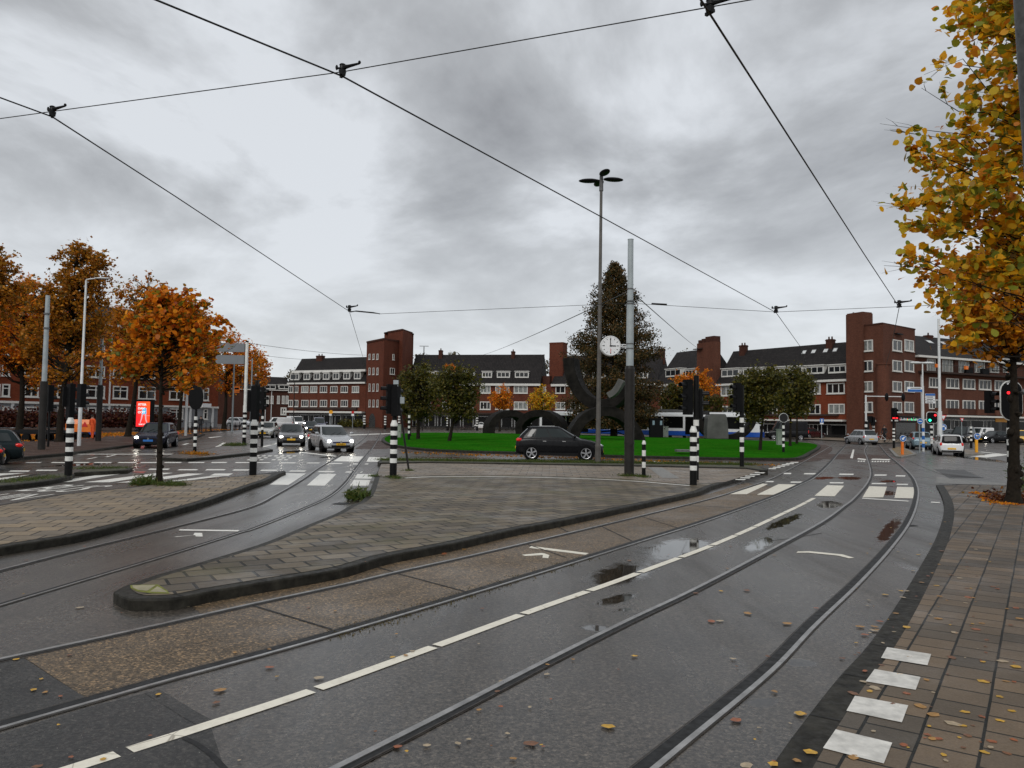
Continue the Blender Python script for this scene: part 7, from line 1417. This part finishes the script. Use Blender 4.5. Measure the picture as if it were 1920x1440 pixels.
M['leafH'] = leafmat('green_weed_leaves', [(0.0, O(.030, .060, .008)), (.6, O(.065, .105, .014)), (1, O(.14, .12, .03))], .3)
M['leafK'] = leafmat('dull_background_leaves', [(0.0, O(.05, .045, .02)), (.6, O(.09, .075, .025)), (1, O(.15, .10, .03))], .2)
def crown_at(base, boxes, depth=1.0):
    "crown ellipsoids given as photo rectangles (x0, ytop, x1, ybottom) at the tree's own distance"
    out = []; d = base.y
    for (x0, y0, x1, y1) in boxes:
        xm = (x0+x1)/2; zt = HT(base, y0)-base.z; zb = HT(base, y1)-base.z; cx = GP(xm, d).x-base.x; rx = (x1-x0)/2*d/1440; out.append((cx, 0, (zt+zb)/2, rx, rx*depth if rx*depth > .4 else .4, (zt-zb)/2))
    return out
M['leafB2'] = leafmat('dark_red_brown_shoots', [(0.0, O(.05, .014, .008)), (.6, O(.11, .030, .010)), (.9, O(.26, .09, .012)), (1, O(.12, .12, .02))], .2)
GT = 'autumn trees by the footway'
def ptree(name, label, px, py, boxes, th_y, tw, nleaf, leafpx, mat, seed, group=GT, depth=.8, **k):
    base = G(px, py, .1) if k.get('d') is None else GP(px, k['d'], .1); k.pop('d', None); d = base.y; th = HT(base, th_y)-base.z
    return tree(name, label, base, crown_at(base, boxes, depth), th, tw*d/1440/2, nleaf, leafpx*d/1440, M[mat] if isinstance(mat, str) else mat, seed, group, **k)
ptree('autumn_tree', 'tall bronze tree with a spreading bare topped crown behind the white lamp post', 111, 829, [(62, 448, 215, 600), (84, 440, 176, 540), (40, 500, 212, 660), (30, 560, 200, 745)], 690, 14, 15000, 6.3, 'leafB', 3, nclump=190, lean=(.6, 0), clo=.09, chi=.22)
ptree('autumn_tree', 'broad orange brown tree with low forked limbs at the left edge', 37, 812, [(-60, 505, 130, 745), (-30, 515, 100, 640), (20, 560, 150, 740)], 745, 13, 13000, 6.0, 'leafO', 5, nclump=170, clo=.10, chi=.24)
ptree('autumn_tree', 'tall reddish tree whose tip shows at the left picture edge', -45, 820, [(-110, 450, 34, 640)], 700, 14, 7000, 7, 'leafB', 9, nclump=70)
ptree('autumn_tree', 'bronze tree with a slanting trunk left of the red panel', 241, 819, [(160, 520, 350, 745), (225, 505, 325, 600), (200, 540, 380, 700)], 690, 11, 12500, 5.6, 'leafM', 11, nclump=170, lean=(1.2, 0), clo=.09, chi=.22)
ptree('autumn_tree', 'brown orange tree with a thin leaning trunk beside the black oval board', 334, 808, [(285, 560, 420, 745)], 700, 8, 8000, 6, 'leafM', 14, nclump=120, clo=.1, chi=.24, lean=(1.0, 0))
ptree('autumn_tree', 'distant orange tree left of the bus stop pole', 421, 805.5, [(385, 615, 470, 748), (405, 630, 500, 730)], 720, 9, 6000, 4.6, 'leafO', 17, nclump=80)
ptree('autumn_tree', 'far thin orange tree right of the white sign mast', 480, 803, [(455, 650, 508, 735)], 730, 4, 1800, 4.5, 'leafO', 18, nclump=40)
ptree('autumn_tree', 'young orange tree with a knobbly thin trunk on the tiled island', 297, 909, [(232, 540, 385, 665), (200, 600, 320, 722), (300, 536, 410, 640), (330, 585, 428, 672), (300, 640, 405, 738), (262, 530, 345, 600)], 700, 12.5, 6600, 8.2, 'leafO2', 21, knobs=16, nclump=190, depth=.85, shape='leaf', thin=.8, clo=.08, chi=.21, spread=.75, extra=[(-1.75, 0, 3.35, .10), (-1.45, .1, 3.38, .13), (-1.6, 0, 3.36, .10), (1.78, 0, 3.75, .12), (1.85, 0, 3.6, .10), (1.6, 0, 4.3, .14)])
LG = 'olive trees on the lawn'
ptree('lawn_tree', 'rounded olive green tree with a slanting forked trunk on the lawn', 842, 831, [(802, 676, 906, 768), (812, 690, 905, 795)], 790, 8, 7500, 5.0, 'leafG', 31, LG, nclump=90, lean=(.8, 0), depth=.9)
ptree('lawn_tree', 'dark olive tree at the left end of the lawn', 783, 826, [(738, 672, 834, 775), (750, 690, 845, 800)], 775, 8, 7500, 5.0, 'leafG', 33, LG, nclump=90, depth=.9)
ptree('lawn_tree', 'olive tree half hidden behind the leaning stay', 768, 820.5, [(735, 690, 800, 795)], 775, 7, 3500, 4.5, 'leafG', 35, LG, nclump=60)
ptree('lawn_tree', 'wide olive yellow tree at the right end of the lawn', 1425, 848, [(1366, 690, 1470, 790), (1380, 678, 1485, 760), (1362, 712, 1440, 800)], 785, 7, 9500, 5.4, 'leafG', 41, LG, nclump=110, lean=(.5, 0), depth=.9)
ptree('lawn_tree', 'olive tree with a straight trunk right of the round sign', 1482, 839, [(1440, 678, 1528, 790), (1470, 690, 1530, 770)], 775, 6, 7000, 5, 'leafG', 43, LG, nclump=90, depth=.9)
ptree('lawn_tree', 'olive tree with a thin trunk near the lawn tip', 1494, 834, [(1468, 700, 1528, 785)], 775, 5, 3000, 4.5, 'leafG', 44, LG, nclump=50)
ptree('lawn_tree', 'small dark green tree before the tram, left of a pair', 1256, 818, [(1233, 715, 1280, 778)], 775, 5, 3800, 4.2, 'leafG', 46, LG, nclump=60)
ptree('lawn_tree', 'small dark green tree before the tram, right of a pair', 1283, 818.5, [(1262, 712, 1325, 780), (1310, 735, 1365, 790)], 778, 5, 5500, 4.2, 'leafG', 47, LG, nclump=80)
ptree('autumn_tree', 'bright orange tree with a reddish tip behind the tram', 1292, 0, [(1246, 700, 1350, 765), (1290, 682, 1340, 740)], 765, 6, 6000, 4.0, 'leafO', 51, 'orange trees before the blocks', d=112, nclump=90)
ptree('autumn_tree', 'small orange tree in front of the centre block', 937, 0, [(912, 722, 966, 772)], 775, 4, 2400, 3.6, 'leafO', 53, 'orange trees before the blocks', d=130, nclump=50)
ptree('autumn_tree', 'small yellow orange tree beside the broad chimney stack', 1016, 0, [(986, 728, 1046, 775), (1005, 716, 1030, 750)], 778, 4, 2600, 3.6, 'leafY', 55, 'orange trees before the blocks', d=130, nclump=50)
ptree('autumn_tree', 'small orange topped tree behind the rounded olive tree', 841, 0, [(828, 680, 856, 700)], 700, 3, 500, 3.6, 'leafO', 56, 'orange trees before the blocks', d=130, nclump=16)
for x, y0, lb, s in ((795, 655, 'far treetop over the centre roof left of its chimney', 61), (850, 656, 'far treetop over the centre roof right of its chimney', 62), (1013, 662, 'far treetop in the roof gap by the broad stack', 63), (1283, 654, 'far treetop over the short block', 64), (556, 686, 'far bare treetop left of the dormer block', 65)):
    ptree('background_tree', lb, x, 0, [(x-22, y0, x+20, y0+50)], 700, 5, 900, 4.0, 'leafK', s, 'treetops behind the roofs', d=190, nclump=30)
# conifer
def conifer(label, base, H, R, nl, leaf, seed):
    rs = np.random.RandomState(seed); t = thing('conifer', label, 'tree', base, 0, None); mb = MB(); mb.tube([(0, 0, -.1), (0, 0, H*.3), (0, 0, H*.98)], [.42, .30, .03], 12); P = []; 
    nb = 230
    for i in range(nb):
        z = H*(.045+.935*(i/nb)**1.2); s = z/H; env = R*(min(1.0, (1-s)*1.9)**.9)*(.82+.18*min(1, s/.2))*rs.uniform(.72, 1.08); a = i*2.4+rs.uniform(-.3, .3)
        rise = rs.uniform(-.05, .35) if s > .35 else rs.uniform(-.25, .1); tip = np.array([math.cos(a)*env, math.sin(a)*env, z+rise*env]); b0_ = np.array([0, 0, max(.6, z-.15*env)])
        mb.tube([b0_, b0_*.45+tip*.55+np.array([0, 0, -.04*env]), tip], [.075*(1-s)+.015, .035*(1-s)+.01, .006], 4)
        k = int(nl/nb*(.35+1.5*(env/R))); u = rs.uniform(.25, 1.04, size=(k, 1))**.8; p = b0_+(tip-b0_)*u+rs.normal(size=(k, 3))*(np.array([.30, .30, .26])*(.5+env/R*.8)); P.append(p)
    mb.build('trunk', M['bark'], t, world=False, smooth=True); P = np.concatenate(P); P = P[P[:, 2] > .8]; leaves_mesh('crown', P, leaf*rs.uniform(.6, 1.3, size=len(P)), M['leafC'], t, rs, 'diamond', 1.0); return t
bc = GP(1151, 88, .3); conifer('tall dark brown green conifer standing on the lawn behind the clock', bc, HT(bc, 487)-.3, 86*88/1440, 60000, .22, 71)
# right-hand trees
b_ = G(1893, 943, .06)
ptree('lime_tree', 'lime tree with a thick dark knobbly trunk on the right pavement', 1902, 941, [(1740, 470, 2010, 668), (1690, 455, 1850, 560), (1770, 520, 1935, 690), (1850, 430, 2080, 660)], 690, 25, 8500, 9.5, 'leafY2', 81, 'lime trees on the right pavement', depth=.9, nclump=150, shape='leaf', thin=.55, spread=.7, clo=.10, chi=.26, knobs=26)
nb_ = Vector((7.6, 9.6, .06)); k = 9.6/1440
def nl(px, py, dy=0.0): return (GP(px, 9.6+dy).x*1.0-7.6, dy, HT(GP(px, 9.6+dy), py)-.06)
bl = []
for x0, y0, x1, y1 in ((1715, 120, 2250, 590), (1790, -60, 2250, 330), (1765, -150, 2200, 150), (1695, 300, 2000, 600), (1720, 170, 1900, 420), (1690, 330, 1800, 470), (1730, 430, 1900, 640)):
    c = nl((x0+x1)/2, (y0+y1)/2); bl.append((c[0], 0, c[2], (x1-x0)/2*k, max(.5, (x1-x0)/2*k*.75), (y1-y0)/2*k))
ex = [(*nl(1655, 232), .06), (*nl(1675, 245), .07), (*nl(1700, 265), .09), (*nl(1720, 290), .12), (*nl(1735, 300), .14), (*nl(1765, 110), .12), (*nl(1740, 140), .10), (*nl(1810, 30), .14), (*nl(1830, 60), .15), (*nl(1660, 380), .07), (*nl(1690, 385), .10), (*nl(1725, 380), .14), (*nl(1660, 498), .05), (*nl(1700, 425), .07), (*nl(1735, 165), .12), (*nl(1795, 18), .10), (*nl(1700, 470), .10), (*nl(1760, 560), .2), (*nl(1800, 620), .2)]
tree('lime_tree', 'near lime tree of large yellow and green leaves reaching in from the right edge', nb_, bl, 2.2, .16, 12800, .094, M['leafY'], 91, 'lime trees on the right pavement', nclump=300, shape='leaf', spread=.8, tw=2, thin=.34, extra=ex, fork=.35, clo=.07, chi=.17)
# hedge, weeds, grass tufts, fallen-leaf drifts
def patch(name, label, cat, pts, n, leaf, mat, seed, hgt, kind=None, jit=.1, group=None, droop=1.0, shape='diamond'):
    rs = np.random.RandomState(seed); P = []
    for (p, r, h) in pts: 
        k = max(3, int(n*r*r/sum(q[1]**2 for q in pts))); q = rs.normal(size=(k, 3))*np.array([r, r, 0])*.5; q[:, 2] = np.abs(rs.normal(size=k))*h*.5; P.append(q+np.array(p))
    o = leaves_mesh(name, np.concatenate(P), leaf*rs.uniform(.5, 1.3, size=sum(map(len, P))), M[mat], None, rs, shape, droop); tag(o, label, cat, group, kind); return o
hp = []
A, B = GP(-60, 76), GP(318, 92)
for i in range(60): p = A.lerp(B, i/59); hp.append(((p.x, p.y, .5), 1.0, 1.5)); hp.append(((p.x, p.y+.5, 1.0), .9, 1.0))
patch('hedge', 'long dark red leaved hedge below the grey ground floor', 'hedge', hp, 22000, .30, 'leafR', 5, 1)
hp = [((*GP(x, 150)[:2], .3), .9, 1.0) for x in range(640, 684, 4)]

patch('hedge', 'low dark hedge in front of the dormer block', 'hedge', hp, 1500, .4, 'leafG', 6, 1)
def tuftline(pxs, z, n, seed, r=.25, h=.12, mat='leafH', name='weeds', label=None, cat=None, kind='stuff', leaf=.10):
    pts = [(tuple(G(x, y, z)), r, h) for x, y in pxs]; bl = mat == 'leafH'; return patch(name, label, cat, pts, n*(2 if bl else 1), leaf*(2.2 if bl else 1), mat, seed, h*(.5 if bl else 1), kind, shape='blade' if bl else 'diamond', droop=2.2 if bl else .5)
tuftline([(720+i*12, 862.6+i*.16) for i in range(58)], .18, 11000, 3, .45, .09, leaf=.05)
tuftline([(5+i*9, 905-i*.9) for i in range(11)], .12, 450, 4, .35, .08, leaf=.05); tuftline([(150+i*10, 879.5-i*.2) for i in range(9)], .12, 350, 5, .35, .08, leaf=.05)
tuftline([(258, 909), (266, 908), (274, 909), (282, 907)], .12, 420, 6, .20, .18, leaf=.08); tuftline([(306, 910), (316, 910), (326, 910), (336, 911)], .12, 600, 7, .25, .10, leaf=.05)
tuftline([(358, 851), (366, 852), (378, 852)], .12, 500, 8, .45, .10, 'leafB', leaf=.10); tuftline([(430, 836), (442, 836), (450, 835)], .12, 350, 9, .45, .15, leaf=.10)
tuftline([(660, 934), (670, 935), (680, 936)], .05, 420, 10, .16, .20, leaf=.10); tuftline([(735, 895), (745, 897), (767, 883), (700, 893)], .12, 260, 11, .20, .05, leaf=.06); tuftline([(1172, 893), (1188, 893), (1208, 895)], .12, 260, 12, .25, .06, leaf=.07)
tuftline([(1862, 934), (1880, 941), (1900, 942), (1920, 938)], .06, 700, 13, .34, .22, 'leafB2', leaf=.09); tuftline([(1915, 912), (1908, 925), (1922, 920)], .06, 160, 14, .22, .7, 'leafH', leaf=.10); tuftline([(1840, 925), (1855, 932), (1870, 938), (1885, 944)], .07, 260, 15, .35, .02, 'leafO', leaf=.09)
# moss along the brown track bed and the island kerb
tuftline([tuple(x) for x in [(640+i*38, 1186-i*11.6) for i in range(13)]], .004, 2600, 16, .16, .003, 'leafK', 'moss', leaf=.016)
tuftline([(-40+i*32, 828-i*1.6) for i in range(15)], .13, 2600, 17, 2.2, .03, 'leafO', 'leaf_litter', leaf=.16)
tuftline([(20+i*30, 818-i*.6) for i in range(10)], .13, 2600, 18, 4.0, .06, 'leafO', 'leaf_litter', leaf=.18)
tuftline([(770+i*20, 848.5+i*.7) for i in range(34)], .012, 900, 19, 1.0, .02, 'leafB', 'leaf_litter', leaf=.12)
SKYO = (15.2, 9.4); EXPO = 0.2
SKYR = [(0.35, (2.3, 2.34, 2.42)), (0.46, (3.5, 3.6, 3.72)), (0.57, (5.4, 5.6, 5.85))]
SKYH = (5.5, 5.68, 5.87)
# ================================================================== SKY, SUN, CAMERA
w = bpy.data.worlds.new('World'); scene.world = w; w.use_nodes = True; nt = w.node_tree; bg = nt.nodes['Background']
SUN_EL, SUN_AZ = math.radians(38), math.radians(200)
sky = node(nt, 'ShaderNodeTexSky', sky_type='NISHITA', sun_disc=False, sun_elevation=SUN_EL, sun_rotation=SUN_AZ)
t = node(nt, 'ShaderNodeTexCoord'); sep = node(nt, 'ShaderNodeSeparateXYZ'); lk(nt, t.outputs['Generated'], sep.inputs[0])
zz = math_(nt, 'ADD', math_(nt, 'MAXIMUM', sep.outputs[2], 0.0), 0.20)
cx = math_(nt, 'DIVIDE', sep.outputs[0], zz); cy = math_(nt, 'DIVIDE', sep.outputs[1], zz)
cb = node(nt, 'ShaderNodeCombineXYZ'); lk(nt, cx, cb.inputs[0]); lk(nt, cy, cb.inputs[1]); cb.inputs[2].default_value = 3.7
mp = node(nt, 'ShaderNodeMapping'); mp.inputs['Location'].default_value = (SKYO[0], SKYO[1], 0); mp.inputs['Rotation'].default_value = (0, 0, 0.5); mp.inputs['Scale'].default_value = (1.0, 0.8, 1); lk(nt, cb.outputs[0], mp.inputs[0])
n1 = node(nt, 'ShaderNodeTexNoise'); n1.inputs['Scale'].default_value = 1.25; n1.inputs['Detail'].default_value = 9; n1.inputs['Roughness'].default_value = 0.56; n1.inputs['Distortion'].default_value = 0.25; lk(nt, mp.outputs[0], n1.inputs['Vector'])
cl = ramp(nt, n1.outputs[0], SKYR)
# brighter band low over the roofs
hz = ramp(nt, sep.outputs[2], [(0.0, 1), (0.16, 0.75), (0.28, 0.0)])
cl = mix(nt, math_(nt, 'MULTIPLY', hz, 0.65), cl, SKYH)
fin = mix(nt, 0.93, sky.outputs[0], cl)
lk(nt, fin, bg.inputs[0]); bg.inputs[1].default_value = 0.12
sd = bpy.data.lights.new('sun', 'SUN'); sd.energy = 1.1; sd.angle = math.radians(25); sd.color = (1, 0.97, 0.93); so = bpy.data.objects.new('sun', sd); COL.objects.link(so)
so.rotation_euler = (PI/2-SUN_EL, 0, PI-SUN_AZ)
cd = bpy.data.cameras.new('camera'); cam = bpy.data.objects.new('camera', cd); COL.objects.link(cam)
cd.sensor_width = 36; cd.lens = 36*FP/1920; cd.clip_start = 0.05; cd.clip_end = 6000
cam.matrix_world = Matrix(((_r.x, _u.x, -_f.x, 0), (_r.y, _u.y, -_f.y, 0), (_r.z, _u.z, -_f.z, CAMZ), (0, 0, 0, 1)))
scene.camera = cam
vs = scene.view_settings; vs.view_transform = 'Standard'; vs.look = 'None'; vs.exposure = EXPO; vs.gamma = 1.0; vs.use_curve_mapping = False
scene.cycles.max_bounces = 5; scene.cycles.transparent_max_bounces = 4; scene.cycles.use_denoising = True
